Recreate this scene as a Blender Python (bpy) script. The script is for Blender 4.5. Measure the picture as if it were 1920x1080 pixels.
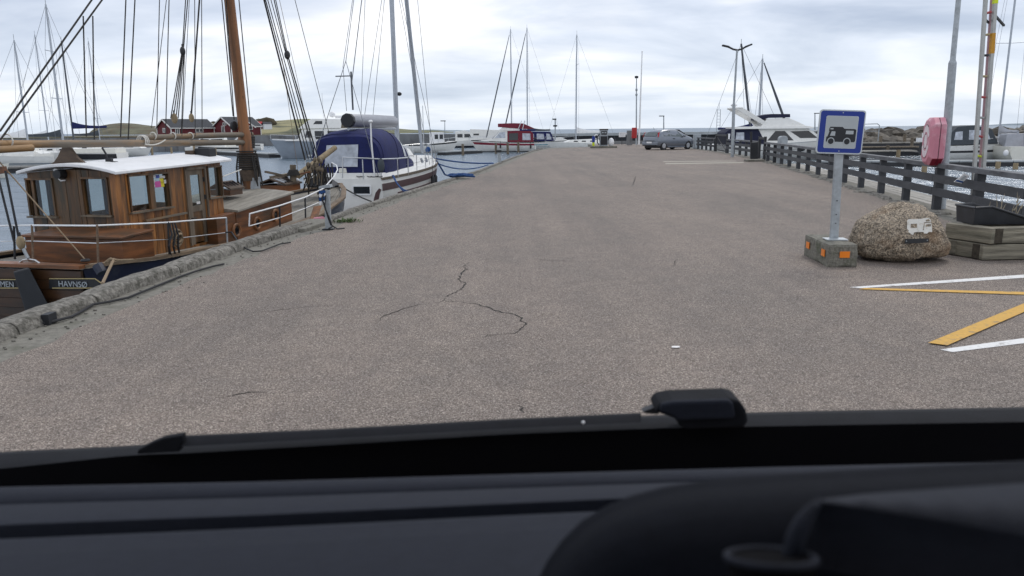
import bpy, bmesh, math, random
from mathutils import Vector, Matrix, noise
V = Vector
random.seed(7)
SC = bpy.context.scene
C = SC.collection
for o in list(bpy.data.objects): bpy.data.objects.remove(o)

# ------------------------------------------------------------------ camera, sky, sun, exposure
F_PX, CAM_H, HOR, ROLL = 1423.0, 1.75, 243.0, math.radians(0.55)
PITCH = math.atan((540 - HOR) / F_PX)
_f = V((0, math.cos(PITCH), -math.sin(PITCH))); _r = V((1, 0, 0)); _u = _r.cross(_f)
RX = _r * math.cos(ROLL) - _u * math.sin(ROLL); UX = _u * math.cos(ROLL) + _r * math.sin(ROLL)
cam = bpy.data.objects.new('camera', bpy.data.cameras.new('camera')); C.objects.link(cam)
mw = Matrix((RX, UX, -_f)).transposed().to_4x4(); mw.translation = V((0, 0, CAM_H)); cam.matrix_world = mw
cam.data.sensor_width = 36; cam.data.lens = F_PX / 1920 * 36; cam.data.clip_start = .05; cam.data.clip_end = 20000
SC.camera = cam
cam.data.dof.use_dof = True; cam.data.dof.focus_distance = 30; cam.data.dof.aperture_fstop = 4.6

world = bpy.data.worlds.new('World'); SC.world = world; world.use_nodes = True
SUN_EL, SUN_AZ = math.radians(55), math.radians(35)      # azimuth measured from +Y towards +X
nt = world.node_tree; nt.nodes.clear()
def N(t, tp, **k):
    n = t.nodes.new(tp)
    for a, b in k.items(): setattr(n, a, b)
    return n
def sky_nodes():
    L = nt.links.new
    out = N(nt, 'ShaderNodeOutputWorld'); bg = N(nt, 'ShaderNodeBackground'); bg.inputs['Strength'].default_value = 0.1
    sky = N(nt, 'ShaderNodeTexSky', sky_type='NISHITA', sun_disc=False, sun_elevation=SUN_EL, sun_rotation=SUN_AZ)
    tc = N(nt, 'ShaderNodeTexCoord'); sep = N(nt, 'ShaderNodeSeparateXYZ'); L(tc.outputs['Generated'], sep.inputs[0])
    mx = N(nt, 'ShaderNodeMath', operation='MAXIMUM'); L(sep.outputs['Z'], mx.inputs[0]); mx.inputs[1].default_value = 0
    ad = N(nt, 'ShaderNodeMath', operation='ADD'); L(mx.outputs[0], ad.inputs[0]); ad.inputs[1].default_value = .20
    dx = N(nt, 'ShaderNodeMath', operation='DIVIDE'); L(sep.outputs['X'], dx.inputs[0]); L(ad.outputs[0], dx.inputs[1])
    dy = N(nt, 'ShaderNodeMath', operation='DIVIDE'); L(sep.outputs['Y'], dy.inputs[0]); L(ad.outputs[0], dy.inputs[1])
    cb = N(nt, 'ShaderNodeCombineXYZ'); L(dx.outputs[0], cb.inputs[0]); L(dy.outputs[0], cb.inputs[1])
    def nz(scale, det, rough, dist, loc, sc=(1, 1, 1)):
        mp = N(nt, 'ShaderNodeMapping'); mp.inputs['Location'].default_value = loc; mp.inputs['Scale'].default_value = sc; mp.inputs['Rotation'].default_value = (0, 0, .25); L(cb.outputs[0], mp.inputs[0])
        n = N(nt, 'ShaderNodeTexNoise'); n.inputs['Scale'].default_value = scale; n.inputs['Detail'].default_value = det
        n.inputs['Roughness'].default_value = rough; n.inputs['Distortion'].default_value = dist; L(mp.outputs[0], n.inputs['Vector']); return n
    n1 = nz(.85, 8, .52, .5, (5.3, 1.7, 0), (.85, 1.25, 1)); n2 = nz(3.0, 6, .5, .4, (9.1, 4.4, 0), (.7, 1.2, 1))
    r1 = N(nt, 'ShaderNodeValToRGB'); L(n1.outputs['Fac'], r1.inputs[0])
    e = r1.color_ramp.elements
    e[0].position = .34; e[0].color = (4.9, 5.6, 6.9, 1); e[1].position = .66; e[1].color = (11.2, 11.2, 11.4, 1)
    m = e.new(.47); m.color = (7.3, 7.9, 9.0, 1); m = e.new(.56); m.color = (9.1, 9.35, 9.9, 1)
    r2 = N(nt, 'ShaderNodeValToRGB'); L(n2.outputs['Fac'], r2.inputs[0]); e = r2.color_ramp.elements
    e[0].position = .34; e[0].color = (.87, .89, .925, 1); e[1].position = .66; e[1].color = (1.08, 1.07, 1.06, 1)
    mu = N(nt, 'ShaderNodeMix', data_type='RGBA', blend_type='MULTIPLY'); mu.inputs[0].default_value = 1; mu.clamp_result = False
    L(r1.outputs[0], mu.inputs[6]); L(r2.outputs[0], mu.inputs[7])
    # pale band of clearer air near the horizon
    hz = N(nt, 'ShaderNodeMapRange'); L(mx.outputs[0], hz.inputs[0]); hz.inputs[1].default_value = 0; hz.inputs[2].default_value = .13; hz.inputs[3].default_value = .54; hz.inputs[4].default_value = 0
    mh = N(nt, 'ShaderNodeMix', data_type='RGBA'); L(hz.outputs[0], mh.inputs[0]); L(mu.outputs[2], mh.inputs[6]); mh.inputs[7].default_value = (7.2, 8.1, 9.1, 1)
    mk = N(nt, 'ShaderNodeMix', data_type='RGBA'); mk.inputs[0].default_value = .93; L(sky.outputs[0], mk.inputs[6]); L(mh.outputs[2], mk.inputs[7])
    L(mk.outputs[2], bg.inputs['Color']); L(bg.outputs[0], out.inputs[0])
sky_nodes()
sd = bpy.data.lights.new('sun', 'SUN'); sd.energy = 1.0; sd.angle = math.radians(18); sd.color = (1, .95, .88)
sun = bpy.data.objects.new('sun', sd); C.objects.link(sun)
sdir = V((math.sin(SUN_AZ) * math.cos(SUN_EL), math.cos(SUN_AZ) * math.cos(SUN_EL), math.sin(SUN_EL)))
sun.rotation_euler = sdir.to_track_quat('Z', 'Y').to_euler(); sun.location = sdir * 60
vs = SC.view_settings
SC.display_settings.display_device = 'sRGB'; vs.view_transform = 'Standard'; vs.look = 'None'; vs.exposure = .15; vs.gamma = 1; vs.use_curve_mapping = False

# ------------------------------------------------------------------ survey helpers: where a sight line meets a plane of the place
def ray(u, v): return RX * ((u - 960) / F_PX) + UX * ((540 - v) / F_PX) + _f
EYE = V((0, 0, CAM_H))
def G(u, v, z=0.0):
    d = ray(u, v); return EYE + d * ((z - CAM_H) / d.z)
def D(u, v, y):
    d = ray(u, v); return EYE + d * (y / d.y)
def PL(u, v, p, n):
    d = ray(u, v); return EYE + d * ((p - EYE).dot(n) / d.dot(n))

# ------------------------------------------------------------------ materials
MATS = {}
def mat(name, col, rough=.6, metal=0.0, var=.12, scale=6.0, bump=0.0, bscale=60.0, st=(1, 1, 1), col2=None, rnd=.0, spec=.5, dirt=None, dscale=1.5, coat=0, dpos=(.5, .66)):
    m = bpy.data.materials.new(name); m.use_nodes = True; t = m.node_tree; L = t.links.new
    b = t.nodes['Principled BSDF']; b.inputs['Roughness'].default_value = rough; b.inputs['Metallic'].default_value = metal
    b.inputs['Specular IOR Level'].default_value = spec
    if coat: b.inputs['Coat Weight'].default_value = coat; b.inputs['Coat Roughness'].default_value = .05
    tc = N(t, 'ShaderNodeTexCoord'); mp = N(t, 'ShaderNodeMapping'); mp.inputs['Scale'].default_value = st; L(tc.outputs['Object'], mp.inputs[0])
    src = mp.outputs[0]
    if rnd:
        oi = N(t, 'ShaderNodeObjectInfo'); mu = N(t, 'ShaderNodeVectorMath', operation='MULTIPLY_ADD'); L(oi.outputs['Random'], mu.inputs[0])
        mu.inputs[1].default_value = (37, 53, 71); L(mp.outputs[0], mu.inputs[2]); src = mu.outputs[0]
    n = N(t, 'ShaderNodeTexNoise'); n.inputs['Scale'].default_value = scale; n.inputs['Detail'].default_value = 7; n.inputs['Roughness'].default_value = .54; L(src, n.inputs['Vector'])
    rp = N(t, 'ShaderNodeValToRGB'); L(n.outputs['Fac'], rp.inputs[0]); e = rp.color_ramp.elements
    c1 = [max(0, c * (1 - var)) for c in col]; c2 = col2 or [c * (1 + var) for c in col]
    e[0].position = .3; e[0].color = (*c1, 1); e[1].position = .7; e[1].color = (*c2, 1)
    last = rp.outputs[0]
    if dirt:
        n3 = N(t, 'ShaderNodeTexNoise'); n3.inputs['Scale'].default_value = dscale; n3.inputs['Detail'].default_value = 8; n3.inputs['Roughness'].default_value = .7; L(src, n3.inputs['Vector'])
        mr = N(t, 'ShaderNodeMapRange'); L(n3.outputs['Fac'], mr.inputs[0]); mr.inputs[1].default_value = dpos[0]; mr.inputs[2].default_value = dpos[1]
        mx = N(t, 'ShaderNodeMix', data_type='RGBA'); L(mr.outputs[0], mx.inputs[0]); L(last, mx.inputs[6]); mx.inputs[7].default_value = (*dirt, 1); last = mx.outputs[2]
    if rnd:
        hs = N(t, 'ShaderNodeHueSaturation'); mr2 = N(t, 'ShaderNodeMapRange'); L(oi.outputs['Random'], mr2.inputs[0]); mr2.inputs[3].default_value = 1 - rnd; mr2.inputs[4].default_value = 1 + rnd
        L(mr2.outputs[0], hs.inputs['Value']); L(last, hs.inputs['Color']); last = hs.outputs[0]
    L(last, b.inputs['Base Color'])
    if bump:
        n2 = N(t, 'ShaderNodeTexNoise'); n2.inputs['Scale'].default_value = bscale; n2.inputs['Detail'].default_value = 6; L(src, n2.inputs['Vector'])
        bp = N(t, 'ShaderNodeBump'); bp.inputs['Strength'].default_value = bump; bp.inputs['Distance'].default_value = .02; L(n2.outputs['Fac'], bp.inputs['Height']); L(bp.outputs[0], b.inputs['Normal'])
    MATS[name] = m; return m
def glass_mat(name, tint=(.75, .8, .82), refl=.25, rough=.02):
    m = bpy.data.materials.new(name); m.use_nodes = True; t = m.node_tree; t.nodes.clear(); L = t.links.new
    o = N(t, 'ShaderNodeOutputMaterial'); tr = N(t, 'ShaderNodeBsdfTransparent'); tr.inputs[0].default_value = (*tint, 1)
    gl = N(t, 'ShaderNodeBsdfGlossy'); gl.inputs['Roughness'].default_value = rough; fr = N(t, 'ShaderNodeFresnel'); fr.inputs[0].default_value = 1.5
    ad = N(t, 'ShaderNodeMath', operation='ADD', use_clamp=True); L(fr.outputs[0], ad.inputs[0]); ad.inputs[1].default_value = refl
    ge = N(t, 'ShaderNodeNewGeometry'); iv = N(t, 'ShaderNodeMath', operation='SUBTRACT'); iv.inputs[0].default_value = 1; L(ge.outputs['Backfacing'], iv.inputs[1]); mf = N(t, 'ShaderNodeMath', operation='MULTIPLY'); L(ad.outputs[0], mf.inputs[0]); L(iv.outputs[0], mf.inputs[1])   # a thin pane reflects once, at its outer face
    mx = N(t, 'ShaderNodeMixShader'); L(mf.outputs[0], mx.inputs[0]); L(tr.outputs[0], mx.inputs[1]); L(gl.outputs[0], mx.inputs[2]); L(mx.outputs[0], o.inputs[0])
    MATS[name] = m; return m
mat('white_gel', (.78, .77, .73), .28, var=.05, scale=3, dirt=(.55, .53, .47), dscale=2.2, dpos=(.58, .8))
mat('white_paint', (.80, .80, .80), .45, var=.05, scale=4, dirt=(.6, .6, .58), dscale=3, dpos=(.56, .8))
mat('cream_gel', (.72, .70, .62), .3, var=.06, scale=3)
mat('grey_gel', (.27, .31, .36), .35, var=.08, scale=2)
mat('dark_glass', (.015, .018, .022), .06, var=.1, spec=.6)
mat('soft_window', (.42, .45, .50), .18, var=.35, scale=3, spec=.6)
mat('steel', (.60, .61, .62), .3, metal=.85, var=.08)
mat('galv', (.38, .41, .43), .5, metal=.35, var=.14, scale=14, dirt=(.28, .30, .31), dscale=5)
mat('alu_mast', (.42, .45, .49), .42, metal=.4, var=.08)
mat('dark_mast', (.07, .08, .095), .5, var=.15)
mat('black', (.012, .013, .016), .55, var=.25)
mat('rubber', (.02, .02, .022), .75, var=.3, bump=.2)
mat('navy_canvas', (.006, .011, .080), .85, var=.2, scale=5, bump=.35, bscale=9)
mat('dark_canvas', (.006, .008, .032), .8, var=.2)
mat('navy_seam', (.004, .006, .04), .8)
mat('navy_hull', (.010, .014, .035), .3, var=.25, scale=4, dirt=(.03, .035, .05), dscale=3)
mat('red_canvas', (.16, .014, .028), .8, var=.2, bump=.3, bscale=9)
mat('red_stripe', (.22, .012, .03), .4, var=.08)
mat('brown_stripe', (.085, .045, .045), .45, var=.2, scale=5)
mat('blue_stripe', (.05, .28, .38), .4)
mat('grey_canvas', (.055, .065, .075), .8, var=.2)
mat('silver_cover', (.33, .34, .37), .45, metal=.3, var=.12, scale=3, st=(.3, 1, 1), bump=.15, bscale=6)
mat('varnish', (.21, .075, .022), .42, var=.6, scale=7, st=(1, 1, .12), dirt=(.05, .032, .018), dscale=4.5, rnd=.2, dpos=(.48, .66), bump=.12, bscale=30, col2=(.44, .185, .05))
mat('varnish_shaded', (.12, .052, .019), .45, var=.5, scale=7, st=(1, 1, .12), dirt=(.045, .036, .022), dscale=4.0, rnd=.2, dpos=(.42, .62), bump=.14, bscale=30, col2=(.25, .125, .045))  # darker copy of varnish, the aft wall's shade put into the colour
mat('varnish_h', (.185, .066, .02), .45, var=.55, scale=9, st=(.15, .15, 1), dirt=(.06, .032, .015), dscale=3.2, rnd=.16, bump=.12, dpos=(.44, .64))
mat('transom_wood', (.052, .024, .010), .42, var=.45, scale=8, st=(.2, .2, 1), dirt=(.022, .014, .009), dscale=2.2, rnd=.1)
mat('spar_wood', (.22, .088, .028), .5, var=.5, scale=7, st=(1, 1, .1), dirt=(.10, .05, .025), dscale=2.4, bump=.15)
mat('boom_wood', (.25, .145, .06), .6, var=.45, scale=7, st=(.5, .12, 1), dirt=(.15, .125, .095), dscale=2.6, bump=.2, dpos=(.42, .56))
mat('old_wood', (.15, .12, .085), .8, var=.4, scale=9, st=(1, .3, 1), rnd=.15, bump=.3)
mat('crutch_wood', (.075, .05, .033), .7, var=.4, scale=8, st=(.25, 1, 1), bump=.2)
mat('teak_deck', (.235, .215, .18), .75, var=.22, scale=8, st=(1, .15, 1), rnd=.14, bump=.2)
mat('jetty_wood', (.30, .28, .245), .8, var=.25, scale=8, st=(.3, 1, 1), rnd=.16, bump=.25)
mat('pile_wood', (.26, .20, .12), .85, var=.3, scale=10, st=(1, 1, .2), bump=.3, rnd=.15)
mat('sleeper', (.21, .19, .145), .85, var=.55, scale=14, st=(.12, .12, 1.6), rnd=.2, bump=.6, dirt=(.06, .065, .04), dscale=2.5, dpos=(.5, .72))
mat('sleeper_end', (.055, .045, .032), .9, var=.4, scale=20, bump=.4)
mat('fence_paint', (.040, .043, .050), .62, var=.3, scale=6, st=(1, .3, 1), rnd=.14, bump=.25, bscale=30, dirt=(.085, .088, .092), dscale=5, dpos=(.55, .75))
mat('fence_cap', (.115, .12, .13), .7, var=.3, scale=6, st=(1, .3, 1), rnd=.14, bump=.25, bscale=30, dirt=(.05, .05, .055), dscale=4)
mat('rope_dark', (.03, .028, .026), .85, var=.3)
mat('rope_tan', (.26, .19, .12), .85, var=.3, scale=60)
mat('rope_white', (.62, .60, .55), .8, var=.15)
mat('rope_blue', (.007, .055, .19), .75, var=.25)
mat('wire', (.16, .17, .185), .45, metal=.4)
mat('iron', (.032, .033, .036), .55, metal=.3, var=.3)
mat('concrete', (.19, .178, .15), .9, var=.25, scale=14, bump=.5, bscale=45, dirt=(.115, .112, .085), dscale=3.2)
mat('conc_block', (.185, .175, .145), .92, var=.4, scale=26, bump=.7, bscale=55, dirt=(.09, .095, .06), dscale=3.5)
mat('wall_dark', (.022, .024, .028), .85, var=.35, scale=.5, bump=.3, bscale=4)
mat('wall_grey', (.17, .175, .18), .9, var=.25, scale=.4, bump=.3, bscale=3, dirt=(.09, .09, .09), dscale=.35)
mat('wall_cap', (.36, .38, .385), .9, var=.2, scale=.6)
mat('rock', (.125, .11, .09), .92, var=.45, scale=1.8, rnd=.45, bump=.6, bscale=6)
mat('orange_reflector', (.85, .22, .01), .3, var=.04)
mat('sign_blue', (.002, .026, .24), .4, var=.04)
mat('sign_silver', (.52, .55, .56), .3, metal=.2, var=.04)
mat('sign_grey', (.40, .43, .44), .35, var=.03)
mat('sign_black', (.008, .009, .012), .4)
mat('faded_red', (.58, .22, .28), .5, var=.10, scale=4, dirt=(.68, .40, .45), dscale=3)
mat('deep_red', (.26, .012, .035), .5, var=.15)
mat('pale_pink', (.74, .62, .64), .5, var=.12, scale=7, dirt=(.70, .66, .66), dscale=5)
mat('red_paint', (.42, .02, .02), .45)
mat('alu', (.42, .42, .40), .42, metal=.45, var=.12)
mat('pink_alu', (.40, .24, .26), .5, metal=.1)
mat('yellow_tape', (.62, .72, .01), .5)
mat('amber_tape', (.55, .26, .01), .5)
mat('tub_plastic', (.020, .022, .027), .42, var=.3, scale=6)
mat('dry_stem', (.32, .27, .19), .9, var=.2)
mat('house_red', (.115, .012, .018), .7, var=.2, scale=3, st=(6, 6, .2))
mat('roof_slate', (.032, .036, .043), .75, var=.25, scale=2)
mat('trim_white', (.72, .72, .70), .6, var=.05)
mat('car_glass', (.085, .105, .108), .08, spec=.6)
mat('car_paint', (.18, .20, .235), .28, metal=.35, var=.05, coat=.6)
mat('car_plastic', (.02, .021, .024), .6)
mat('tail_red', (.40, .008, .012), .2)
mat('alloy', (.52, .53, .55), .35, metal=.6)
mat('dash', (.0165, .019, .028), .7, spec=.12, var=.10, scale=60, bump=.25, bscale=420)
mat('dash_shaded', (.0055, .0066, .0105), .8, spec=.08, var=.12, scale=60, bump=.2, bscale=420)  # darker copy of dash, the hood's shade put into the colour
mat('cowl', (.0095, .0102, .013), .7, spec=.1, var=.2, scale=20, bump=.1, bscale=200)
mat('cabinet', (.33, .36, .38), .5, var=.1)
mat('weed', (.05, .085, .018), .8, var=.4, scale=20)
mat('paper', (.72, .70, .68), .7)
mat('sticker_pink', (.62, .10, .36), .5); mat('sticker_yellow', (.72, .60, .03), .5); mat('sticker_blue', (.05, .08, .35), .5)
mat('curtain', (.045, .035, .04), .9, var=.4, scale=5, st=(8, 8, .3))
mat('gold', (.45, .36, .17), .4, metal=.3)
glass_mat('glass', (.80, .86, .86), .06)
MATS['glass_dark'] = glass_mat('glass_dark', (.16, .19, .19), .10)

# ------------------------------------------------------------------ mesh helpers
class MB:
    def __init__(s): s.v = []; s.f = []
    def add(s, vs, fs):
        k = len(s.v); s.v += [V(p) for p in vs]; s.f += [tuple(i + k for i in f) for f in fs]; return s
    def hexa(s, p): return s.add(p, [(0, 3, 2, 1), (4, 5, 6, 7), (0, 1, 5, 4), (1, 2, 6, 5), (2, 3, 7, 6), (3, 0, 4, 7)])
    def box(s, c, d, R=None):
        x, y, z = d[0] / 2, d[1] / 2, d[2] / 2; c = V(c)
        P = [V((a, b, e)) for e in (-z, z) for a, b in ((-x, -y), (x, -y), (x, y), (-x, y))]
        if R is not None: P = [R @ p for p in P]
        return s.hexa([c + p for p in P])
    def bar(s, a, b, w, h, up=V((0, 0, 1))):
        a, b = V(a), V(b); d = (b - a).normalized(); r = d.cross(up)
        r = r.normalized() if r.length > 1e-4 else V((1, 0, 0)); q = r.cross(d)
        return s.hexa([p + r * (i * w / 2) + q * (j * h / 2) for p in (a, b) for i, j in ((-1, -1), (1, -1), (1, 1), (-1, 1))])
    def loft(s, rings, closed=True, caps=True):
        n = len(rings[0]); k = len(s.v)
        for r in rings: s.v += [V(p) for p in r]
        m = n if closed else n - 1
        for i in range(len(rings) - 1):
            for j in range(m):
                a = k + i * n + j; b = k + i * n + (j + 1) % n; s.f.append((a, b, b + n, a + n))
        if caps and closed:
            s.f.append(tuple(k + j for j in reversed(range(n)))); s.f.append(tuple(k + (len(rings) - 1) * n + j for j in range(n)))
        return s
    def tube(s, pts, r, n=6, cap=True):
        pts = [V(p) for p in pts]; rr = r if isinstance(r, (list, tuple)) else [r] * len(pts)
        rings = []; q = None
        for i, p in enumerate(pts):
            d = (pts[min(i + 1, len(pts) - 1)] - pts[max(i - 1, 0)]).normalized()
            if q is None: q = d.orthogonal().normalized()
            q = (q - d * q.dot(d)).normalized(); w = d.cross(q)
            rings.append([p + q * (rr[i] * math.cos(2 * math.pi * j / n)) + w * (rr[i] * math.sin(2 * math.pi * j / n)) for j in range(n)])
        return s.loft(rings, True, cap)
    def cyl(s, a, b, r0, r1=None, n=10): return s.tube([a, b], [r0, r0 if r1 is None else r1], n)
    def prism(s, poly, dv):
        n = len(poly); dv = V(dv); k = len(s.v); s.v += [V(p) for p in poly] + [V(p) + dv for p in poly]
        s.f.append(tuple(k + i for i in reversed(range(n)))); s.f.append(tuple(k + n + i for i in range(n)))
        for i in range(n): j = (i + 1) % n; s.f.append((k + i, k + j, k + n + j, k + n + i))
        return s
    def lathe(s, prof, o=(0, 0, 0), ax=V((0, 0, 1)), n=14):
        ax = V(ax).normalized(); q = ax.orthogonal().normalized(); w = ax.cross(q); o = V(o)
        return s.loft([[o + ax * z + q * (r * math.cos(2 * math.pi * j / n)) + w * (r * math.sin(2 * math.pi * j / n)) for j in range(n)] for r, z in prof])
    def torus(s, c, q, w, R, r, n=20, m=6):
        c, q, w = V(c), V(q).normalized(), V(w).normalized(); ax = q.cross(w); rings = []
        for i in range(n + 1):
            a = 2 * math.pi * i / n; d = q * math.cos(a) + w * math.sin(a)
            rings.append([c + d * (R + r * math.cos(2 * math.pi * j / m)) + ax * (r * math.sin(2 * math.pi * j / m)) for j in range(m)])
        return s.loft(rings, True, False)
    def ball(s, c, r, n=10, m=6):
        c = V(c); r = r if isinstance(r, (tuple, list)) else (r, r, r)
        return s.loft([[c + V((r[0] * math.sin(math.pi * i / m) * math.cos(2 * math.pi * j / n), r[1] * math.sin(math.pi * i / m) * math.sin(2 * math.pi * j / n), r[2] * math.cos(math.pi * i / m))) for j in range(n)] for i in [.02] + list(range(1, m)) + [m - .02]])
    def mesh(s, name, m, smooth=False):
        me = bpy.data.meshes.new(name); me.from_pydata([tuple(p) for p in s.v], [], s.f)
        bm = bmesh.new(); bm.from_mesh(me); bmesh.ops.recalc_face_normals(bm, faces=bm.faces); bm.to_mesh(me); bm.free()
        if smooth: me.polygons.foreach_set('use_smooth', [True] * len(me.polygons))
        me.materials.append(MATS[m] if isinstance(m, str) else m); me.update(); return me
    def build(s, name, m, parent=None, smooth=False, bevel=0, label=None):
        o = bpy.data.objects.new(name, s.mesh(name, m, smooth)); C.objects.link(o)
        if parent is not None:
            o.parent = parent
            if parent.name in OFF: o.location = OFF[parent.name]
        if smooth and smooth != 'full':
            try: o.data.set_sharp_from_angle(angle=math.radians(40))
            except Exception: pass
        if bevel:
            b = o.modifiers.new('bevel', 'BEVEL'); b.width = bevel; b.segments = 2; b.limit_method = 'ANGLE'
        if label: o['label'] = label
        return o
OFF = {}
def tag(o, label, cat, group=None):
    o['label'] = label; o['category'] = cat
    if group: o['group'] = group
    return o
def thing(name, label, cat, loc=(0, 0, 0), rz=0, group=None, world=True):
    o = bpy.data.objects.new(name, None); C.objects.link(o); o.location = loc; o.rotation_euler = (0, 0, rz); o.empty_display_size = .2
    if world: OFF[o.name] = -V(loc)
    return tag(o, label, cat, group)
def single(name, mb, m, label, cat, group=None, **k): return tag(mb.build(name, m, **k), label, cat, group)
def struct(name, mb, m, parent=None, **k):
    o = mb.build(name, m, parent, **k)
    o['kind'] = 'structure'; return o
def copy_tree(o, parent=None):
    c = o.copy(); C.objects.link(c)
    if parent: c.parent = parent
    for ch in list(o.children): copy_tree(ch, c)
    return c
def lerp(a, b, t): return a + (b - a) * t
def interp(tab, x):
    for (x0, y0), (x1, y1) in zip(tab, tab[1:]):
        if x <= x1: return y0 + (y1 - y0) * max(0, (x - x0)) / (x1 - x0)
    return tab[-1][1]
def sag(a, b, d, n=8):
    a, b = V(a), V(b); return [a.lerp(b, i / n) - V((0, 0, d * 4 * (i / n) * (1 - i / n))) for i in range(n + 1)]
def text_part(txt, name, m, parent, o, xd, up, h, depth=.006):
    cu = bpy.data.curves.new('lettering', 'FONT'); cu.body = txt; cu.size = h * 1.38; cu.extrude = depth; cu.resolution_u = 3
    t = bpy.data.objects.new('lettering_tmp', cu); C.objects.link(t); dg = bpy.context.evaluated_depsgraph_get(); dg.update()
    me = bpy.data.meshes.new_from_object(t.evaluated_get(dg)); bpy.data.objects.remove(t)
    xd = V(xd).normalized(); up = V(up).normalized(); R = Matrix((xd, up, xd.cross(up))).transposed().to_4x4(); R.translation = V(o)
    me.transform(R); me.materials.clear(); me.materials.append(MATS[m])
    ob = bpy.data.objects.new(name, me); C.objects.link(ob); ob.parent = parent
    if parent.name in OFF: ob.location = OFF[parent.name]
    return ob

# ------------------------------------------------------------------ THE SETTING
WZ = -1.2
KERB_IN = [(-14, -5.4), (6.3, -4.43), (8.6, -4.3), (11.5, -4.08), (14, -3.72), (18.3, -3.3), (32.8, -1.3), (48, .2), (62.4, 1.83), (70, 3.0), (74, 4.0)]
FENCE = [(-14, 3.4), (12.4, 8.35), (20.3, 9.85), (32, 12.1), (40.5, 13.6), (48.5, 14.7), (59.3, 15.6), (66, 15.9), (90, 17.2)]
kx = lambda y: interp(KERB_IN, y)
fx = lambda y: interp(FENCE, y)
def water_mat():
    m = bpy.data.materials.new('water'); m.use_nodes = True; t = m.node_tree; t.nodes.clear(); L = t.links.new
    out = N(t, 'ShaderNodeOutputMaterial'); df = N(t, 'ShaderNodeBsdfDiffuse'); gl = N(t, 'ShaderNodeBsdfGlossy'); gl.inputs['Roughness'].default_value = .17; gl.inputs['Color'].default_value = (.86, .91, .98, 1)
    tc = N(t, 'ShaderNodeTexCoord')
    def nz(sc, s, d, r, rot):
        mp = N(t, 'ShaderNodeMapping'); mp.inputs['Scale'].default_value = sc; mp.inputs['Rotation'].default_value = (0, 0, rot); L(tc.outputs['Object'], mp.inputs[0])
        n = N(t, 'ShaderNodeTexNoise'); n.inputs['Scale'].default_value = s; n.inputs['Detail'].default_value = d; n.inputs['Roughness'].default_value = r; n.inputs['Distortion'].default_value = .4; L(mp.outputs[0], n.inputs['Vector']); return n.outputs['Fac']
    a, c = nz((.5, 1, 1), 1.5, 6, .6, .25), nz((.35, 1, 1), .32, 4, .55, .12)
    b1 = N(t, 'ShaderNodeBump'); b1.inputs['Strength'].default_value = 1; b1.inputs['Distance'].default_value = .22; L(a, b1.inputs['Height'])
    b2 = N(t, 'ShaderNodeBump'); b2.inputs['Strength'].default_value = 1; b2.inputs['Distance'].default_value = .5; L(c, b2.inputs['Height']); L(b1.outputs[0], b2.inputs['Normal'])
    L(b2.outputs[0], gl.inputs['Normal'])
    fr = N(t, 'ShaderNodeFresnel'); fr.inputs[0].default_value = 1.33; L(b2.outputs[0], fr.inputs['Normal'])
    cap = N(t, 'ShaderNodeMapRange'); L(fr.outputs[0], cap.inputs[0]); cap.inputs[1].default_value = .02; cap.inputs[2].default_value = .75; cap.inputs[3].default_value = .03; cap.inputs[4].default_value = .45   # wave slopes keep the mean reflectance of a rippled sea well below one
    k = nz((.5, 1, 1), .018, 6, .6, .1); r = N(t, 'ShaderNodeValToRGB'); L(k, r.inputs[0]); r.color_ramp.elements[0].color = (.030, .048, .062, 1); r.color_ramp.elements[1].color = (.055, .088, .10, 1); L(r.outputs[0], df.inputs[0])
    mx = N(t, 'ShaderNodeMixShader'); L(cap.outputs[0], mx.inputs[0]); L(df.outputs[0], mx.inputs[1]); L(gl.outputs[0], mx.inputs[2]); L(mx.outputs[0], out.inputs[0]); MATS['water'] = m
water_mat()
struct('sea_water', MB().add([(-9000, -60, WZ), (9000, -60, WZ), (9000, 15000, WZ), (-9000, 15000, WZ)], [(0, 1, 2, 3)]), 'water')

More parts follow.
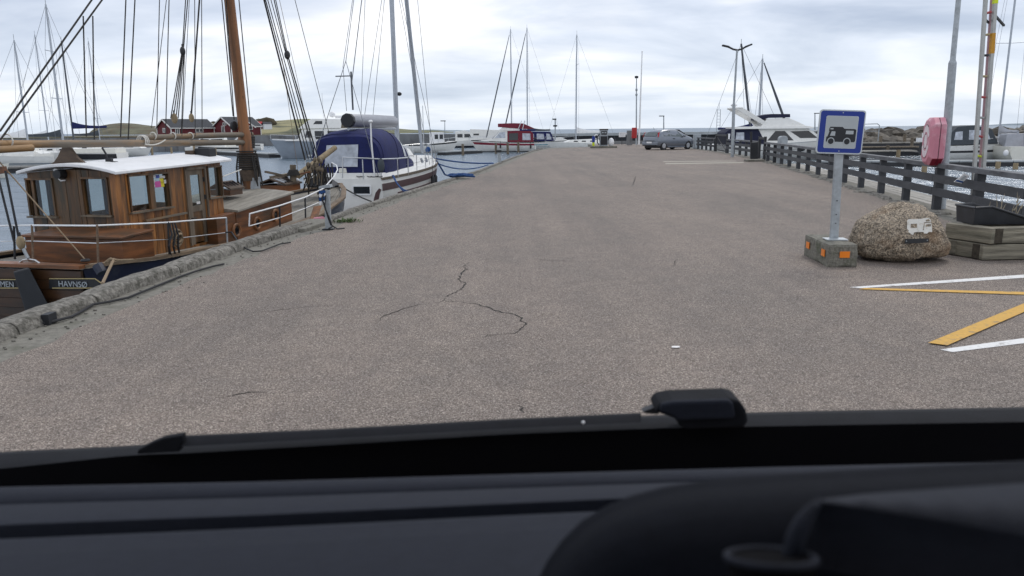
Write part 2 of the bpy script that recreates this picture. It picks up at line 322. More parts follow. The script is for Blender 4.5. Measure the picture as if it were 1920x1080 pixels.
def asphalt_mat():
    m = bpy.data.materials.new('asphalt'); m.use_nodes = True; t = m.node_tree; L = t.links.new; b = t.nodes['Principled BSDF']
    tc = N(t, 'ShaderNodeTexCoord'); O = tc.outputs['Object']
    def ramp(src, stops):
        r = N(t, 'ShaderNodeValToRGB'); L(src, r.inputs[0]); e = r.color_ramp.elements
        e[0].position, e[0].color = stops[0][0], (*stops[0][1], 1); e[1].position, e[1].color = stops[-1][0], (*stops[-1][1], 1)
        for p, c in stops[1:-1]: e.new(p).color = (*c, 1)
        return r.outputs[0]
    def mix(f, a, c, bt='MIX'):
        x = N(t, 'ShaderNodeMix', data_type='RGBA', blend_type=bt)
        if isinstance(f, float): x.inputs[0].default_value = f
        else: L(f, x.inputs[0])
        for i, q in ((6, a), (7, c)):
            if isinstance(q, tuple): x.inputs[i].default_value = (*q, 1)
            else: L(q, x.inputs[i])
        return x.outputs[2]
    def vor(s, feat='F1'):
        v = N(t, 'ShaderNodeTexVoronoi', feature=feat); v.inputs['Scale'].default_value = s; L(O, v.inputs['Vector']); return v
    def nz(s, d=6, r=.6, sc=None):
        n = N(t, 'ShaderNodeTexNoise'); n.inputs['Scale'].default_value = s; n.inputs['Detail'].default_value = d; n.inputs['Roughness'].default_value = r
        if sc:
            mp = N(t, 'ShaderNodeMapping'); mp.inputs['Scale'].default_value = sc; L(O, mp.inputs[0]); L(mp.outputs[0], n.inputs['Vector'])
        else: L(O, n.inputs['Vector'])
        return n.outputs['Fac']
    v1 = vor(150); sep = N(t, 'ShaderNodeSeparateColor'); L(v1.outputs['Color'], sep.inputs[0])
    stone = ramp(sep.outputs[0], [(0, (.070, .058, .049)), (.2, (.122, .102, .087)), (.5, (.198, .166, .142)), (.8, (.262, .221, .189)), (1, (.49, .44, .39))])
    d = N(t, 'ShaderNodeMapRange'); L(v1.outputs['Distance'], d.inputs[0]); d.inputs[1].default_value = .0; d.inputs[2].default_value = .011; d.inputs[3].default_value = 0; d.inputs[4].default_value = 1
    col = stone
    fine = ramp(nz(190, 3), [(.3, (.74, .74, .74)), (.7, (1.26, 1.26, 1.26))]); col = mix(1.0, col, fine, 'MULTIPLY')
    big = ramp(nz(.45, 7, .62, (1, .45, 1)), [(.3, (.82, .83, .84)), (.55, (1.02, 1.0, .99)), (.75, (1.16, 1.13, 1.10))]); col = mix(1.0, col, big, 'MULTIPLY')
    mid = ramp(nz(3.2, 6, .65), [(.3, (.89, .89, .90)), (.7, (1.10, 1.09, 1.07))]); col = mix(1.0, col, mid, 'MULTIPLY')
    lane = ramp(nz(1.0, 5, .6, (1.3, .05, 1)), [(.32, (.91, .91, .92)), (.68, (1.09, 1.08, 1.07))]); col = mix(1.0, col, lane, 'MULTIPLY')   # wheel-polished lanes along the quay
    # greenish-grey damp stains
    st = N(t, 'ShaderNodeMapRange'); L(nz(.8, 8, .7), st.inputs[0]); st.inputs[1].default_value = .60; st.inputs[2].default_value = .76; st.inputs[4].default_value = .3
    col = mix(st.outputs[0], col, (.17, .165, .145))
    L(col, b.inputs['Base Color']); b.inputs['Roughness'].default_value = .82; b.inputs['Specular IOR Level'].default_value = .35
    bp = N(t, 'ShaderNodeBump'); bp.inputs['Strength'].default_value = .55; bp.inputs['Distance'].default_value = .006
    L(v1.outputs['Distance'], bp.inputs['Height']); bp.invert = True; L(bp.outputs[0], b.inputs['Normal']); MATS['asphalt'] = m
asphalt_mat()
# quay body (concrete) and the asphalt sheet on it
ys = [-14, 6.3, 8.6, 11.5, 14, 18.3, 25, 32.8, 40, 48, 55, 62.4, 70, 74]
base = MB(); prof = [V((kx(y) - (.27 if y < 14.2 else .17), y, -2.2)) for y in ys] + [V((8.5, 78, -2.2)), V((9, 90, -2.2)), V((17.2, 90, -2.2))] + [V((fx(y) + .28, y, -2.2)) for y in reversed([-14, 12.4, 20.3, 32, 40.5, 48.5, 59.3, 66, 80])]
base.prism(prof, (0, 0, 2.196)); struct('quay', base, 'concrete')
ash = MB(); yy = [-14 + i * .35 for i in range(int(104 / .35))]
for i, y in enumerate(yy):
    nl = noise.noise(V((y * .9, 0, 3))) * .16 + noise.noise(V((y * 3.1, 5, 3))) * .07; nr = noise.noise(V((y * .8, 9, 1))) * .22 + noise.noise(V((y * 3, 2, 7))) * .1
    x0 = kx(min(y, 70)) + .40 + nl; x1 = fx(y) - .42 + nr
    if y > 70: x0 = max(x0, lerp(3.6, 9.2, min(1, (y - 70) / 8)))
    ash.v += [V((lerp(x0, x1, k / 6), y, 0)) for k in range(7)]
    if i:
        for k in range(6): a = (i - 1) * 7 + k; ash.f.append((a, a + 1, a + 8, a + 7))
struct('asphalt', ash, 'asphalt')
# stone kerb along the water
def kerb_stone_mb(y0, y1, seed, n=9):
    rings = []
    for i in range(n + 1):
        y = lerp(y0, y1, i / n); x = kx(y); q_ = 1 if y < 14.2 else .62; e = .02 if i in (0, n) else 0
        ring = [(-.26, -.02), (-.265, .06), (-.25, .105), (-.15, .122), (-.05, .118), (-.008, .09), (.01, .03), (.012, -.02)]
        out = []
        for a, z in ring:
            a *= q_; z *= q_
            d = noise.noise_vector(V((a * 6 + seed, y * 2.4, z * 6))) * .016 * q_ + noise.noise_vector(V((a * 20, y * 9 + seed, z * 20))) * .012 * q_
            out.append(V((x + a * (1 - e * 1.2) + d.x, y + (d.y if 0 < i < n else 0), z - e * .8 * (z > 0) + d.z * .9)))
        rings.append(out)
    return MB().loft(rings)
mat('kerb_rock', (.19, .175, .15), .93, var=.5, scale=22, bump=1.0, bscale=40, rnd=.1, dirt=(.085, .08, .065), dscale=9, dpos=(.47, .62), col2=(.31, .29, .255))
kb = bpy.data.objects.new('kerb', None); C.objects.link(kb); kb['kind'] = 'structure'; OFF['kerb'] = V((0, 0, 0))
y = 3.2; i = 0
while y < 69:
    Ls = 1.55 + .35 * math.sin(i * 2.3)
    if 13.4 < y < 15.0 or 40.2 < y < 41.3: y += .8; i += 1; continue
    kerb_stone_mb(y + .012, y + Ls - .012, i * 1.7, 9 if y < 30 else 5).build('kerb_stone', 'kerb_rock', kb, smooth=True); y += Ls; i += 1
# drain slot in the kerb face, and low slab where the kerb breaks at the power post
MB().box((kx(6.95) + .03, 6.95, .05), (.07, .13, .10)).build('drain_slot', 'black', kb)
MB().box((kx(14.2) - .13, 14.2, .02), (.5, 1.5, .09), Matrix.Rotation(-.12, 3, 'Z')).build('kerb_slab', 'concrete', kb, bevel=.02)

# painted markings and cracks (flat on the asphalt, 4 mm sheets)
mat('mark_white', (.74, .73, .71), .7, var=.08, scale=30, dirt=(.42, .40, .38), dscale=9, dpos=(.55, .63))
mat('mark_yellow', (.60, .34, .055), .7, var=.1, scale=30, dirt=(.33, .22, .09), dscale=9, dpos=(.55, .63))
mat('mark_pale', (.36, .33, .27), .8, var=.15, scale=12)
mat('crack', (.022, .02, .018), .95)
def mark(pts, m, z=.004):
    struct('road_marking', MB().add([V((p.x, p.y, z)) for p in pts], [tuple(range(len(pts)))]), m)
mark([G(1592, 539), G(1614, 541), G(2050, 513), G(2050, 506)], 'mark_white')
mark([G(1610, 543.5), G(1625, 541), G(2050, 552), G(2050, 558)], 'mark_yellow', .008)
mark([G(1740, 645), G(1776, 650), G(2050, 530), G(2050, 517)], 'mark_yellow', .012)
mark([G(1762, 656), G(1786, 661), G(2050, 628), G(2050, 617)], 'mark_white')
mark([G(1243, 302.2), G(1244, 303.6), G(1381, 302.6), G(1380, 301.4)], 'mark_pale')
mark([G(1247, 306.0), G(1248, 308), G(1395, 305.6), G(1394, 304)], 'mark_pale')
def crack(px, w, seed):
    pts = []; rnd = random.Random(seed)
    P = [G(u, v) for u, v in px]
    for a, b in zip(P, P[1:]):
        n = max(2, int((b - a).length / .045))
        for k in range(n): pts.append(a.lerp(b, k / n) + V((rnd.uniform(-1, 1), rnd.uniform(-1, 1), 0)) * .018)
    pts.append(P[-1]); mb = MB(); n = len(pts)
    for i, p in enumerate(pts):
        d = (pts[min(i + 1, n - 1)] - pts[max(i - 1, 0)]).normalized(); q = V((-d.y, d.x, 0)); s = w * (.25 + .75 * math.sin(math.pi * min(1, max(.04, i / (n - 1))))) * rnd.uniform(.35, 1.5) * .5
        mb.v += [V((p.x, p.y, .003)) + q * s, V((p.x, p.y, .003)) - q * s]
        if i: k = 2 * i; mb.f.append((k - 2, k - 1, k + 1, k))
    struct('crack', mb, 'crack')
crack([(880, 492), (868, 500), (875, 505), (864, 514), (859, 525), (874, 531), (866, 541), (846, 552), (832, 557), (832, 565), (815, 568)], .022, 1)
crack([(832, 565), (860, 566), (895, 571), (912, 575), (940, 586), (964, 590), (977, 597), (976, 603), (986, 606), (978, 616), (962, 625), (915, 629), (903, 634)], .019, 2)
crack([(815, 568), (775, 573), (740, 585), (718, 593), (708, 603)], .012, 3)
crack([(650, 571), (610, 573), (570, 576), (480, 586), (415, 588)], .010, 4)
crack([(500, 737), (465, 737), (430, 743), (400, 747)], .014, 5)
crack([(1025, 486), (1010, 488), (1080, 490)], .012, 6); crack([(1270, 486), (1262, 500)], .012, 7)
crack([(985, 775), (980, 768), (972, 760)], .012, 8)
crack([(960, 317), (1000, 315), (1030, 313)], .03, 9); crack([(1330, 418), (1420, 420), (1500, 422)], .012, 10)
crack([(1185, 350), (1190, 338), (1192, 330)], .02, 11); crack([(1100, 352), (1130, 345), (1150, 338)], .012, 12)
pl = MB(); c0 = G(1267, 652); rr = random.Random(3)
pl.prism([V((c0.x + .042 * math.cos(a) * rr.uniform(.7, 1.2), c0.y + .03 * math.sin(a) * rr.uniform(.7, 1.2), .006)) for a in [k * .785 for k in range(8)]], (0, 0, .004))
single('scrap', pl, 'paper', 'small white scrap lying alone on the open asphalt', 'litter')

# hills: headland, fields, far coast
def hill_mat():
    m = bpy.data.materials.new('hill'); m.use_nodes = True; t = m.node_tree; L = t.links.new; b = t.nodes['Principled BSDF']; b.inputs['Roughness'].default_value = .95; b.inputs['Specular IOR Level'].default_value = .1
    tc = N(t, 'ShaderNodeTexCoord'); mp = N(t, 'ShaderNodeMapping'); mp.inputs['Scale'].default_value = (.006, .003, .02); L(tc.outputs['Object'], mp.inputs[0])
    v = N(t, 'ShaderNodeTexVoronoi'); v.inputs['Scale'].default_value = 1.0; L(mp.outputs[0], v.inputs['Vector'])
    s = N(t, 'ShaderNodeSeparateColor'); L(v.outputs['Color'], s.inputs[0]); r = N(t, 'ShaderNodeValToRGB'); L(s.outputs[0], r.inputs[0]); e = r.color_ramp.elements
    e[0].color = (.17, .165, .11, 1); e[1].color = (.36, .32, .20, 1); e.new(.35).color = (.23, .24, .125, 1); e.new(.7).color = (.30, .275, .16, 1)  # fields lightened and desaturated, distance haze put into the colour
    n = N(t, 'ShaderNodeTexNoise'); n.inputs['Scale'].default_value = .03; n.inputs['Detail'].default_value = 8; L(tc.outputs['Object'], n.inputs['Vector'])
    mr = N(t, 'ShaderNodeMapRange'); L(n.outputs['Fac'], mr.inputs[0]); mr.inputs[1].default_value = .5; mr.inputs[2].default_value = .64
    x = N(t, 'ShaderNodeMix', data_type='RGBA'); L(mr.outputs[0], x.inputs[0]); L(r.outputs[0], x.inputs[6]); x.inputs[7].default_value = (.10, .105, .075, 1); L(x.outputs[2], b.inputs['Base Color']); MATS['hill'] = m
hill_mat()
mat('heath', (.14, .135, .095), .95, var=.4, scale=.025, dirt=(.15, .11, .075), dscale=.02, dpos=(.48, .66), spec=.1)
mat('scrub', (.075, .065, .045), .95, var=.4, scale=.08, spec=.1)
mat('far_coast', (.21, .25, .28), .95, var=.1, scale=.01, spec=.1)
def hill(name, sil, Y, depth, m, foot=WZ + .3, rows=7, rough=.06):
    mb = MB(); us = []
    for (u0, _), (u1, _) in zip(sil, sil[1:]):
        n = max(2, int((u1 - u0) / 4)); us += [u0 + (u1 - u0) * k / n for k in range(n)]
    us.append(sil[-1][0]); nn = len(us)
    for j in range(rows):
        s = j / (rows - 1)
        for u in us:
            top = D(u, interp(sil, u), Y); h = max(0, top.z - foot)
            z = foot + h * (math.sin(s * math.pi / 2) ** .8) * (1 + rough * noise.noise(V((top.x * .03, s * 4, 2))) * (1 if s < 1 else .6))
            mb.v.append(V((top.x * (1 - depth / Y * (1 - s)), Y - depth * (1 - s), z if j else foot - 2)))
    mb.v += [V((D(u, 250, Y).x, Y + depth * .6, foot - 2)) for u in us]
    for j in range(rows):
        for i in range(nn - 1): a = j * nn + i; mb.f.append((a, a + 1, a + nn + 1, a + nn))
    return struct(name, mb, m, smooth='full')
hill('headland', [(166, 250.5), (170, 246), (178, 240), (190, 235.5), (205, 232.5), (225, 230.5), (240, 231), (262, 233), (285, 236), (320, 238), (360, 240), (400, 243), (430, 247)], 1900, 260, 'heath')
hill('field_hill', [(370, 249), (384, 233), (395, 229), (410, 231), (440, 235), (470, 230.5), (480, 229.5), (500, 228), (520, 226.5), (545, 225), (580, 224), (610, 225.5), (640, 228), (660, 231), (690, 235), (730, 240), (770, 243), (820, 245), (850, 247.5)], 1300, 420, 'hill')
hill('scrub_hill', [(612, 247), (620, 238), (628, 230), (634, 226.5), (642, 227), (655, 231), (668, 236), (690, 242), (715, 246)], 900, 120, 'scrub')
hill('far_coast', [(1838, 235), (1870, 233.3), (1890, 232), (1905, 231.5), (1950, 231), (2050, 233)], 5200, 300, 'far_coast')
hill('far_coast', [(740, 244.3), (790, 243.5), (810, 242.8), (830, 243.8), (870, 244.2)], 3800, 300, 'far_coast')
# bushes on the fields: a far mass
tr = MB(); rr = random.Random(5)
for k in range(46):
    u = rr.choice([rr.uniform(486, 512), rr.uniform(440, 470), rr.uniform(540, 640), rr.uniform(400, 440)]); yb = rr.uniform(1000, 1240); p = D(u, rr.uniform(229.5, 237), yb); s = rr.uniform(2.2, 6)
    if 486 < u < 512: s *= 1.5
    tr.ball(p, (s * 1.7, s, s), 7, 4)
o = struct('hill_bushes', tr, 'scrub', smooth='full'); o['kind'] = 'stuff'

# ------------------------------------------------------------------ THE WOODEN SAILING BOAT AT THE KERB
BO = V((-7.53, 13.1, 0)); BA = V((.215, .977, 0)).normalized(); BR = V((BA.y, -BA.x, 0))
def W(s, t, z): return BO + BA * s + BR * t + V((0, 0, z))
def PT(u, v, t): return PL(u, v, W(0, t, 0), BR)
def PS(u, v, s): return PL(u, v, W(s, 0, 0), BA)
def sz(p): return (p - BO).dot(BA), p.z
def tz(p): return (p - BO).dot(BR), p.z
boat = thing('wooden_boat', 'old varnished wooden sailing boat with white wheelhouse roof moored at the kerb', 'boat', (BO.x, BO.y, WZ))
HB = [(-1.54, 1.42), (0, 1.6), (3, 1.75), (6, 1.66), (8.2, 1.22), (9.6, .62), (10.3, .2), (10.6, .03)]
SH = [(-1.54, -.25), (0, -.36), (3, -.44), (6, -.26), (8.2, -.07), (10.6, .14)]
hb = lambda s: interp(HB, s); sh = lambda s: interp(SH, s)
def hull_rings(s_list, z_top_off=0, bo=0):
    R = []
    for s in s_list:
        b = hb(s) + bo; z = sh(s) + z_top_off; t = (s + 1.54) / 12.14
        R.append([W(s, b, z), W(s + .02, b * (1.02 if t < .8 else .93), lerp(z, WZ, .35)), W(s - .35 * t ** 6, b * (.94 if t < .7 else .72), WZ), W(s - .5 * t ** 6, b * .55, WZ - .6),
                  W(s - .5 * t ** 6, -b * .55, WZ - .6), W(s - .35 * t ** 6, -b * (.94 if t < .7 else .72), WZ), W(s + .02, -b * (1.02 if t < .8 else .93), lerp(z, WZ, .35)), W(s, -b, z)])
    return R
SS = [-1.54 + 12.14 * i / 26 for i in range(27)]
h = MB(); h.loft(hull_rings(SS), closed=False); h.build('hull', 'navy_hull', boat, smooth='full')
# transom: planks across the stern
tp = 6
for i in range(tp):
    f0, f1 = i / tp, (i + 1) / tp; z0, z1 = lerp(-.27, WZ + .02, f0), lerp(-.27, WZ + .02, f1); b0, b1 = 1.43 * (1 - .16 * f0 ** 2), 1.43 * (1 - .16 * f1 ** 2)
    MB().prism([W(-1.56, -b0, z0 - .006), W(-1.56, b0, z0 - .006), W(-1.56, b1, z1), W(-1.56, -b1, z1)], -BA * (.05 + .004 * (i % 2))).build('transom_plank', 'transom_wood', boat)
# cap rail, deck
mat('cap_wood', (.17, .12, .075), .65, var=.4, scale=8, st=(1, .2, 1), bump=.2)
for sg in (1, -1):
    MB().loft([[W(s, sg * (hb(s) + .05), sh(s) + .012), W(s, sg * (hb(s) + .05), sh(s) + .06), W(s, sg * max(.0, hb(s) - .10), sh(s) + .06), W(s, sg * max(.0, hb(s) - .10), sh(s) + .012)] for s in SS]).build('cap_rail', 'cap_wood', boat)
MB().prism([W(-1.66, -1.46, -.235), W(-1.66, 1.46, -.235), W(-1.45, 1.46, -.235), W(-1.45, -1.46, -.235)], (0, 0, .05)).build('cap_rail', 'varnish_h', boat)
npl = 12
for k in range(npl):
    f0, f1 = -1 + 2 * k / npl, -1 + 2 * (k + 1) / npl; mb = MB(); rows = []
    for s in [x for x in SS if x > -1.5]:
        b = max(.02, hb(s) - .08); z = sh(s) - .05; rows.append([W(s, f0 * b + .006, z), W(s, f1 * b - .006, z), W(s, f1 * b - .006, z - .03), W(s, f0 * b + .006, z - .03)])
    mb.loft(rows).build('deck_plank', 'teak_deck', boat)
# ---- wheelhouse
TW = tz(D(219, 325, 13.0))[0]; SA = .05
s_f = sz(PT(412, 302, TW))[0]; zA = PT(219, 324, TW).z; zF = PT(412, 302, TW).z; ZB = -.47
TL = tz(PS(28, 330, SA))[0]; TL = -TW - .02
ztop = lambda s: lerp(zA, zF, (s - SA) / (s_f - SA))
def boards(P, a0, a1, zb, zt, holes, bw, dn, th, m, parent, name='wall_board', seed=1):
    rnd = random.Random(seed); n = max(1, round((a1 - a0) / bw)); cuts = {a0, a1}
    for i in range(1, n): cuts.add(a0 + (a1 - a0) * i / n)
    for h_ in holes: cuts = {c for c in cuts if min(abs(c - h_[0]), abs(c - h_[1])) > .05 or c in (a0, a1)} | {h_[0], h_[1]}
    cuts = sorted(cuts)
    for c0, c1 in zip(cuts, cuts[1:]):
        if c1 - c0 < .02: continue
        spans = [(zb, zt((c0 + c1) / 2))]; mid = (c0 + c1) / 2
        for h_ in holes:
            if h_[0] < mid < h_[1]:
                spans = [q for z0, z1 in spans for q in ((z0, min(z1, h_[2])), (max(z0, h_[3]), z1)) if q[1] - q[0] > .02]
        for z0, z1 in spans:
            g = .004; pr = rnd.uniform(-.006, .006); z1a = zt(c0) if abs(z1 - zt(mid)) < 1e-6 else z1; z1b = zt(c1) if abs(z1 - zt(mid)) < 1e-6 else z1
            o = [P(c0 + g, z0), P(c1 - g, z0), P(c1 - g, z1b), P(c0 + g, z1a)]
            MB().prism([p + dn * pr for p in o], -dn * th).build(name, m, parent)
def rect(px, f):
    q = [f(*p) for p in px]; a = sorted(x[0] for x in q); z = sorted(x[1] for x in q); return (sum(a[:2]) / 2, sum(a[2:]) / 2, sum(z[:2]) / 2, sum(z[2:]) / 2)
fT = lambda u, v: sz(PT(u, v, TW)); fS = lambda u, v: tz(PS(u, v, SA))
w_side = rect([(240, 332), (312, 325), (319, 386), (247, 398)], fT)
w_fwd = rect([(388, 316), (411, 312), (417, 366), (394, 371)], fT)
door = rect([(350, 320), (383, 316), (392, 470), (360, 478)], fT); door = (door[0], door[1], ZB + .05, door[3])
w_a1 = rect([(54, 338), (97, 337), (104, 404), (58, 405)], fS); w_a2 = rect([(155, 336), (200, 335), (206, 402), (160, 403)], fS)
PSide = lambda s, z: W(s, TW, z); PAft = lambda t, z: W(SA, t, z)
boards(PSide, SA, s_f, ZB, ztop, [w_side, w_fwd, door], .22, BR, .05, 'varnish', boat, seed=3)
boards(PAft, TL, TW - .052, ZB, lambda t: zA + .05 * (1 - (t / TW) ** 2), [w_a1, w_a2], .25, -BA, .05, 'varnish_shaded', boat, seed=4)
boards(lambda s, z: W(s, TL, z), SA, s_f, ZB, ztop, [(SA + .12, s_f - .1, w_side[2] - .12, w_side[3])], .5, -BR, .05, 'varnish_shaded', boat, seed=5)
boards(lambda t, z: W(s_f, t, z), TL, TW - .052, ZB, lambda t: zF, [(TL + .1, -.04, w_fwd[2] - .15, w_fwd[3]), (.04, TW - .12, w_fwd[2] - .15, w_fwd[3])], .5, BA, .05, 'varnish_shaded', boat, seed=6)
MB().bar(W(SA - .005, TW - .02, ZB), W(SA - .005, TW - .02, zA - .01), .13, .11, BA).build('corner_post', 'varnish', boat, bevel=.015)
MB().prism([W(SA, TL, ZB + .25), W(SA, TW - .06, ZB + .25), W(s_f, TW - .06, ZB + .25), W(s_f, TL, ZB + .25)], (0, 0, -.03)).build('cabin_floor', 'crutch_wood', boat)
def window(P, r, dn, fw=.032, m='varnish_shaded', glass='glass', proud=.014, split=None, sill=True):
    a0, a1, z0, z1 = r; ad = (P(a1, z0) - P(a0, z0)).normalized(); mb = MB(); U = V((0, 0, 1))
    for p, q in ((P(a0 - fw / 2, z0), P(a0 - fw / 2, z1)), (P(a1 + fw / 2, z0), P(a1 + fw / 2, z1))): mb.bar(p + dn * proud / 2, q + dn * proud / 2, fw, proud + .03, ad.cross(U) if False else dn)
    mb.bar(P(a0 - fw, z1 + fw / 2) + dn * proud / 2, P(a1 + fw, z1 + fw / 2) + dn * proud / 2, proud + .05, fw)
    if split: mb.bar(P(split[0], z0), P(split[0], z1), split[1], proud + .04, dn)
    for k in (1.0, -1.0): mb.bar(P(a0 if k > 0 else a1, z1 + fw * .5) - dn * .05, P(a0 if k > 0 else a1, z0) - dn * .05, .02, .08, dn)
    fr = mb.build('window', m, boat)
    if sill: MB().bar(P(a0 - .06, z0 - .02) + dn * .03, P(a1 + .06, z0 - .02) + dn * .03, .07, .028).build('sill', 'old_wood', fr)
    MB().prism([P(a0, z0) - dn * .03, P(a1, z0) - dn * .03, P(a1, z1) - dn * .03, P(a0, z1) - dn * .03], -dn * .006).build('pane', glass, fr)
    return fr
smid = lerp(w_side[0], w_side[1], .54)
fr = window(PSide, w_side, BR, split=(smid, .13))
for i, (a, b, z, hh, m) in enumerate([(.60, .72, .95, .05, 'paper'), (.72, .82, .93, .06, 'sticker_blue'), (.84, .97, .90, .05, 'paper'), (.82, .92, .80, .1, 'sticker_yellow'), (.68, .84, .70, .11, 'sticker_pink'), (.84, .93, .68, .09, 'sticker_yellow'), (.61, .69, .80, .06, 'paper'), (.93, .99, .76, .07, 'paper'), (.62, .68, .66, .04, 'paper')]):
    s0, s1 = lerp(w_side[0], w_side[1], a), lerp(w_side[0], w_side[1], b); zc = lerp(w_side[2], w_side[3], z)
    MB().prism([W(s0, TW - .022, zc - hh / 2), W(s1, TW - .022, zc - hh / 2), W(s1, TW - .022, zc + hh / 2), W(s0, TW - .022, zc + hh / 2)], BR * .003).build('sticker', m, fr)
window(PSide, w_fwd, BR)
for r in (w_a1, w_a2):
    fr = window(PAft, r, -BA, m='varnish_shaded')
    for k, (a, b) in enumerate(((.02, .36), (.58, .98)) if r is w_a1 else ((.66, .98), (0, .12))):
        mb = MB(); rows = []
        for i in range(9):
            t = lerp(lerp(r[0], r[1], a), lerp(r[0], r[1], b), i / 8); d = .08 + .018 * math.sin(i * 2.2); rows.append([W(SA + d, t, r[2] - .02), W(SA + d, t, r[3] + .02)])
        mb.loft(rows, closed=False, caps=False); mb.build('curtain', 'curtain', fr, smooth='full')
# door with its window, handle, hinges
a0, a1, z0, z1 = door; dd = MB(); wz0, wz1 = lerp(z0, z1, .52), lerp(z0, z1, .93); wa0, wa1 = lerp(a0, a1, .26), lerp(a0, a1, .78)
for q in ((a0 + .01, wa0, z0, z1), (wa1, a1 - .01, z0, z1), (wa0, wa1, wz1, z1), (wa0, wa1, lerp(z0, z1, .44), wz0)):
    dd.prism([W(q[0], TW - .015, q[2]), W(q[1], TW - .015, q[2]), W(q[1], TW - .015, q[3]), W(q[0], TW - .015, q[3])], -BR * .035)
mat('door_wood', (.16, .125, .09), .7, var=.4, scale=8, st=(1, 1, .15), bump=.2, dirt=(.08, .055, .035), dscale=3)
do = dd.build('door', 'door_wood', boat)
MB().prism([W(wa0, TW - .025, z0 + .03), W(wa1, TW - .025, z0 + .03), W(wa1, TW - .025, lerp(z0, z1, .44)), W(wa0, TW - .025, lerp(z0, z1, .44))], -BR * .02).build('door_panel', 'varnish_shaded', do)
MB().prism([W(wa0, TW - .03, wz0), W(wa1, TW - .03, wz0), W(wa1, TW - .03, wz1), W(wa0, TW - .03, wz1)], -BR * .006).build('pane', 'glass', do)
MB().prism([W(lerp(wa0, wa1, .5), TW - .024, wz0 + .02), W(lerp(wa0, wa1, .88), TW - .024, wz0 + .02), W(lerp(wa0, wa1, .88), TW - .024, wz0 + .07), W(lerp(wa0, wa1, .5), TW - .024, wz0 + .07)], BR * .003).build('sticker', 'paper', do)
hz = lerp(z0, z1, .36); MB().tube([W(a0 + .06, TW - .015, hz), W(a0 + .06, TW + .04, hz), W(a0 + .15, TW + .04, hz)], .011).build('handle', 'iron', do)
for zz in (.25, .62, .86): MB().box(W(a1 - .005, TW + .0, lerp(z0, z1, zz)), (.03, .03, .09)).build('hinge', 'iron', do)
fb = MB()
for p, q in ((W(a0 - .03, TW + .01, z0), W(a0 - .03, TW + .01, z1 + .06)), (W(a1 + .03, TW + .01, z0), W(a1 + .03, TW + .01, z1 + .06))): fb.bar(p, q, .05, .05, BR)
fb.bar(W(a0 - .06, TW + .01, z1 + .03), W(a1 + .06, TW + .01, z1 + .03), .05, .05); fb.build('door_frame', 'door_wood', boat)
MB().bar(PT(273, 414, TW + .05), PT(350, 399, TW + .05), .045, .035).build('grab_rail', 'boom_wood', boat)
# roof
s1r = s_f + .22; rows = []
def roof_z(s, t, o=0): return lerp(zA, zF, (s - SA) / (s_f - SA)) + .035 + .13 * (1 - (t / (TW + .14)) ** 2) + o
ts = [lerp(TL - .12, TW + .14, i / 12) for i in range(13)]
for k in range(9):
    s = lerp(SA - .16, s1r, k / 8); rows.append([W(s, t, roof_z(s, t)) for t in ts] + [W(s, t, roof_z(s, t, -.055)) for t in reversed(ts)])
MB().loft(rows).build('wheelhouse_roof', 'white_paint', boat, smooth=True, bevel=.012)
# boom crutch board on the roof, box, hatch rail, roof gear, aft lamp
sc_ = SA + .12; bell = [(72, 315), (88, 311), (101, 303), (108, 293), (113, 281), (118, 274), (123, 271.5), (128, 274), (135, 284), (143, 295), (155, 304), (166, 308), (171, 313), (171, 316)]
MB().prism([PS(u, v, sc_) for u, v in bell], BA * .07).build('boom_crutch', 'crutch_wood', boat, bevel=.008)
cb_ = PT(386, 296, .55); MB().box(cb_ + V((0, 0, .09)), (.34, .26, .22), Matrix.Rotation(-.2, 3, 'Z')).build('stove_box', 'black', boat, bevel=.02)
MB().box(cb_ + V((-.26, -.05, .07)), (.16, .24, .17), Matrix.Rotation(-.2, 3, 'Z')).build('hatch_coaming', 'crutch_wood', boat)
MB().bar(PT(338, 306, .7), PT(386, 299.5, .7), .06, .05).build('hatch_runner', 'crutch_wood', boat)
g = MB(); p = PT(208, 309, .3)
g.box(p + V((0, 0, .03)), (.2, .12, .06)); g.tube([p + V((-.05, 0, .05)), p + V((-.07, 0, .2)), p + V((-.12, 0, .3))], .018); g.box(p + V((-.02, 0, .09)), (.1, .08, .06)); g.tube([p + V((-.45, 0, .03)), p + V((-.2, 0, .05)), p], .02); g.build('roof_winch', 'iron', boat)
lp = PS(120, 326, SA); l_ = MB(); l_.cyl(lp + BA * -.02, lp + BA * -.16, .085, .075, 12); lm = l_.build('deck_lamp', 'black', boat, smooth=True)
MB().tube([PS(106, 322, SA - .03), PS(107, 332, SA - .05), PS(114, 339, SA - .06), PS(122, 338, SA - .05)], .013).build('lamp_cable', 'white_paint', lm); MB().box(PS(106, 320, SA - .03), (.07, .06, .07)).build('lamp_socket', 'white_paint', lm)
# lazarette box on the aft deck
q0, q1 = tz(PS(46, 445, -.75)), tz(PS(228, 445, -.75)); zl = PS(140, 447, -.75).z
MB().hexa([W(-.75, q0[0], -.32), W(-.75, q1[0], -.32), W(SA - .06, q1[0], -.32), W(SA - .06, q0[0], -.32), W(-.75, q0[0], zl), W(-.75, q1[0], zl), W(SA - .06, q1[0], zl + .03), W(SA - .06, q0[0], zl + .03)]).build('stern_locker', 'varnish_h', boat, bevel=.01)
MB().hexa([W(-.80, q0[0] - .03, zl + .005), W(-.80, q1[0] + .03, zl + .005), W(SA - .055, q1[0] + .03, zl + .036), W(SA - .055, q0[0] - .03, zl + .036), W(-.80, q0[0] - .03, zl + .045), W(-.80, q1[0] + .03, zl + .045), W(SA - .055, q1[0] + .03, zl + .075), W(SA - .055, q0[0] - .03, zl + .075)]).build('locker_lid', 'varnish_h', boat, bevel=.008)
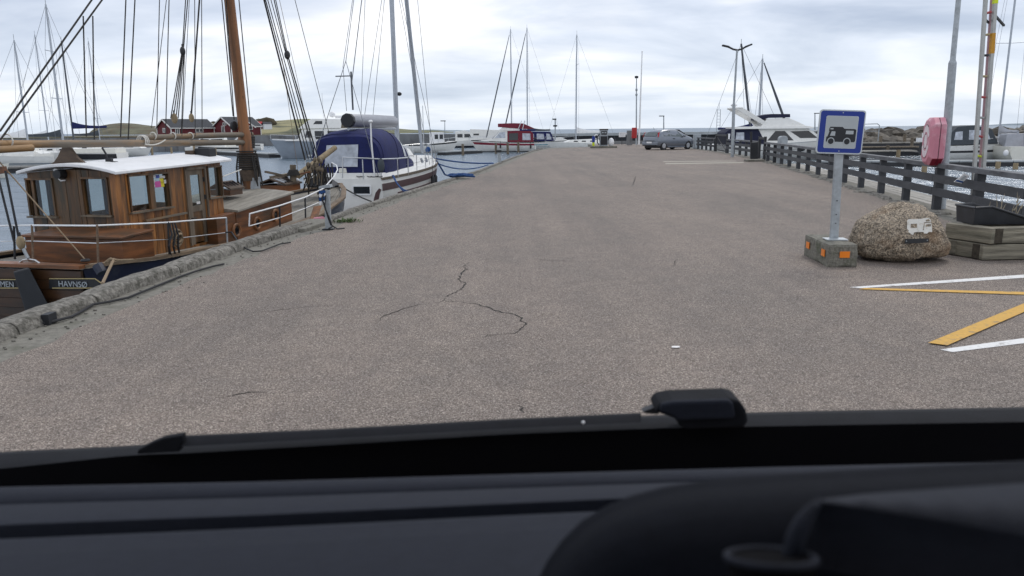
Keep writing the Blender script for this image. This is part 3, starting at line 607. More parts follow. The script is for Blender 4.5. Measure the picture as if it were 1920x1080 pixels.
# ---- deckhouse ahead of the wheelhouse, with portholes
TD = TW + .25; sd0, zd0 = sz(PT(426, 401, TD)); sd1, zd1 = sz(PT(545, 363, TD)); sd0 = s_f + .03
zd = lambda s: lerp(zd0, zd1, (s - sd0) / (sd1 - sd0))
for i in range(3):
    for sg in (1, -1): MB().hexa([W(sd0, sg * TD, lerp(-.6, zd0, i / 3) + .003), W(sd1, sg * TD, lerp(-.45, zd1, i / 3) + .003), W(sd1, sg * (TD - .05), lerp(-.45, zd1, i / 3) + .003), W(sd0, sg * (TD - .05), lerp(-.6, zd0, i / 3) + .003),
                                  W(sd0, sg * TD, lerp(-.6, zd0, (i + 1) / 3)), W(sd1, sg * TD, lerp(-.45, zd1, (i + 1) / 3)), W(sd1, sg * (TD - .05), lerp(-.45, zd1, (i + 1) / 3)), W(sd0, sg * (TD - .05), lerp(-.6, zd0, (i + 1) / 3))]).build('deckhouse_plank', 'varnish_h', boat)
MB().hexa([W(sd1 - .05, -TD + .05, -.4), W(sd1 - .05, TD - .05, -.4), W(sd1, TD - .05, -.4), W(sd1, -TD + .05, -.4), W(sd1 - .05, -TD + .05, zd1), W(sd1 - .05, TD - .05, zd1), W(sd1, TD - .05, zd1), W(sd1, -TD + .05, zd1)]).build('deckhouse_front', 'varnish_h', boat)
nb = 13
for k in range(nb):
    t0, t1 = lerp(-TD - .06, TD + .06, k / nb) + .005, lerp(-TD - .06, TD + .06, (k + 1) / nb) - .005; mb = MB(); cz = lambda t: .07 * (1 - (t / TD) ** 2)
    mb.hexa([W(sd0, t0, zd(sd0)), W(sd0, t1, zd(sd0)), W(sd1 + .06, t1, zd(sd1)), W(sd1 + .06, t0, zd(sd1)), W(sd0, t0, zd(sd0) + .045 + cz(t0)), W(sd0, t1, zd(sd0) + .045 + cz(t1)), W(sd1 + .06, t1, zd(sd1) + .045 + cz(t1)), W(sd1 + .06, t0, zd(sd1) + .045 + cz(t0))]).build('deckhouse_roof_board', 'teak_deck', boat)
# lower wheelhouse side panel (plinth)
sp0 = sz(PT(395, 420, TW + .1))[0]; MB().hexa([W(sp0, TW + .012, -.6), W(sd0 - .004, TW + .012, -.6), W(sd0 - .004, TD - .01, -.6), W(sp0, TD - .01, -.6), W(sp0, TW + .012, zd0 - .03), W(sd0 - .004, TW + .012, zd0), W(sd0 - .004, TD - .01, zd0), W(sp0, TD - .01, zd0 - .03)]).build('side_panel', 'varnish_h', boat, bevel=.01)
for u, v in ((443, 432), (482, 419), (516, 404)):
    c = PT(u, v, TD); f_ = MB().torus(c + BR * .01, BA, V((0, 0, 1)), .125, .032, 22, 6).build('porthole', 'spar_wood', boat, smooth=True)
    MB().cyl(c - BR * .02, c + BR * .006, .125, .125, 20).build('pane', 'dark_glass', f_)
# skylight hatches
def skylight(c, L, Wd, h, rz, name):
    R = Matrix.Rotation(rz, 3, 'Z'); o = MB().box(c + V((0, 0, h / 2)), (Wd, L, h), R).build(name, 'varnish_h', boat)
    for sg in (1, -1):
        f = lambda x, y, z: c + R @ V((x, y, z))
        lid = MB().hexa([f(0, -L / 2 - .04, h + .15), f(sg * (Wd / 2 + .04), -L / 2 - .04, h), f(sg * (Wd / 2 + .04), L / 2 + .04, h), f(0, L / 2 + .04, h + .15), f(0, -L / 2 - .04, h + .185), f(sg * (Wd / 2 + .04), -L / 2 - .04, h + .035), f(sg * (Wd / 2 + .04), L / 2 + .04, h + .035), f(0, L / 2 + .04, h + .185)]).build('skylight_lid', 'crutch_wood', o)
        for k in range(4):
            y0 = -L / 2 + L * (k + .15) / 4; y1 = -L / 2 + L * (k + .85) / 4
            g = MB(); g.hexa([f(sg * .06, y0, h + .165), f(sg * (Wd / 2 - .03), y0, h + .062), f(sg * (Wd / 2 - .03), y1, h + .062), f(sg * .06, y1, h + .165), f(sg * .06, y0, h + .172), f(sg * (Wd / 2 - .03), y0, h + .069), f(sg * (Wd / 2 - .03), y1, h + .069), f(sg * .06, y1, h + .172)]).build('pane', 'dark_glass', o)
skylight(D(524, 357, 20.2), .85, .78, .16, -.2, 'skylight')
skylight(PT(425, 365, .25) + V((0, 0, .0)), .5, .5, .12, -.2, 'companion_hatch')
# ---- mast, boom, gaff
mb0 = PT(470, 356, 0); mtop = PT(430, 0, 0); up_ = (mtop - mb0) * 1.9
mast = MB().tube([mb0 + (mtop - mb0) * f for f in (0, .12, .3, .33, .6, 1.0, 1.9)], [.175, .175, .155, .125, .12, .115, .08], 14).build('mast', 'spar_wood', boat, smooth=True)
MB().box(mb0 + V((0, 0, .13)), (.36, .30, .34), Matrix.Rotation(-.2, 3, 'Z')).build('mast_step', 'cabinet', mast, bevel=.01)
wr = MB(); rr = random.Random(2)
for k in range(9): wr.torus(mb0 + (mtop - mb0) * (.09 + k * .012) + V((0, 0, .12)), BA, BR, .215 + rr.uniform(0, .02), .016, 14, 5)
for k in range(10):
    a = rr.uniform(0, 6.28); p0 = mb0 + (mtop - mb0) * .19 + V((.21 * math.cos(a), .21 * math.sin(a), rr.uniform(-.05, .1))); q = V((.05 * math.cos(a), .05 * math.sin(a), 0))
    wr.tube([p0, p0 + q + V((0, 0, -.3)), p0 + q * 1.4 + V((.02, 0, -.62)), p0 + q + V((.06, 0, -.75)), p0 + V((.07, .02, -.4)), p0 + V((.03, .02, -.05))], .016, 5)
wr.build('rope_coils', 'rope_dark', mast, smooth=True)
mat('leather', (.085, .06, .042), .8, var=.35, scale=14, bump=.3)
MB().tube([mb0 + (mtop - mb0) * f + V((0, 0, .0)) for f in (.055, .12, .2)], [.205, .215, .185], 14).build('mast_wrap', 'leather', mast, smooth=True)
wr = MB()
for k in range(7): wr.torus(PT(464, 257 + k * 3.2, 0), BA, BR, .16, .022, 14, 5)
wr.build('rope_lashing', 'rope_dark', mast, smooth=True)
b0, b1 = PT(459, 267, .02), PT(-60, 271, 0)
bo_ = MB().tube([b0.lerp(b1, i / 10) for i in range(11)], [.06, .063, .066, .068, .07, .07, .07, .068, .066, .064, .06], 12).build('boom', 'boom_wood', boat, smooth=True)
MB().tube([PT(472, 252, .02), PT(400, 254, 0), PT(272, 257.5, 0)], [.06, .062, .05], 10).build('gaff', 'boom_wood', boat, smooth=True)
MB().tube([PT(60, 277, .12), PT(-60, 284, .12)], .055, 10).build('spare_spar', 'boom_wood', boat, smooth=True)
tie = MB()
for u in (265, 268, 271, 287, 324, 357, 14): 
    tie.torus(PT(u, 264 if u < 280 else 255, 0), BR, V((0, 0, 1)), .10 if u < 280 else .07, .012, 14, 5)
tie.tube(sag(PT(272, 270, .1), PT(310, 262, .1), .05), .012); tie.build('sail_ties', 'rope_white', boat, smooth=True)
mh = D(452, 236, 18.4); MB().lathe([(.02, -.05), (.11, -.03), (.12, 0), (.11, .03), (.02, .05)], mh + V((-.17, 0, 0)), V((1, -.3, 0)), 14).build('mast_sheave', 'iron', mast, smooth=True)
# ---- standing and running rigging
def line(u0, v0, u1, v1, t=0, r=.009, name='halyard', m='rope_dark', ext=.45, fT=PT):
    a, b = fT(u0, v0, t), fT(u1, v1, t); a2 = a + (a - b) * (ext if v0 <= 0 else 0); return MB().tube([a2, b], r, 5).build(name, m, boat)
for l in [(172, 0, 0, 246), (191, 0, -4, 268)]: line(*l, t=0, r=.016, name='topping_lift')
for l in [(156, 30, 162, 256, 0, .012), (174, 30, 177, 268, 0, .012), (236, 0, 226, 257, 0, .012), (253, 0, 240, 268, 0, .012), (299, 0, 294, 240, 0, .009), (312, 0, 284, 240, 0, .007), (317, 0, 310, 268, 0, .010), (378, 0, 379, 268, 0, .009), (365, 0, 366, 255, .1, .008), (355, 0, 341, 255, .1, .006)]:
    line(*l[:4], t=l[4], r=l[5], name='lazy_jack')
for l in [(348, 0, 342, 92), (352, 0, 344, 92), (341, 98, 320, 222), (342, 98, 325, 222), (343, 98, 330, 222), (345, 98, 334, 222), (346, 98, 340, 250)]: line(*l, t=0, r=.011, name='tackle_line')
line(374, 0, 358, 225, t=0, r=.018, name='tackle_line')
for u, v, s in ((342.5, 96, .075), (327, 222, .085), (359, 221, .075), (39, 455, .085)):
    p = PT(u, v, 0) if u > 100 else PS(u, v, -1.5); bk = MB().ball(p, (s * .75, s * .75, s * 1.25), 10, 8).build('block', 'pile_wood' if v > 200 else 'iron', boat, smooth=True)
    MB().tube([p + V((0, 0, s * 1.2)), p + V((0, 0, s * 1.9))], .016).build('shackle', 'iron', bk)
for l in [(416, 0, 437, 218, 0, .012), (421, 0, 436, 180, 0, .008), (424, 0, 439, 225, 0, .012), (448, 0, 473, 268, .1, .012), (455, 180, 470, 268, .1, .01)]: line(*l[:4], t=l[4], r=l[5], name='shroud')
for l in [(495, 0, 572, 300, .022), (498, 0, 578, 298, .014), (502, 0, 584, 300, .012), (508, 0, 590, 298, .010), (514, 0, 537, 100, .014), (517, 0, 539, 100, .012), (537, 106, 592, 296, .012), (540, 106, 596, 296, .018), (529, 110, 560, 330, .006), (553, 0, 617, 250, .008), (524, 0, 570, 205, .006)]:
    a, b = D(l[0], l[1], 19.4), D(l[2], l[3], 20.6); a2 = a + (a - b) * (.45 if l[1] == 0 else 0); MB().tube([a2, b], l[4], 5).build('shroud', 'rope_dark' if l[4] > .007 else 'rope_tan', boat)
bk = MB().ball(D(538.5, 103, 19.6), (.075, .075, .11), 10, 8).build('block', 'iron', boat, smooth=True)
rr = random.Random(9); dz = MB()
for k in range(12):
    p = D(578 + k * 2.4, 298 + rr.uniform(-3, 26), 20.6); dz.ball(p, (.05, .05, .07), 7, 5)
    dz.tube([p, p + V((rr.uniform(-.1, .1), 0, -rr.uniform(.15, .5)))], .018, 5)
dz.build('deadeyes', 'old_wood', boat, smooth=True)
dr = MB()
for k in range(11):
    p = D(570 + k * 4.5, 312 + rr.uniform(-6, 8), 20.6); dr.tube([p, p + V((.05, 0, -.25)), p + V((rr.uniform(-.1, .14), .02, -rr.uniform(.4, .95))), p + V((rr.uniform(-.02, .2), .02, -.3)), p + V((.1, 0, 0))], .02, 5)
dr.build('rope_coils', 'rope_dark', boat, smooth=True)
MB().bar(D(574, 320, 20.6), D(604, 314, 20.9), .08, .06).build('pin_rail', 'pile_wood', boat)
MB().bar(D(560, 327, 20.4), D(582, 322, 20.5), .05, .04).build('pin_rail', 'varnish_h', boat)
MB().tube([D(558, 330, 20.8), D(628, 277, 22.6)], [.09, .075], 10).build('bowsprit', 'pile_wood', boat, smooth=True)
sp_ = D(550, 345, 20.3); po = MB().cyl(sp_, D(549, 309, 20.3), .085, .08, 10).build('samson_post', 'old_wood', boat, smooth=True)
wr = MB()
for k in range(6): wr.torus(D(550, 319 + k * 1.8, 20.3), V((1, 0, 0)), V((0, 1, 0)), .11 + .012 * k, .014, 14, 5)
wr.build('rope_coils', 'rope_dark', po, smooth=True)
mb = MB(); p = D(534, 330, 20.5); mb.bar(p, D(498, 322, 20.0), .10, .05); mb.bar(p + V((.1, .1, .04)), D(508, 333, 20.2), .16, .07); mb.build('anchor', 'old_wood', boat)
MB().ball(D(558, 340, 20.6), (.05, .05, .09), 8, 6).build('deck_light', 'white_paint', boat, smooth=True)
mb = MB(); c = D(606, 340, 21.4); mb.hexa([c + V(q) for q in ((-.45, -.3, -.15), (.35, -.25, -.18), (.35, .5, -.1), (-.45, .5, -.1), (-.3, -.1, .12), (.12, -.05, .02), (.12, .4, .1), (-.3, .4, .16))]); mb.build('canvas_bundle', 'black', boat, bevel=.06)
# ---- railings
mat('rusty', (.17, .115, .075), .75, var=.4, scale=25)
def rail(pts, r, name, m='steel'): return MB().tube(pts, r, 8).build(name, m, boat, smooth=True)
ST = -1.48
TG = lambda u: 1.50
top = [PS(-30, 424, ST), PS(60, 422.5, ST), PS(180, 423, ST), PT(315, 417, 1.6), PT(424, 408, 1.62)]
low = [PS(-30, 453, ST), PS(60, 452, ST), PS(182, 456, ST), PT(315, 449, 1.6), PT(426, 436, 1.62)]
rail(top, .013, 'guard_rail', 'white_paint'); rail(low, .008, 'guard_rail')
for u, v, vb, s in ((60, 422.5, 490, 'S'), (182, 423, 492, 'S'), (26, 424, 486, 'S')):
    MB().cyl(PS(u, v - 1, ST), PS(u + 2, vb, ST), .017, .017, 8).build('stanchion', 'iron' if u < 50 else 'rusty', boat)
for u, v, vb in ((315, 416, 482), (424, 407, 470)): MB().cyl(PT(u, v, 1.6), PT(u + 3, vb, 1.6), .018, .018, 8).build('stanchion', 'iron' if u < 400 else 'galv', boat)
top = [PT(467, 424, 1.5), PT(468, 401, 1.5), PT(523, 386, 1.5), PT(572, 370, 1.42), PT(607, 353, 1.25), D(627, 330, 20.6), D(633, 318, 21.2), D(631, 310, 21.6), D(622, 305, 21.8)]
rail(top, .016, 'guard_rail', 'white_paint'); rail([PT(467, 424, 1.5), PT(525, 408, 1.5), PT(573, 390, 1.42), PT(601, 378, 1.3)], .011, 'guard_rail', 'white_paint')
for u, v, vb, t in ((524, 386, 425, 1.5), (572, 370, 412, 1.42), (598, 357, 380, 1.3)): MB().cyl(PT(u, v, t), PT(u + 1, vb, t), .02, .02, 8).build('stanchion', 'iron', boat)
# rope coil and straps on the rail, chain
rc = MB(); c = PT(334, 447, 1.6)
for k in range(8): rc.torus(c + V((rr.uniform(-.04, .04), rr.uniform(-.04, .04), rr.uniform(-.09, .09))), BA, V((0, 0, 1)) * 1 + BR * rr.uniform(-.3, .3), .11, .016, 12, 5)
rc.build('rope_coils', 'rope_tan', boat, smooth=True)
rc = MB(); 
for k in range(3): rc.tube([PT(318 + k * 5, 418, 1.62), PT(322 + k * 6, 440, 1.66), PT(316 + k * 9, 462, 1.66), PT(322 + k * 8, 484, 1.64)], .017, 5)
rc.build('straps', 'black', boat)
# transom: name boards, rudder head, fender, ring
MB().hexa([PS(92, 541, -1.63), PS(190, 541, -1.63), PS(190, 541, -1.60), PS(92, 541, -1.60), PS(92, 523, -1.63), PS(181, 523, -1.63), PS(181, 523, -1.60), PS(92, 523, -1.60)]).build('name_board', 'black', boat)
MB().hexa([PS(-60, 541, -1.63), PS(40, 541, -1.63), PS(40, 541, -1.60), PS(-60, 541, -1.60), PS(-60, 524, -1.63), PS(37, 524, -1.63), PS(37, 524, -1.60), PS(-60, 524, -1.60)]).build('name_board', 'black', boat)
tr_ = MB()
for a, b in (((93, 522.5), (178, 522.5)), ((178, 522.5), (190, 531)), ((98, 540), (188, 540)), ((-60, 524), (37, 524)), ((-60, 540), (40, 540))): tr_.bar(PS(*a, -1.645), PS(*b, -1.645), .012, .012)
tr_.build('name_trim', 'gold', boat)
hgt = (PS(120, 526, -1.64) - PS(120, 537, -1.64)).length
text_part('HAVNSØ', 'lettering', 'galv', boat, PS(110, 537, -1.64), BR, V((0, 0, 1)), hgt); text_part('MEN', 'lettering', 'galv', boat, PS(1, 537.5, -1.64), BR, V((0, 0, 1)), hgt)
MB().hexa([PS(48, 585, -1.62), PS(98, 585, -1.62), PS(98, 585, -1.75), PS(48, 585, -1.75), PS(25, 508, -1.62), PS(54, 500, -1.62), PS(54, 502, -1.80), PS(25, 510, -1.80)]).build('rudder_head', 'black', boat, bevel=.02)
MB().tube([PS(183, 497, -1.6), PS(192, 512, -1.62)], .08, 8).build('fender', 'navy_hull', boat, smooth=True)
MB().tube([PS(35, 494, -1.5), PS(43, 488, -1.5), PS(54, 486, -1.5), PS(66, 488, -1.5), PS(75, 494, -1.5)], .016).build('rope_horse', 'steel', boat)
MB().tube([PS(44, 466, -1.5), PS(48, 475, -1.5), PS(53, 484, -1.5)], .025, 6).build('chain', 'galv', boat)
for l in [((-4, 330), (26, 452)), ((10, 320), (36, 450))]: MB().tube([PS(*l[0], -1.5), PS(*l[1], -1.5)], .017, 6).build('backstay', 'iron', boat)
MB().tube([PS(-4, 300, -1.4), PS(160, 487, -1.4)], .010, 6).build('backstay', 'rope_tan', boat)
MB().torus(PS(160, 488, -1.45), BR, BA, .05, .02, 12, 6).build('cleat', 'iron', boat)
MB().bar(PS(-30, 325, -1.45), PS(9, 318, -1.45), .09, .1).build('davit', 'varnish_h', boat)
MB().tube([PT(425, 320 + 12, 1.0) if False else D(418, 331, 16.1), D(452, 318, 17.5)], .012, 5).build('deck_line', 'rope_white', boat)
# mooring lines and plank fender beside the kerb
mo = thing('mooring_rope', 'pale rope from the wooden stern down to the kerb', 'rope', PS(210, 489, -1.5))
MB().tube([PS(203, 492, -1.5), PS(207, 486, -1.5), PS(214, 486, -1.5), PS(212, 490, -1.55), D(204, 506, 10.6), D(192, 532, 9.1)], .020, 6).build('rope', 'rope_tan', mo, smooth=True)
MB().tube([PS(198, 492, -1.5), PS(207, 485, -1.5), PS(222, 488, -1.5), PS(250, 487, -1.4)], .02, 6).build('eye_splice', 'rope_tan', mo, smooth=True)
fp = thing('fender_board', 'yellow wooden fender board hanging between the wooden bow and the kerb', 'fender', D(590, 400, 16))
MB().hexa([D(582, 412, 15.2), D(594, 412, 15.2), D(594, 412, 15.32), D(580, 412, 15.32), D(588, 387, 15.6), D(604, 385, 15.6), D(604, 385, 15.72), D(588, 387, 15.72)]).build('board', 'spar_wood', fp)
MB().tube([D(590, 412, 15.1), D(606, 410, 15.0)], .045, 8).build('roller', 'faded_red', fp, smooth=True)

# ------------------------------------------------------------------ boat builders (local: x ahead, y to port, z up from the waterline)
class Hull:
    def __init__(s, L, B, hs, hb, stern=.85, fine=2.1, mid=.42, rake=.12, chine=.62, draft=.35):
        s.L, s.B, s.hs, s.hb, s.stern, s.fine, s.mid, s.rake, s.chine, s.draft = L, B, hs, hb, stern, fine, mid, rake, chine, draft
    def b(s, t):
        if t < s.mid: return s.B / 2 * (s.stern + (1 - s.stern) * math.sin(math.pi / 2 * t / s.mid))
        return max(.015, s.B / 2 * (1 - ((t - s.mid) / (1 - s.mid)) ** s.fine))
    def h(s, t): return s.hs + (s.hb - s.hs) * t ** 1.8
    def P(s, t, f, sg=1, off=0):
        b, h = s.b(t), s.h(t); c = s.chine * (1 - .35 * t)
        w = b * (lerp(c, (c + 1) / 2 + .12, f / .5) if f < .5 else lerp((c + 1) / 2 + .12, 1.0, (f - .5) / .5))
        return V((s.L * t - s.rake * s.L * (1 - f) * t ** 4, sg * (w + off), h * f))
    def body(s, n=18):
        R = []
        for i in range(n + 1):
            t = i / n; fs = (1, .75, .5, .25, 0)
            R.append([s.P(t, f, 1) for f in fs] + [V((s.L * t - s.rake * s.L * 1.1 * t ** 4, 0, -s.draft * (1 - .7 * t)))] + [s.P(t, f, -1) for f in reversed(fs)])
        return MB().loft(R)
    def strip(s, f0, f1, t0=0, t1=1, off=.012, n=18):
        mb = MB()
        for sg in (1, -1):
            mb.loft([[s.P(lerp(t0, t1, i / n), f0, sg, off), s.P(lerp(t0, t1, i / n), f1, sg, off), s.P(lerp(t0, t1, i / n), f1, sg, -.03), s.P(lerp(t0, t1, i / n), f0, sg, -.03)] for i in range(n + 1)])
        return mb
def side_house(poly, w0, w1, z0, z1):
    W_ = lambda z: lerp(w0, w1, (z - z0) / (z1 - z0)); return MB().loft([[V((x, W_(z), z)) for x, z in poly], [V((x, -W_(z), z)) for x, z in poly]]), W_
def side_plate(poly, Wf, off=.012, sides=(1, -1)):
    mb = MB()
    for sg in sides: mb.prism([V((x, sg * (Wf(z) + off), z)) for x, z in poly], (0, -sg * .03, 0))
    return mb
def pulpit(root, hull, t0, h, m='steel', r=.016, n=6):
    for sg in (1, -1):
        pass
    pts = [hull.P(lerp(t0, .99, i / n), 1, 1, -.06) + V((0, 0, h)) for i in range(n + 1)]; pts += [V((p.x, -p.y, p.z)) for p in reversed(pts)]
    pl = MB().tube(pts, r, 6)
    for i in (0, 3, 6, 7, 10, 13): pl.cyl(pts[i], pts[i] - V((0, 0, h)), r)
    return pl.build('pulpit', m, root, smooth=True)
def place(root_args, hull_mat='white_gel'):
    pass
def sail_rig(root, xm, zdeck, H, L, hull, boom_len=None, m='alu_mast', cover=None, furl=None, spreaders=(.5,), r=.06, boom_z=1.2, lean=0):
    top = V((xm + lean, 0, zdeck + H)); base = V((xm, 0, zdeck))
    ma = MB().tube([base, base.lerp(top, .6), top], [r, r, r * .75], 8).build('mast', m, root, smooth=True)
    sp = MB()
    for f in spreaders:
        p = base.lerp(top, f); w = hull.B * .36; sp.tube([p + V((-.1, w, .02)), p, p + V((-.1, -w, .02))], r * .35, 5)
    if spreaders: sp.build('spreader', m, ma)
    wi = MB(); rw = .011 if H > 8 else .009; rw = r * .14
    for sg in (1, -1):
        prev = top; cp = V((xm - .1, sg * hull.b(min(.95, xm / hull.L)) * .95, hull.h(xm / hull.L)))
        if spreaders:
            p = base.lerp(top, spreaders[-1]) + V((-.1, sg * hull.B * .36, .02)); wi.tube([top, p, cp], rw, 4)
        else: wi.tube([top, cp], rw, 4)
    wi.tube([top, V((.1, 0, hull.hs))], rw, 4); wi.tube([top, V((hull.L * .98, 0, hull.hb))], rw, 4); wi.build('stay', 'wire', root)
    MB().tube([top, top + V((0, 0, .5))], r * .2, 4).build('antenna', 'wire', ma)
    if furl: MB().tube([V((hull.L * .97, 0, hull.hb + .3)), V((hull.L * .97, 0, hull.hb + .3)).lerp(top, .5), top.lerp(V((hull.L * .97, 0, hull.hb)), .05)], [r * 1.1, r * 1.15, r * .5], 7).build('furled_jib', furl, root, smooth=True)
    if boom_len:
        b0 = V((xm - .05, 0, zdeck + boom_z)); b1 = V((xm - boom_len, 0, zdeck + boom_z + .05)); bo = MB().tube([b0, b1], r * .8, 8).build('boom', m, root, smooth=True)
        if cover:
            n = 8; rr = []
            for i in range(n + 1):
                f = i / n; hgt = .16 + .55 * (1 - f) ** 3; c = b0.lerp(b1, f); rr.append([c + V((0, .11 * math.cos(a), (hgt if math.sin(a) > 0 else .12) * math.sin(a) + .03 * noise.noise(V((i, a, 1))))) for a in [k * math.pi / 4 for k in range(8)]])
            MB().loft(rr).build('sail_cover', cover, bo, smooth=True)
    return ma
def boat_root(name, label, cat, x, y, rz, group=None): return thing(name, label, cat, (x, y, WZ), rz, group, world=False)
def yaw(u0, v0, u1, v1): pass

# ------------------------------------------------------------------ WHITE SAILING BOAT WITH THE BLUE COCKPIT TENT
hd = math.atan2(.99, .137)
yb = boat_root('sailing_boat', 'white sailing boat with a navy blue cockpit tent moored ahead of the wooden boat', 'sailboat', -5.5, 25, hd)
H1 = Hull(10.9, 3.3, 1.42, 1.75, stern=.80, fine=2.3, mid=.45, rake=.10, chine=.80, draft=.4)
H1.body(24).build('hull', 'white_gel', yb, smooth=True)
H1.strip(.73, .89, .0, .97, .014, 24).build('hull_stripe', 'brown_stripe', yb)
H1.strip(.60, .63, .12, .85, .03, 20).build('rubbing_strake', 'brown_stripe', yb)
H1.strip(.97, 1.03, 0, .985, .015, 24).build('toe_rail', 'old_wood', yb)
# transom stripe curving down its edge, window, swim platform, ladder step, outlet
ts_ = MB()
for sg in (1, -1):
    a = [V((-.014, sg * y, z)) for y, z in ((1.30, 1.08), (1.25, .98), (1.20, .80), (1.13, .55), (1.08, .32))]; b = [V((-.014, sg * y, z)) for y, z in ((1.22, 1.12), (1.10, .98), (1.04, .80), (.98, .55), (.94, .32))]
    MB().loft([[p, q, q + V((.03, 0, 0)), p + V((.03, 0, 0))] for p, q in zip(a, b)]).build('transom_stripe', 'brown_stripe', yb)
wf = MB()
for a, b in (((-.74, .92), (-.14, .92)), ((-.74, 1.2), (-.14, 1.2)), ((-.74, .92), (-.74, 1.2)), ((-.14, .92), (-.14, 1.2))): wf.bar((-.02, a[0] - .2, a[1]), (-.02, b[0] - .2, b[1]), .05, .05)
sw = wf.build('stern_window', 'white_paint', yb, bevel=.008); MB().box((-.008, -.64, 1.06), (.02, .6, .28)).build('pane', 'dark_glass', sw)
MB().box((-.28, 0, .22), (.6, 2.4, .07)).build('swim_platform', 'brown_stripe', yb, bevel=.02)
MB().box((-.3, .2, .16), (.66, 2.2, .07)).build('platform_edge', 'white_gel', yb, bevel=.02)
MB().box((-.012, -.72, .52), (.02, .16, .05)).build('exhaust', 'iron', yb, bevel=.01)
MB().tube([(-.02, .75, .35), (-.14, .75, .35), (-.14, .75, .9), (-.02, .75, .9)], .018).build('boarding_step', 'steel', yb)
MB().tube([(-.02, .55, 1.02), (-.1, .15, 1.12)], .03).build('flag_socket', 'iron', yb)
# coaming and cabin trunk
poly = [(.15, 1.38), (6.0, 1.45), (5.95, 1.62), (.18, 1.60)]
m_, Wc = side_house(poly, 1.32, 1.24, 1.38, 1.62); m_.build('coaming', 'white_gel', yb, smooth=False, bevel=.03)
poly = [(5.0, 1.45), (9.0, 1.62), (8.3, 1.90), (5.0, 2.02)]
m_, Wk = side_house(poly, 1.12, .9, 1.45, 2.02); cab = m_.build('cabin', 'white_gel', yb, bevel=.04)
for x in (6.3, 7.05): side_plate([(x, 1.66), (x + .34, 1.68), (x + .32, 1.85), (x + .02, 1.84)], Wk, sides=(-1,)).build('window', 'dark_glass', cab)
MB().hexa([V(p) for p in ((7.3, -.35, 1.96), (7.9, -.33, 1.90), (7.9, .33, 1.90), (7.3, .35, 1.96), (7.3, -.35, 2.03), (7.9, -.33, 1.97), (7.9, .33, 1.97), (7.3, .35, 2.03))]).build('fore_hatch', 'dark_glass', cab)
poly = [(4.95, 2.0), (5.6, 1.95), (5.35, 2.25), (5.0, 2.3)]
m_, Wv = side_house(poly, .95, .8, 1.95, 2.3); m_.build('windscreen', 'white_gel', yb, bevel=.02)
MB().prism([V((5.64, -.8, 1.97)), V((5.64, .8, 1.97)), V((5.39, .7, 2.23)), V((5.39, -.7, 2.23))], (.02, 0, .01)).build('windscreen_pane', 'soft_window', yb)
# cockpit tent: lofted arches with clear panels
ST_ = [(.35, 1.10, .62), (.45, 1.20, 1.20), (.75, 1.26, 1.34), (1.5, 1.26, 1.43), (2.3, 1.24, 1.45), (3.0, 1.20, 1.36), (4.1, 1.14, .88), (5.1, 1.04, .34)]
def tent(x_, a, off=0):
    k = 0
    while k < len(ST_) - 2 and x_ > ST_[k + 1][0]: k += 1
    f = (x_ - ST_[k][0]) / (ST_[k + 1][0] - ST_[k][0]); w = lerp(ST_[k][1], ST_[k + 1][1], f) + off; hh = lerp(ST_[k][2], ST_[k + 1][2], f) + off
    c, s_ = math.cos(a), math.sin(a); e = .54
    return V((x_, w * (abs(c) ** e) * (1 if c > 0 else -1), 1.58 + hh * abs(s_) ** e))
na = 18; R = [[tent(x_, math.pi * j / na) + V((0, 0, .012 * math.sin(7 * x_ + j))) for j in range(na + 1)] for x_ in [.35, .40, .45, .6, .75, 1.1, 1.5, 1.9, 2.3, 2.65, 3.0, 3.35, 3.7, 4.1, 4.6, 5.1]]
tn = MB().loft(R, closed=False); tn.f.append(tuple(range(na, -1, -1))); te = tn.build('cockpit_tent', 'navy_canvas', yb, smooth=True)
# aft panel of the tent (slightly sloping wall) with its clear window
aw = [V((.33 + .07 * (z - 1.58), y, z)) for y, z in [(tent(.42, math.pi * j / 16).y * 1.0, tent(.42, math.pi * j / 16).z) for j in range(17)]]
MB().prism(aw, (.02, 0, 0)).build('aft_panel', 'navy_canvas', te)
def quad_plate(ps, d, name, m, par): return MB().prism([V(p) for p in ps], d).build(name, m, par)
quad_plate([(.325, .72, 1.80), (.325, -.42, 1.80), (.385, -.46, 2.52), (.385, .62, 2.50)], (-.02, 0, 0), 'clear_window', 'soft_window', te)
for (x0, x1, a0_, a1_) in ((3.0, 3.35, .16, .72), (3.75, 4.2, .2, .95)):
    for sg in (0, 1):
        A = lambda a: math.pi - a if sg else a
        g = MB().loft([[tent(lerp(x0, x1, i / 4) + .25 * (1 if x0 > 2 else 0) * (1 - j / 5), A(lerp(a0_, a1_, j / 5)), .014) for j in range(6)] for i in range(5)], closed=False); g.build('clear_window', 'soft_window', te)
for x_ in (.62, 2.3, 3.55): MB().tube([tent(x_, math.pi * j / 18, .004) for j in range(19)], .012, 5).build('seam_piping', 'navy_seam', te)
MB().tube([tent(lerp(2.9, 4.9, i / 8), lerp(1.15, .35, i / 8), .01) for i in range(9)], .014, 5).build('seam_piping', 'white_paint', te)
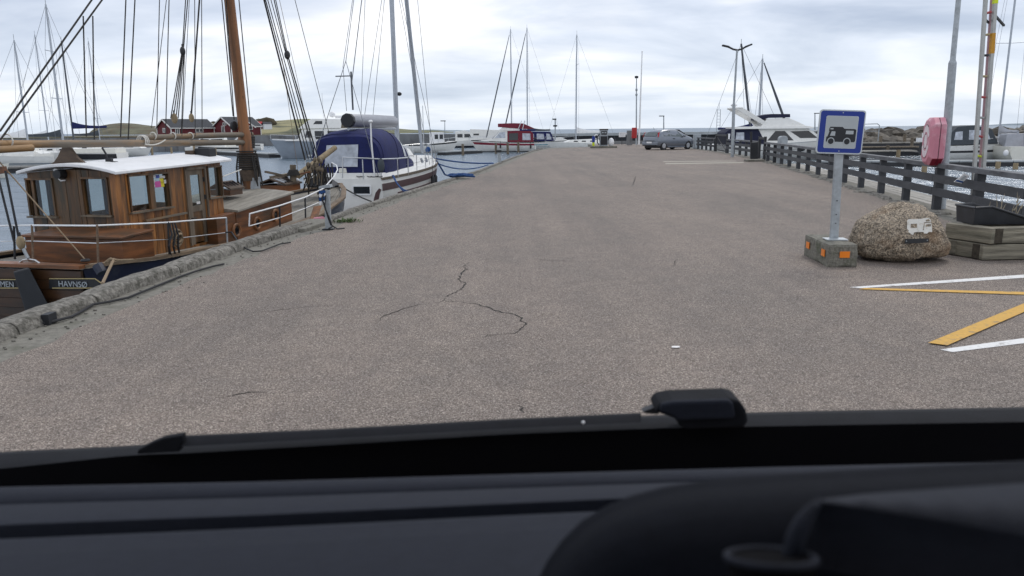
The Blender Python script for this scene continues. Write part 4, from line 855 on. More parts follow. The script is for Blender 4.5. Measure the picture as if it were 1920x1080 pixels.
# pushpit rails, stern poles, horseshoe, rope coils
tops = [V((.1 + .0, 1.2, 2.05)), V((.05, .6, 2.1)), V((.03, .35, 2.1))]
MB().tube([V((2.4, -1.55, 2.02)), V((1.2, -1.52, 2.03)), V((.12, -1.28, 2.05)), V((.02, -.9, 2.08)), V((.0, -.05, 2.12)), V((.0, -.0, 1.45))], .022, 8).build('pushpit', 'steel', yb, smooth=True)
MB().tube([V((1.6, 1.5, 2.02)), V((.12, 1.28, 2.05)), V((.02, .95, 2.08)), V((.0, .85, 1.45))], .022, 8).build('pushpit', 'steel', yb, smooth=True)
for x_, y_ in ((2.4, -1.55), (1.2, -1.52), (.12, -1.28), (.02, -.7), (1.6, 1.5), (.12, 1.28)): MB().cyl((x_, y_, 2.05), (x_, y_, 1.42), .018).build('stanchion', 'steel', yb)
for x_ in (3.6, 4.8, 6.0, 7.2, 8.3): 
    for sg in (1, -1): p = H1.P(x_ / 10.9, 1, sg, -.07); MB().cyl(p, p + V((0, 0, .62)), .014).build('stanchion', 'steel', yb)
ll = MB()
for sg in (1, -1):
    for hh in (.33, .61): ll.tube([H1.P(x_ / 10.9, 1, sg, -.07) + V((0, 0, hh)) for x_ in (2.4, 3.6, 4.8, 6.0, 7.2, 8.3)], .007, 4)
ll.build('lifeline', 'wire', yb)
pulpit(yb, H1, .88, .62)
MB().tube([V((.12, -1.05, 1.5)), V((.1, -1.0, 2.6)), V((.12, -1.0, 3.2))], .028, 8).build('antenna_pole', 'white_paint', yb, smooth=True); MB().ball((.12, -1.0, 3.25), (.07, .07, .05)).build('antenna_dome', 'white_paint', yb, smooth=True)
MB().tube([V((.15, .95, 1.5)), V((.1, .9, 2.75))], .03, 8).build('flag_staff', 'white_paint', yb)
MB().hexa([V(p) for p in ((.30, .25, 1.60), (.30, -.05, 1.60), (.40, -.05, 1.60), (.40, .25, 1.60), (.30, .22, 1.76), (.30, -.02, 1.76), (.40, -.02, 1.76), (.40, .22, 1.76))]).build('helm_seat', 'cream_gel', yb, bevel=.03)
MB().ball((.12, -1.28, 1.85), (.09, .12, .24)).build('line_bag', 'grey_canvas', yb, smooth=True)
rk = MB(); rr = random.Random(11)
for k in range(7): c = V((.1 + rr.uniform(0, .2), -.5 - k * .12, 1.50)); rk.torus(c, (1, 0, .2), (0, 1, .1), .08, .014, 10, 4)
rk.build('rope_coils', 'rope_dark', yb)
# rig
xm = 6.5; mst = MB().tube([(xm, 0, 1.7), (xm, 0, 9), (xm, 0, 16)], [.095, .095, .075], 10).build('mast', 'alu_mast', yb, smooth=True)
MB().tube([(xm - .16, 0, 3.2), (xm - .16, 0, 6.6)], .03, 6).build('radar_bracket', 'alu_mast', mst); MB().tube([(xm, .9, 10), (xm, -.9, 10)], .03, 6).build('spreader', 'alu_mast', mst)
MB().ball((xm + .15, -.12, 4.4), (.1, .1, .08)).build('deck_light', 'iron', mst, smooth=True)
bz = 3.30; rings = []
for i, f in enumerate((0, .03, .08, .5, .97, 1.0)):
    r_ = (.12, .22, .235, .24, .22, .12)[i]; x_ = lerp(xm - .2, .75, f); rings.append([V((x_, r_ * .85 * math.cos(a), bz + r_ * math.sin(a))) for a in [k * math.pi / 5 for k in range(10)]])
bo2 = MB().loft(rings).build('boom_cover', 'silver_cover', yb, smooth=True)
MB().lathe([(.22, 0), (.235, .02), (.235, .18), (.2, .22)], V((.72, 0, bz)), V((1, 0, 0)), 10).build('boom_end', 'black', bo2)
MB().tube([(xm - .2, 0, bz - .28), (.8, 0, bz - .28)], .05, 8).build('boom', 'alu_mast', yb)
fj = V((10.5, 0, 1.95)); ft = V((xm + .1, 0, 15.6)); MB().tube([fj, fj.lerp(ft, .1), fj.lerp(ft, .5), ft], [.06, .09, .09, .05], 8).build('furled_jib', 'alu_mast', yb, smooth=True)
st_ = MB()
for sg in (1, -1):
    st_.tube([(xm, 0, 15.8), (xm, sg * .9, 10), (xm - .3, sg * 1.55, 1.6)], .011, 4); st_.tube([(xm, 0, 9.9), (xm - .7, sg * 1.5, 1.6)], .011, 4); st_.tube([(xm, 0, 9.9), (xm + .7, sg * 1.5, 1.6)], .011, 4)
    st_.tube([(xm, 0, 15.8), (.9, 0, 5.2), (.05, sg * 1.2, 1.5)], .011, 4)
st_.tube([(xm, 0, 15.8), (10.75, 0, 1.8)], .010, 4); st_.tube([(.72, 0, bz + .3), (.6, 0, 5.0), (xm, 0, 15.5)], .010, 4); st_.tube([(1.4, 0, 4.6), (xm - .3, 0, 14)], .016, 4); st_.build('stay', 'wire', yb)
MB().tube([(.55, .25, 4.7), (.5, -.25, 4.7)], .02, 5).build('stay_bar', 'wire', yb); MB().tube([(1.35, 0, 3.65), (1.35, 0, 4.9)], .03, 6).build('stay_tensioner', 'dark_mast', yb)
# fenders and mooring lines
for x_ in (5.4, 6.0): p = H1.P(x_ / 10.9, .75, -1, .1); MB().tube([p + V((0, 0, .5)), p + V((0, 0, .1)), p, p - V((0, 0, .45)), p - V((0, 0, .5))], [.008, .01, .08, .08, .03], 8).build('fender', 'iron', yb, smooth=True)
MB().ball((10.0, -.4, 2.1), (.12, .12, .14)).build('bow_light', 'rope_blue', yb, smooth=True)
def moor(name, label, pts, r, m='rope_blue', group=None):
    t_ = MB().tube(pts, r, 6); return single(name, t_, m, label, 'rope', group, smooth=True)
YM = Matrix.Rotation(hd, 4, 'Z'); YM.translation = V((-5.5, 25, WZ)); yw = lambda x_, y_, z_: YM @ V((x_, y_, z_))
moor('mooring_rope', 'double blue rope from the tent boat stern down its white side', sag(yw(.6, -1.5, 1.5), D(765, 358, 22.6), .12), .022)
moor('mooring_rope', 'blue rope tied at the stern cleat, beside its double partner', sag(yw(.75, -1.5, 1.5), D(768, 357, 22.9), .22), .018)
moor('mooring_rope', 'upper blue rope from the tent boat bow out over open water to the far kerb', sag(yw(10.6, -.25, 1.75), D(925, 306, 39), .10), .035)
moor('mooring_rope', 'lower slack blue rope from the tent boat bow over open water', sag(yw(10.6, -.25, 1.65), D(915, 309, 38), .32), .028)
moor('mooring_rope', 'blue bow rope lying along the kerb beneath the tent boat bow', [yw(7.6, -1.35, 1.7), yw(8.0, -1.6, 1.1), D(845, 331, 27.5), D(870, 330, 28.4), D(890, 331, 28.6)], .035)
rk = MB(); c0 = D(858, 329, 28)
for k in range(9): rk.torus(c0 + V((k * .08 - .2, rr.uniform(-.1, .1), .02 + .02 * rr.random())), (1, .2, 0), (0, 1, .15), .14, .022, 12, 4)
single('rope_coil', rk, 'rope_blue', 'dark blue rope heap on the kerb edge near the tent boat bow', 'rope', smooth=True)
moor('mooring_rope', 'thin black rope from the stern of the tent boat down to the kerb', sag(D(641, 350, 23), D(697, 378, 20), .03), .020, 'rope_dark')

# ------------------------------------------------------------------ BACKGROUND BOATS
def wl(u, v): return G(u, v, WZ)
def cruiser(name, label, cat, u, v, rz, hull, hm='white_gel', strips=(), houses=(), canopies=(), extras=None, group=None, bow=False, rail=True):
    p = wl(u, v)
    if bow: p = p - V((math.cos(rz), math.sin(rz), 0)) * hull.L
    r = boat_root(name, label, cat, p.x, p.y, rz, group); hull.body().build('hull', hm, r, smooth=True)
    for f0, f1, t0, t1, m in strips: hull.strip(f0, f1, t0, t1).build('hull_stripe', m, r)
    for nm, poly, w0, w1, m, wins in list(houses) + list(canopies):
        z = [q[1] for q in poly]; mb, Wf = side_house(poly, w0, w1, min(z), max(z)); h_ = mb.build(nm, m, r, bevel=.03)
        for wp, wm in wins:
            for sd in (1, -1): side_plate(wp, Wf, sides=(sd,)).build('window', wm, h_)
    if rail: pulpit(r, hull, .55, .5, r=.018)
    if extras: extras(r)
    return r
WG, DG, SW = 'white_gel', 'dark_glass', 'soft_window'
def front_glass(r, pts, m=DG): MB().prism([V(p) for p in pts], (.03, 0, .02)).build('windscreen', m, r)
# red and white motor cruiser
def ex(r):
    front_glass(r, [(5.7, -1.0, 1.75), (5.7, 1.0, 1.75), (4.75, .85, 2.7), (4.75, -.85, 2.7)], SW)
    a = MB(); a.tube([(1.6, 1.2, 2.9), (1.3, 1.1, 4.1), (1.3, -1.1, 4.1), (1.6, -1.2, 2.9)], .05); a.tube([(2.2, 1.2, 2.9), (1.7, 1.1, 4.1)], .05); a.build('radar_arch', 'steel', r)
    for x in (2.2, 4.6, .5): 
        p = H.P(x / 8.9, .7, 1, .1); MB().tube([p + V((0, 0, .5)), p + V((0, 0, .05)), p, p - V((0, 0, .42)), p - V((0, 0, .47))], [.02, .02, .1, .1, .03], 8).build('fender', 'iron', r)
    MB().box((-.12, .55, .55), (.18, .7, .5)).build('stern_platform', WG, r); MB().torus((-.05, .9, 1.55), (1, 0, 0), (0, 0, 1), .28, .06, 14, 6).build('lifebuoy', 'iron', r); MB().torus((-.05, -.2, 1.55), (0, 1, 0), (0, 0, 1), .28, .06, 14, 6).build('lifebuoy', 'iron', r)
H = Hull(8.9, 3.0, 1.25, 1.6, stern=.92, rake=.14)
cruiser('motor_cruiser', 'white motor cruiser with dark red stripe and red canopy beyond the quay edge', 'motorboat', 1002, 284, math.pi - .03, H, strips=[(.66, .86, 0, .96, 'red_stripe'), (.95, 1.02, 0, .97, 'iron'), (0, .06, 0, .97, 'navy_hull')],
        houses=[('cabin', [(3.6, 1.3), (7.6, 1.45), (5.6, 1.78), (4.7, 2.75), (3.6, 2.85)], 1.25, .95, WG, [([(3.9, 1.85), (5.35, 1.85), (4.65, 2.6), (3.9, 2.65)], SW)]), ('flybridge', [(2.0, 2.8), (4.9, 2.8), (4.3, 3.25), (2.0, 3.3)], 1.05, .95, WG, [])],
        canopies=[('canopy', [(.1, 1.3), (3.62, 1.3), (3.62, 2.78), (.5, 2.75), (.15, 2.4)], 1.3, 1.1, 'red_canvas', [([(.5, 1.55), (1.6, 1.55), (1.6, 2.45), (.55, 2.4)], SW), ([(2.2, 1.55), (3.4, 1.55), (3.4, 2.45), (2.2, 2.5)], 'dark_glass')]), ('flybridge_cover', [(-.1, 3.05), (1.2, 3.0), (4.9, 3.3), (4.9, 3.75), (2.8, 3.8), (1.5, 3.75)], 1.08, .9, 'red_canvas', [])], extras=ex)
# blue canopy boat
H = Hull(7.2, 2.6, 1.15, 1.4, stern=.9)
cruiser('motor_boat', 'white boat with a dark blue canopy and turquoise stripe behind the red cruiser', 'motorboat', 985, 281.5, .03, H, strips=[(.45, .70, 0, .95, 'blue_stripe'), (.95, 1.02, 0, .97, 'iron')], houses=[('cabin', [(3.2, 1.2), (6.2, 1.35), (5.2, 1.75), (3.2, 1.8)], 1.0, .8, WG, [])],
        canopies=[('canopy', [(.2, 1.2), (4.2, 1.3), (3.6, 2.6), (.6, 2.65), (.25, 2.3)], 1.15, .95, 'navy_canvas', [([(.5, 1.5), (1.2, 1.5), (1.2, 2.3), (.7, 2.3)], SW), ([(1.6, 1.55), (2.7, 1.55), (2.6, 2.3), (1.6, 2.35)], SW), ([(3.0, 1.5), (3.75, 1.5), (3.45, 2.3), (3.0, 2.35)], SW)])])
# white sailing yacht off the end of the quay
def yacht(name, label, u_mast, v_base, y, v_top, bow_dir, L, B=3.2, hm=WG, **k):
    m0 = D(u_mast, v_base, y); zt = D(u_mast, v_top, y).z - WZ; hull = Hull(L, B, k.pop('hs', 1.05), k.pop('hbow', 1.35), stern=.62, fine=1.9, rake=.16, chine=.7)
    xm = L * .57; c, s_ = math.cos(bow_dir), math.sin(bow_dir); grp = k.pop('group', None); st = k.pop('strips', ()); zc = k.pop('zdeck', 1.55)
    r = boat_root(name, label, 'sailboat', m0.x - c * xm, m0.y - s_ * xm, bow_dir, grp); hull.body().build('hull', hm, r, smooth=True)
    for f0, f1, a, b, m in st: hull.strip(f0, f1, a, b).build('hull_stripe', m, r)
    mb, Wf = side_house([(L * .25, 1.0), (L * .74, 1.2), (L * .66, 1.5), (L * .28, 1.62)], B * .33, B * .26, 1.0, 1.62); cb = mb.build('cabin', WG, r, bevel=.03)
    for i in range(3): x = L * (.34 + .11 * i); [side_plate([(x, 1.25), (x + .6, 1.27), (x + .55, 1.42), (x + .05, 1.42)], Wf, sides=(sd,)).build('window', DG, cb) for sd in (1, -1)]
    hood = k.pop('hood', None)
    if hood: mb, Wf = side_house([(L * .12, 1.1), (L * .33, 1.5), (L * .29, 2.2), (L * .14, 2.25)], B * .33, B * .28, 1.1, 2.25); mb.build('sprayhood', hood, r, bevel=.08)
    pulpit(r, hull, .75, .6, r=.016)
    sail_rig(r, xm, zc, zt - zc, L, hull, **k); return r
yacht('sailing_yacht', 'white sailing yacht with white sail cover showing left of the fuel pump', 1080, 262, 104, 65, math.pi + .1, 10, boom_len=3.9, cover='white_paint', spreaders=(.72,), r=.085, boom_z=.95)
MASTS = 'sailing yachts lying behind the red cruiser'
yacht('sailing_yacht', 'sailing yacht whose tall mast and dark furled jib rise left above the red cruiser', 959, 240, 128, 55, math.pi - .1, 10.5, furl='dark_mast', boom_len=4, cover='navy_canvas', spreaders=(.42,), r=.09)
yacht('sailing_yacht', 'sailing yacht whose mast rises right of the red cruiser flybridge', 989, 246, 133, 52, math.pi - .25, 11, furl='dark_mast', boom_len=4, cover='grey_canvas', spreaders=(.46,), r=.10)
# left cluster
LC = 'boats moored along the far left pontoons'
yacht('sailing_yacht', 'white yacht with a grey mast at the far left behind the wooden boat', 55, 285, 70, 75, .12, 9, spreaders=(.35,), r=.085, boom_len=3.6, cover='white_paint', group=LC, strips=[(.1, .18, 0, .95, 'navy_hull')], hs=1.1)
yacht('sailing_yacht', 'yacht with the thinnest pale mast, second from the far left', 94, 285, 98, 65, .05, 9, spreaders=(.32,), r=.08, boom_len=3.5, cover='white_paint', group=LC)
yacht('sailing_yacht', 'yacht with the tallest, stoutest mast at the far left', 121, 285, 82, 8, .1, 11, spreaders=(.35, .68), r=.12, boom_len=4, cover='grey_canvas', group=LC)
yacht('sailing_yacht', 'yacht with a dark mast and a bright navy sail cover on its boom', 141, 285, 92, 77, math.pi - .05, 9, m='dark_mast', spreaders=(), r=.10, boom_len=4.2, cover='navy_canvas', boom_z=2.1, group=LC)
yacht('sailing_yacht', 'yacht with a slim mast and two pairs of spreaders near the headland', 190, 285, 110, 77, .15, 9.5, spreaders=(.25, .6), r=.075, boom_len=3.5, cover='grey_canvas', group=LC)
H = Hull(8, 2.6, 1.15, 1.35, stern=.95, rake=.08)
cruiser('motor_boat', 'flat white boat with a broad black side band behind the white wheelhouse roof', 'motorboat', 232, 309, math.pi + .02, H, strips=[(.48, .92, 0, .97, 'iron')], houses=[('cabin', [(.1, 1.15), (5.0, 1.2), (4.6, 1.55), (.15, 1.6)], 1.1, 1.0, 'cream_gel', [])], rail=False, group=LC)
H = Hull(7, 2.6, 1.0, 1.3)
cruiser('motor_boat', 'small white cruiser with a pointed bow just left of the boom crutch', 'motorboat', 108, 313, math.pi + .3, H, strips=[(.3, .4, 0, .95, 'grey_gel')], houses=[('cabin', [(1.5, 1.0), (5.5, 1.15), (4.3, 1.5), (3.6, 1.95), (1.5, 2.0)], 1.0, .8, WG, [([(1.8, 1.5), (3.7, 1.5), (3.45, 1.85), (1.8, 1.88)], DG)])], group=LC)
cruiser('motor_boat', 'white open boat by the pontoon at the very left edge, below the boom', 'motorboat', -25, 313, .15, Hull(6.5, 2.5, .9, 1.15), strips=[(.6, .75, 0, .95, 'grey_gel')], houses=[('windscreen_frame', [(2.8, .95), (4.6, 1.05), (3.8, 1.45), (2.9, 1.5)], .9, .75, WG, [])], group=LC)
cruiser('dinghy', 'bow of a cream dinghy poking in at the left edge of the view', 'dinghy', 21, 333, .05, Hull(4.2, 1.7, .75, 1.0, rake=.10), hm='cream_gel', bow=True, rail=False)
cruiser('motor_boat', 'white cabin boat with black windows lying below the left breakwater wall', 'motorboat', 66, 268, .02, Hull(8, 2.8, .9, 1.1), houses=[('cabin', [(.6, .9), (7.0, 1.0), (6.4, 1.9), (.4, 1.95)], 1.1, .95, WG, [([(1.0, 1.2), (3.2, 1.2), (3.1, 1.7), (1.0, 1.7)], DG), ([(3.7, 1.2), (4.8, 1.2), (4.8, 1.7), (3.7, 1.7)], DG), ([(5.2, 1.2), (6.4, 1.2), (6.2, 1.7), (5.2, 1.7)], DG)])], rail=False)
cruiser('motor_boat', 'white boat with a navy and red cover above the black banded boat', 'motorboat', 172, 291, .05, Hull(6.5, 2.4, 1.0, 1.2), canopies=[('cover', [(.2, 1.0), (3.0, 1.05), (2.6, 1.5), (.4, 1.5)], 1.0, .8, 'navy_canvas', []), ('cover', [(3.05, 1.05), (4.6, 1.1), (4.2, 1.5), (3.1, 1.5)], .9, .75, 'red_canvas', [])])
cruiser('motor_boat', 'little white motorboat at the end of the sheet pile pier', 'motorboat', 212, 293, .0, Hull(5.2, 2.2, .9, 1.1), houses=[('cabin', [(1.6, .9), (4.3, 1.0), (3.4, 1.5), (1.7, 1.55)], .85, .7, WG, [([(1.9, 1.15), (3.2, 1.15), (3.0, 1.42), (1.9, 1.42)], DG)])])
for i, (u, v, rz, lab) in enumerate([(352, 290, .1, 'small white motorboat below the larger red boathouse, behind the boom'), (452, 289, math.pi + .1, 'small white motorboat with a raised bow left of the grey cruiser'), (430, 283, math.pi, 'distant white motorboat seen just right of the brown mast'), (492, 281, math.pi + .05, 'distant white motorboat hard against the bow of the grey cruiser')]):
    cruiser('motor_boat', lab, 'motorboat', u, v, rz, Hull(6.6, 2.5, 1.0, 1.3), strips=[(.7, .9, 0, .95, 'iron')] if i % 2 else [], houses=[('cabin', [(1.8, 1.0), (5.4, 1.2), (4.4, 1.55), (3.7, 2.2), (1.9, 2.25)], .95, .8, WG, [([(2.1, 1.55), (3.9, 1.55), (3.6, 2.05), (2.1, 2.1)], DG)])], rail=False)
# grey trawler cruiser
def ex(r):
    front_glass(r, [(9.15, -1.25, 2.0), (9.15, 1.25, 2.0), (8.75, 1.15, 3.1), (8.75, -1.15, 3.1)])
    MB().lathe([(.05, 0), (.32, .1), (.35, .35), (.2, .6), (.03, .66)], V((5.4, .2, 4.5)), n=12).build('radar_dome', 'white_paint', r, smooth=True)
    MB().tube([(6.4, .3, 4.4), (6.4, .3, 7.2)], .025).build('antenna', 'white_paint', r); MB().box((4.6, -.3, 4.55), (.9, .3, .3)).build('searchlight_box', 'white_paint', r)
    MB().tube([(7.6, 1.1, 4.3), (7.6, -1.1, 4.3)], .04).build('flybridge_rail', 'steel', r)
H = Hull(12.4, 4.1, 1.75, 2.15, stern=.92, rake=.10)
cruiser('motor_yacht', 'grey hulled motor yacht with white flybridge lying beyond the wooden boat rigging', 'yacht', 508, 297.5, math.pi + .28, H, 'grey_gel', strips=[(.96, 1.03, 0, .98, 'white_paint'), (.10, .20, 0, .7, 'white_paint')],
        houses=[('saloon', [(3.6, 1.75), (10.8, 1.95), (9.3, 2.1), (8.8, 3.2), (3.6, 3.3)], 1.5, 1.35, WG, [([(7.9, 2.3), (8.6, 2.3), (8.4, 3.0), (7.9, 3.0)], DG), ([(6.5, 2.1), (7.5, 2.1), (7.5, 3.0), (6.5, 3.0)], DG), ([(4.2, 2.3), (6.1, 2.3), (6.1, 3.0), (4.2, 3.0)], DG)]), ('flybridge', [(4.6, 3.3), (9.2, 3.25), (8.2, 4.1), (7.7, 4.35), (4.4, 4.3)], 1.45, 1.15, WG, [([(6.6, 3.75), (7.6, 3.75), (7.3, 4.1), (6.6, 4.1)], DG)])],
        canopies=[('aft_enclosure', [(-.1, 1.75), (3.62, 1.75), (3.62, 3.25), (.3, 3.2)], 1.55, 1.35, 'grey_canvas', [([(.4, 2.0), (3.3, 2.0), (3.3, 3.0), (.5, 3.0)], SW)])], extras=ex, bow=True)
# boats against the centre breakwater
cruiser('fishing_boat', 'white fishing boat with a small wheelhouse behind the tent boat bow', 'fishing boat', 762, 287, math.pi - 2.7, Hull(7.5, 2.6, 1.1, 1.5), strips=[(.85, 1.0, 0, .97, 'iron')], houses=[('wheelhouse', [(3.6, 1.1), (5.2, 1.1), (5.1, 2.7), (3.6, 2.7)], .8, .75, 'white_paint', [([(3.8, 1.8), (4.3, 1.8), (4.3, 2.4), (3.8, 2.4)], DG), ([(4.5, 1.8), (5.0, 1.8), (5.0, 2.4), (4.5, 2.4)], DG)])], extras=lambda r: MB().tube([(2.5, 0, 1.2), (2.5, 0, 6.2)], .05).build('mast', 'steel', r))
cruiser('motor_boat', 'white cabin cruiser with rounded roof left of the red cruiser bow', 'motorboat', 838, 277, .1, Hull(6.8, 2.6, 1.1, 1.4), strips=[(.0, .25, 0, .97, 'navy_hull')], houses=[('cabin', [(1.5, 1.1), (5.6, 1.3), (4.6, 1.7), (4.0, 2.6), (3.0, 2.9), (1.5, 2.7)], 1.05, .8, WG, [([(1.8, 1.7), (2.7, 1.7), (2.7, 2.3), (1.8, 2.3)], DG), ([(3.0, 1.7), (4.2, 1.7), (3.9, 2.3), (3.0, 2.3)], DG)])])
cruiser('motor_boat', 'long white cabin boat half hidden behind the red cruiser foredeck', 'motorboat', 872, 275, 0, Hull(8.5, 2.8, 1.3, 1.5), houses=[('cabin', [(.8, 1.3), (7.2, 1.4), (6.4, 2.9), (1.0, 3.1)], 1.2, 1.0, WG, [([(1.6, 2.0), (2.6, 2.0), (2.6, 2.3), (1.6, 2.3)], DG)])], rail=False)
# white motor yacht behind the fence
def ex(r):
    front_glass(r, [(8.9, -1.2, 1.95), (8.9, 1.2, 1.95), (7.7, 1.05, 2.78), (7.7, -1.05, 2.78)])
    for sg in (1, -1): MB().prism([V(p) for p in ((4.1, sg * 1.25, 2.9), (4.7, sg * 1.25, 2.95), (1.9, sg * 1.2, 4.6), (1.0, sg * 1.2, 4.75), (1.0, sg * 1.2, 4.6))], (0, -sg * .12, 0)).build('radar_arch', WG, r, bevel=.03)
    MB().box((1.35, 0, 4.66), (.8, 2.45, .16)).build('arch_top', WG, r, bevel=.05); MB().ball((1.25, 0, 4.95), (.3, .3, .16)).build('radar_dome', 'white_paint', r, smooth=True); MB().tube([(1.5, .9, 4.7), (1.5, .9, 6.4)], .02).build('antenna', 'white_paint', r)
    MB().tube([(8.6, -1.5, 1.9), (9.4, -1.45, 2.6), (11.3, -.5, 2.8), (11.8, 0, 2.85), (11.3, .5, 2.8), (9.4, 1.45, 2.6), (8.6, 1.5, 1.9)], .03).build('bow_rail', 'steel', r, smooth=True)
    for x in (7.2, 8.9): p = H.P(x / 12, .6, -1, .12); MB().ball(p, (.3, .14, .17)).build('fender', 'iron', r, smooth=True)
    for sg in (1, -1): MB().box((.35, sg * 1.2, 1.5), (.12, .2, .9)).build('stern_rail', 'white_paint', r)
H = Hull(12, 4.0, 1.35, 1.95, stern=.92, rake=.16)
pY = D(1348, 250, 69)
def at_y(u, y): return D(u, 250, y)
rY = cruiser('motor_yacht', 'large white motor yacht with navy aft canopy behind the dark fence', 'yacht', 1346, 300, 0.0, H, strips=[(.62, .65, 0, .97, 'iron'), (.985, 1.02, 0, .98, 'steel')],
        houses=[('saloon', [(3.2, 1.35), (10.6, 1.75), (9.0, 1.95), (7.7, 2.85), (3.2, 2.85)], 1.55, 1.25, WG, [([(4.0, 1.75), (6.4, 1.75), (5.6, 2.6), (4.75, 2.6)], DG), ([(6.1, 2.55), (7.0, 1.95), (8.6, 1.95), (7.75, 2.6)], DG)]), ('roof', [(1.0, 2.8), (8.1, 2.8), (8.1, 2.95), (7.4, 3.05), (1.0, 3.0)], 1.6, 1.5, WG, []), ('flybridge', [(3.4, 3.0), (7.6, 3.0), (6.9, 3.35), (6.0, 3.75), (4.0, 3.7)], 1.35, 1.05, WG, [])],
        canopies=[('aft_canopy', [(.1, 1.45), (3.9, 1.45), (3.2, 2.8), (.7, 2.85), (.2, 2.5)], 1.55, 1.3, 'dark_canvas', [([(1.1, 1.7), (1.9, 1.7), (1.9, 2.5), (1.2, 2.5)], SW), ([(.3, 1.7), (.55, 1.7), (.65, 2.4), (.42, 2.4)], 'white_paint')]), ('flybridge_cover', [(3.2, 3.55), (4.2, 3.78), (6.1, 3.8), (6.1, 4.1), (4.4, 4.12), (3.3, 3.95)], 1.2, 1.0, 'dark_canvas', [])], extras=ex, rail=False)
yacht('sailing_yacht', 'yacht with a dark furled sail leaning right, behind the motor yacht flybridge', 1422, 250, 92, 110, .15, 10.5, furl='dark_mast', boom_len=4, cover='navy_canvas', spreaders=(), r=.13)
yacht('sailing_yacht', 'yacht with a leaning dark mast top just right of the double street lamp', 1410, 250, 88, 82, .1, 10, m='dark_mast', boom_len=4, cover='navy_canvas', spreaders=(), r=.14, lean=-1.8)
# right: white boat with the dark cockpit tent, grey sailing boat
def ex(r):
    MB().hexa([V(p) for p in ((-.75, -.2, .45), (-.2, -.2, .45), (-.2, .2, .45), (-.75, .2, .45), (-.7, -.22, 1.55), (-.1, -.22, 1.45), (-.1, .22, 1.45), (-.7, .22, 1.55))]).build('outboard_motor', 'iron', r, bevel=.06)
    MB().tube([(-.1, .6, 1.1), (-.3, .6, 2.3), (-.3, -.6, 2.3), (-.1, -.6, 1.1)], .04).build('stern_rail', 'white_paint', r); MB().box((-.6, .35, 1.75), (.5, .3, .35)).build('stern_seat', 'white_paint', r)
    front_glass(r, [(5.3, -.95, 1.5), (5.3, .95, 1.5), (4.75, .8, 2.4), (4.75, -.8, 2.4)])
    text_part('TINA', 'lettering', 'iron', r, H.P(.40, .80, -1, .05), (1, 0, 0), (0, 0, 1), .2, .01)
H = Hull(7.6, 2.7, 1.25, 1.45, stern=.93, rake=.12)
cruiser('motor_boat', 'white motorboat with dark grey cockpit tent behind the faded lifebuoy case', 'motorboat', 1738, 301, .02, H, strips=[(.52, .66, 0, .97, 'iron')], houses=[('cabin', [(3.4, 1.2), (6.6, 1.35), (5.4, 1.6), (3.4, 1.7)], 1.1, .9, WG, [])],
        canopies=[('cockpit_tent', [(1.2, 1.3), (5.3, 1.4), (4.7, 2.6), (3.2, 2.95), (1.8, 2.85), (1.3, 2.4)], 1.2, 1.0, 'grey_canvas', [([(1.5, 1.75), (2.2, 1.75), (2.2, 2.45), (1.6, 2.4)], SW), ([(2.75, 1.75), (4.6, 1.75), (4.3, 2.5), (2.75, 2.55)], SW)])], extras=ex)
gy = yacht('sailing_yacht', 'grey sailing yacht with loose pale sail cover seen stern first at right', 1872, 262, 68, -240, 1.35, 9.5, B=3.1, hm='cream_gel', boom_len=3.9, cover='silver_cover', spreaders=(.38,), r=.085, hood='silver_cover', boom_z=.75, hs=1.2)
MB().torus((-.05, -1.0, 1.7), (0, 1, 0), (0, 0, 1), .3, .07, 16, 6).build('lifebuoy', 'red_paint', gy, smooth=True); MB().ball((-.1, 1.3, .7), (.2, .2, .26)).build('fender', 'white_paint', gy, smooth=True)

# ------------------------------------------------------------------ walls, piers, jetties, breakwater
def wall(name, label, pts, th, z0, tops, m, cap=None, seg=6.0, cat='wall'):
    r = thing(name, label, cat, pts[0]); pv = None
    for (a, za), (b, zb) in zip(zip(pts, tops), zip(pts[1:], tops[1:])):
        a, b = V(a), V(b); n = max(1, int((b - a).length / seg)); d = (b - a).normalized(); q = V((-d.y, d.x, 0)) * th
        for k in range(n):
            p0, p1 = a.lerp(b, k / n) + d * .02, a.lerp(b, (k + 1) / n) - d * .02; h0, h1 = lerp(za, zb, k / n), lerp(za, zb, (k + 1) / n)
            f = lambda p, z: V((p.x, p.y, z))
            MB().hexa([f(p0, z0), f(p1, z0), f(p1 + q, z0), f(p0 + q, z0), f(p0, h0), f(p1, h1), f(p1 + q, h1), f(p0 + q, h0)]).build('wall_panel', m, r)
            if cap: 
                o = V((d.y, -d.x, 0)) * .25; MB().hexa([f(p0 + o, h0 + .003), f(p1 + o, h1 + .003), f(p1 + q - o, h1 + .003), f(p0 + q - o, h0 + .003), f(p0 + o, h0 + .42), f(p1 + o, h1 + .42), f(p1 + q - o, h1 + .42), f(p0 + q - o, h0 + .42)]).build('wall_cap', cap, r)
    return r
pw = [D(1000, 262, 124), D(1200, 262, 124), D(1350, 262, 124), D(1575, 262, 124)]
wall('breakwater_wall', 'dark breakwater wall with pale cap across the end of the quay', pw, .8, -2, [.62, .68, .70, .72], 'wall_dark', 'wall_cap', 5)
wall('plinth_wall', 'low grey concrete wall at the foot of the dark breakwater behind the car', [D(1140, 270, 88.2), D(1215, 270, 88.8)], .5, -1, [.34, .36], 'wall_grey', None, 2.5)
pw = [D(-120, 262, 175), D(270, 262, 172), D(640, 258, 168), D(1005, 256, 140)]
wall('harbour_wall', 'long grey harbour wall across the water behind the moored boats', pw, 1.0, -2.5, [.75, .75, 1.2, .9], 'wall_grey', None, 9)
sp = wall('sheet_pile_pier', 'grey sheet pile pier with mooring posts in front of the red boathouses', [D(262, 283, 122), D(402, 283, 128)], 7, -2.5, [-.08, -.08], 'wall_grey', None, .9)
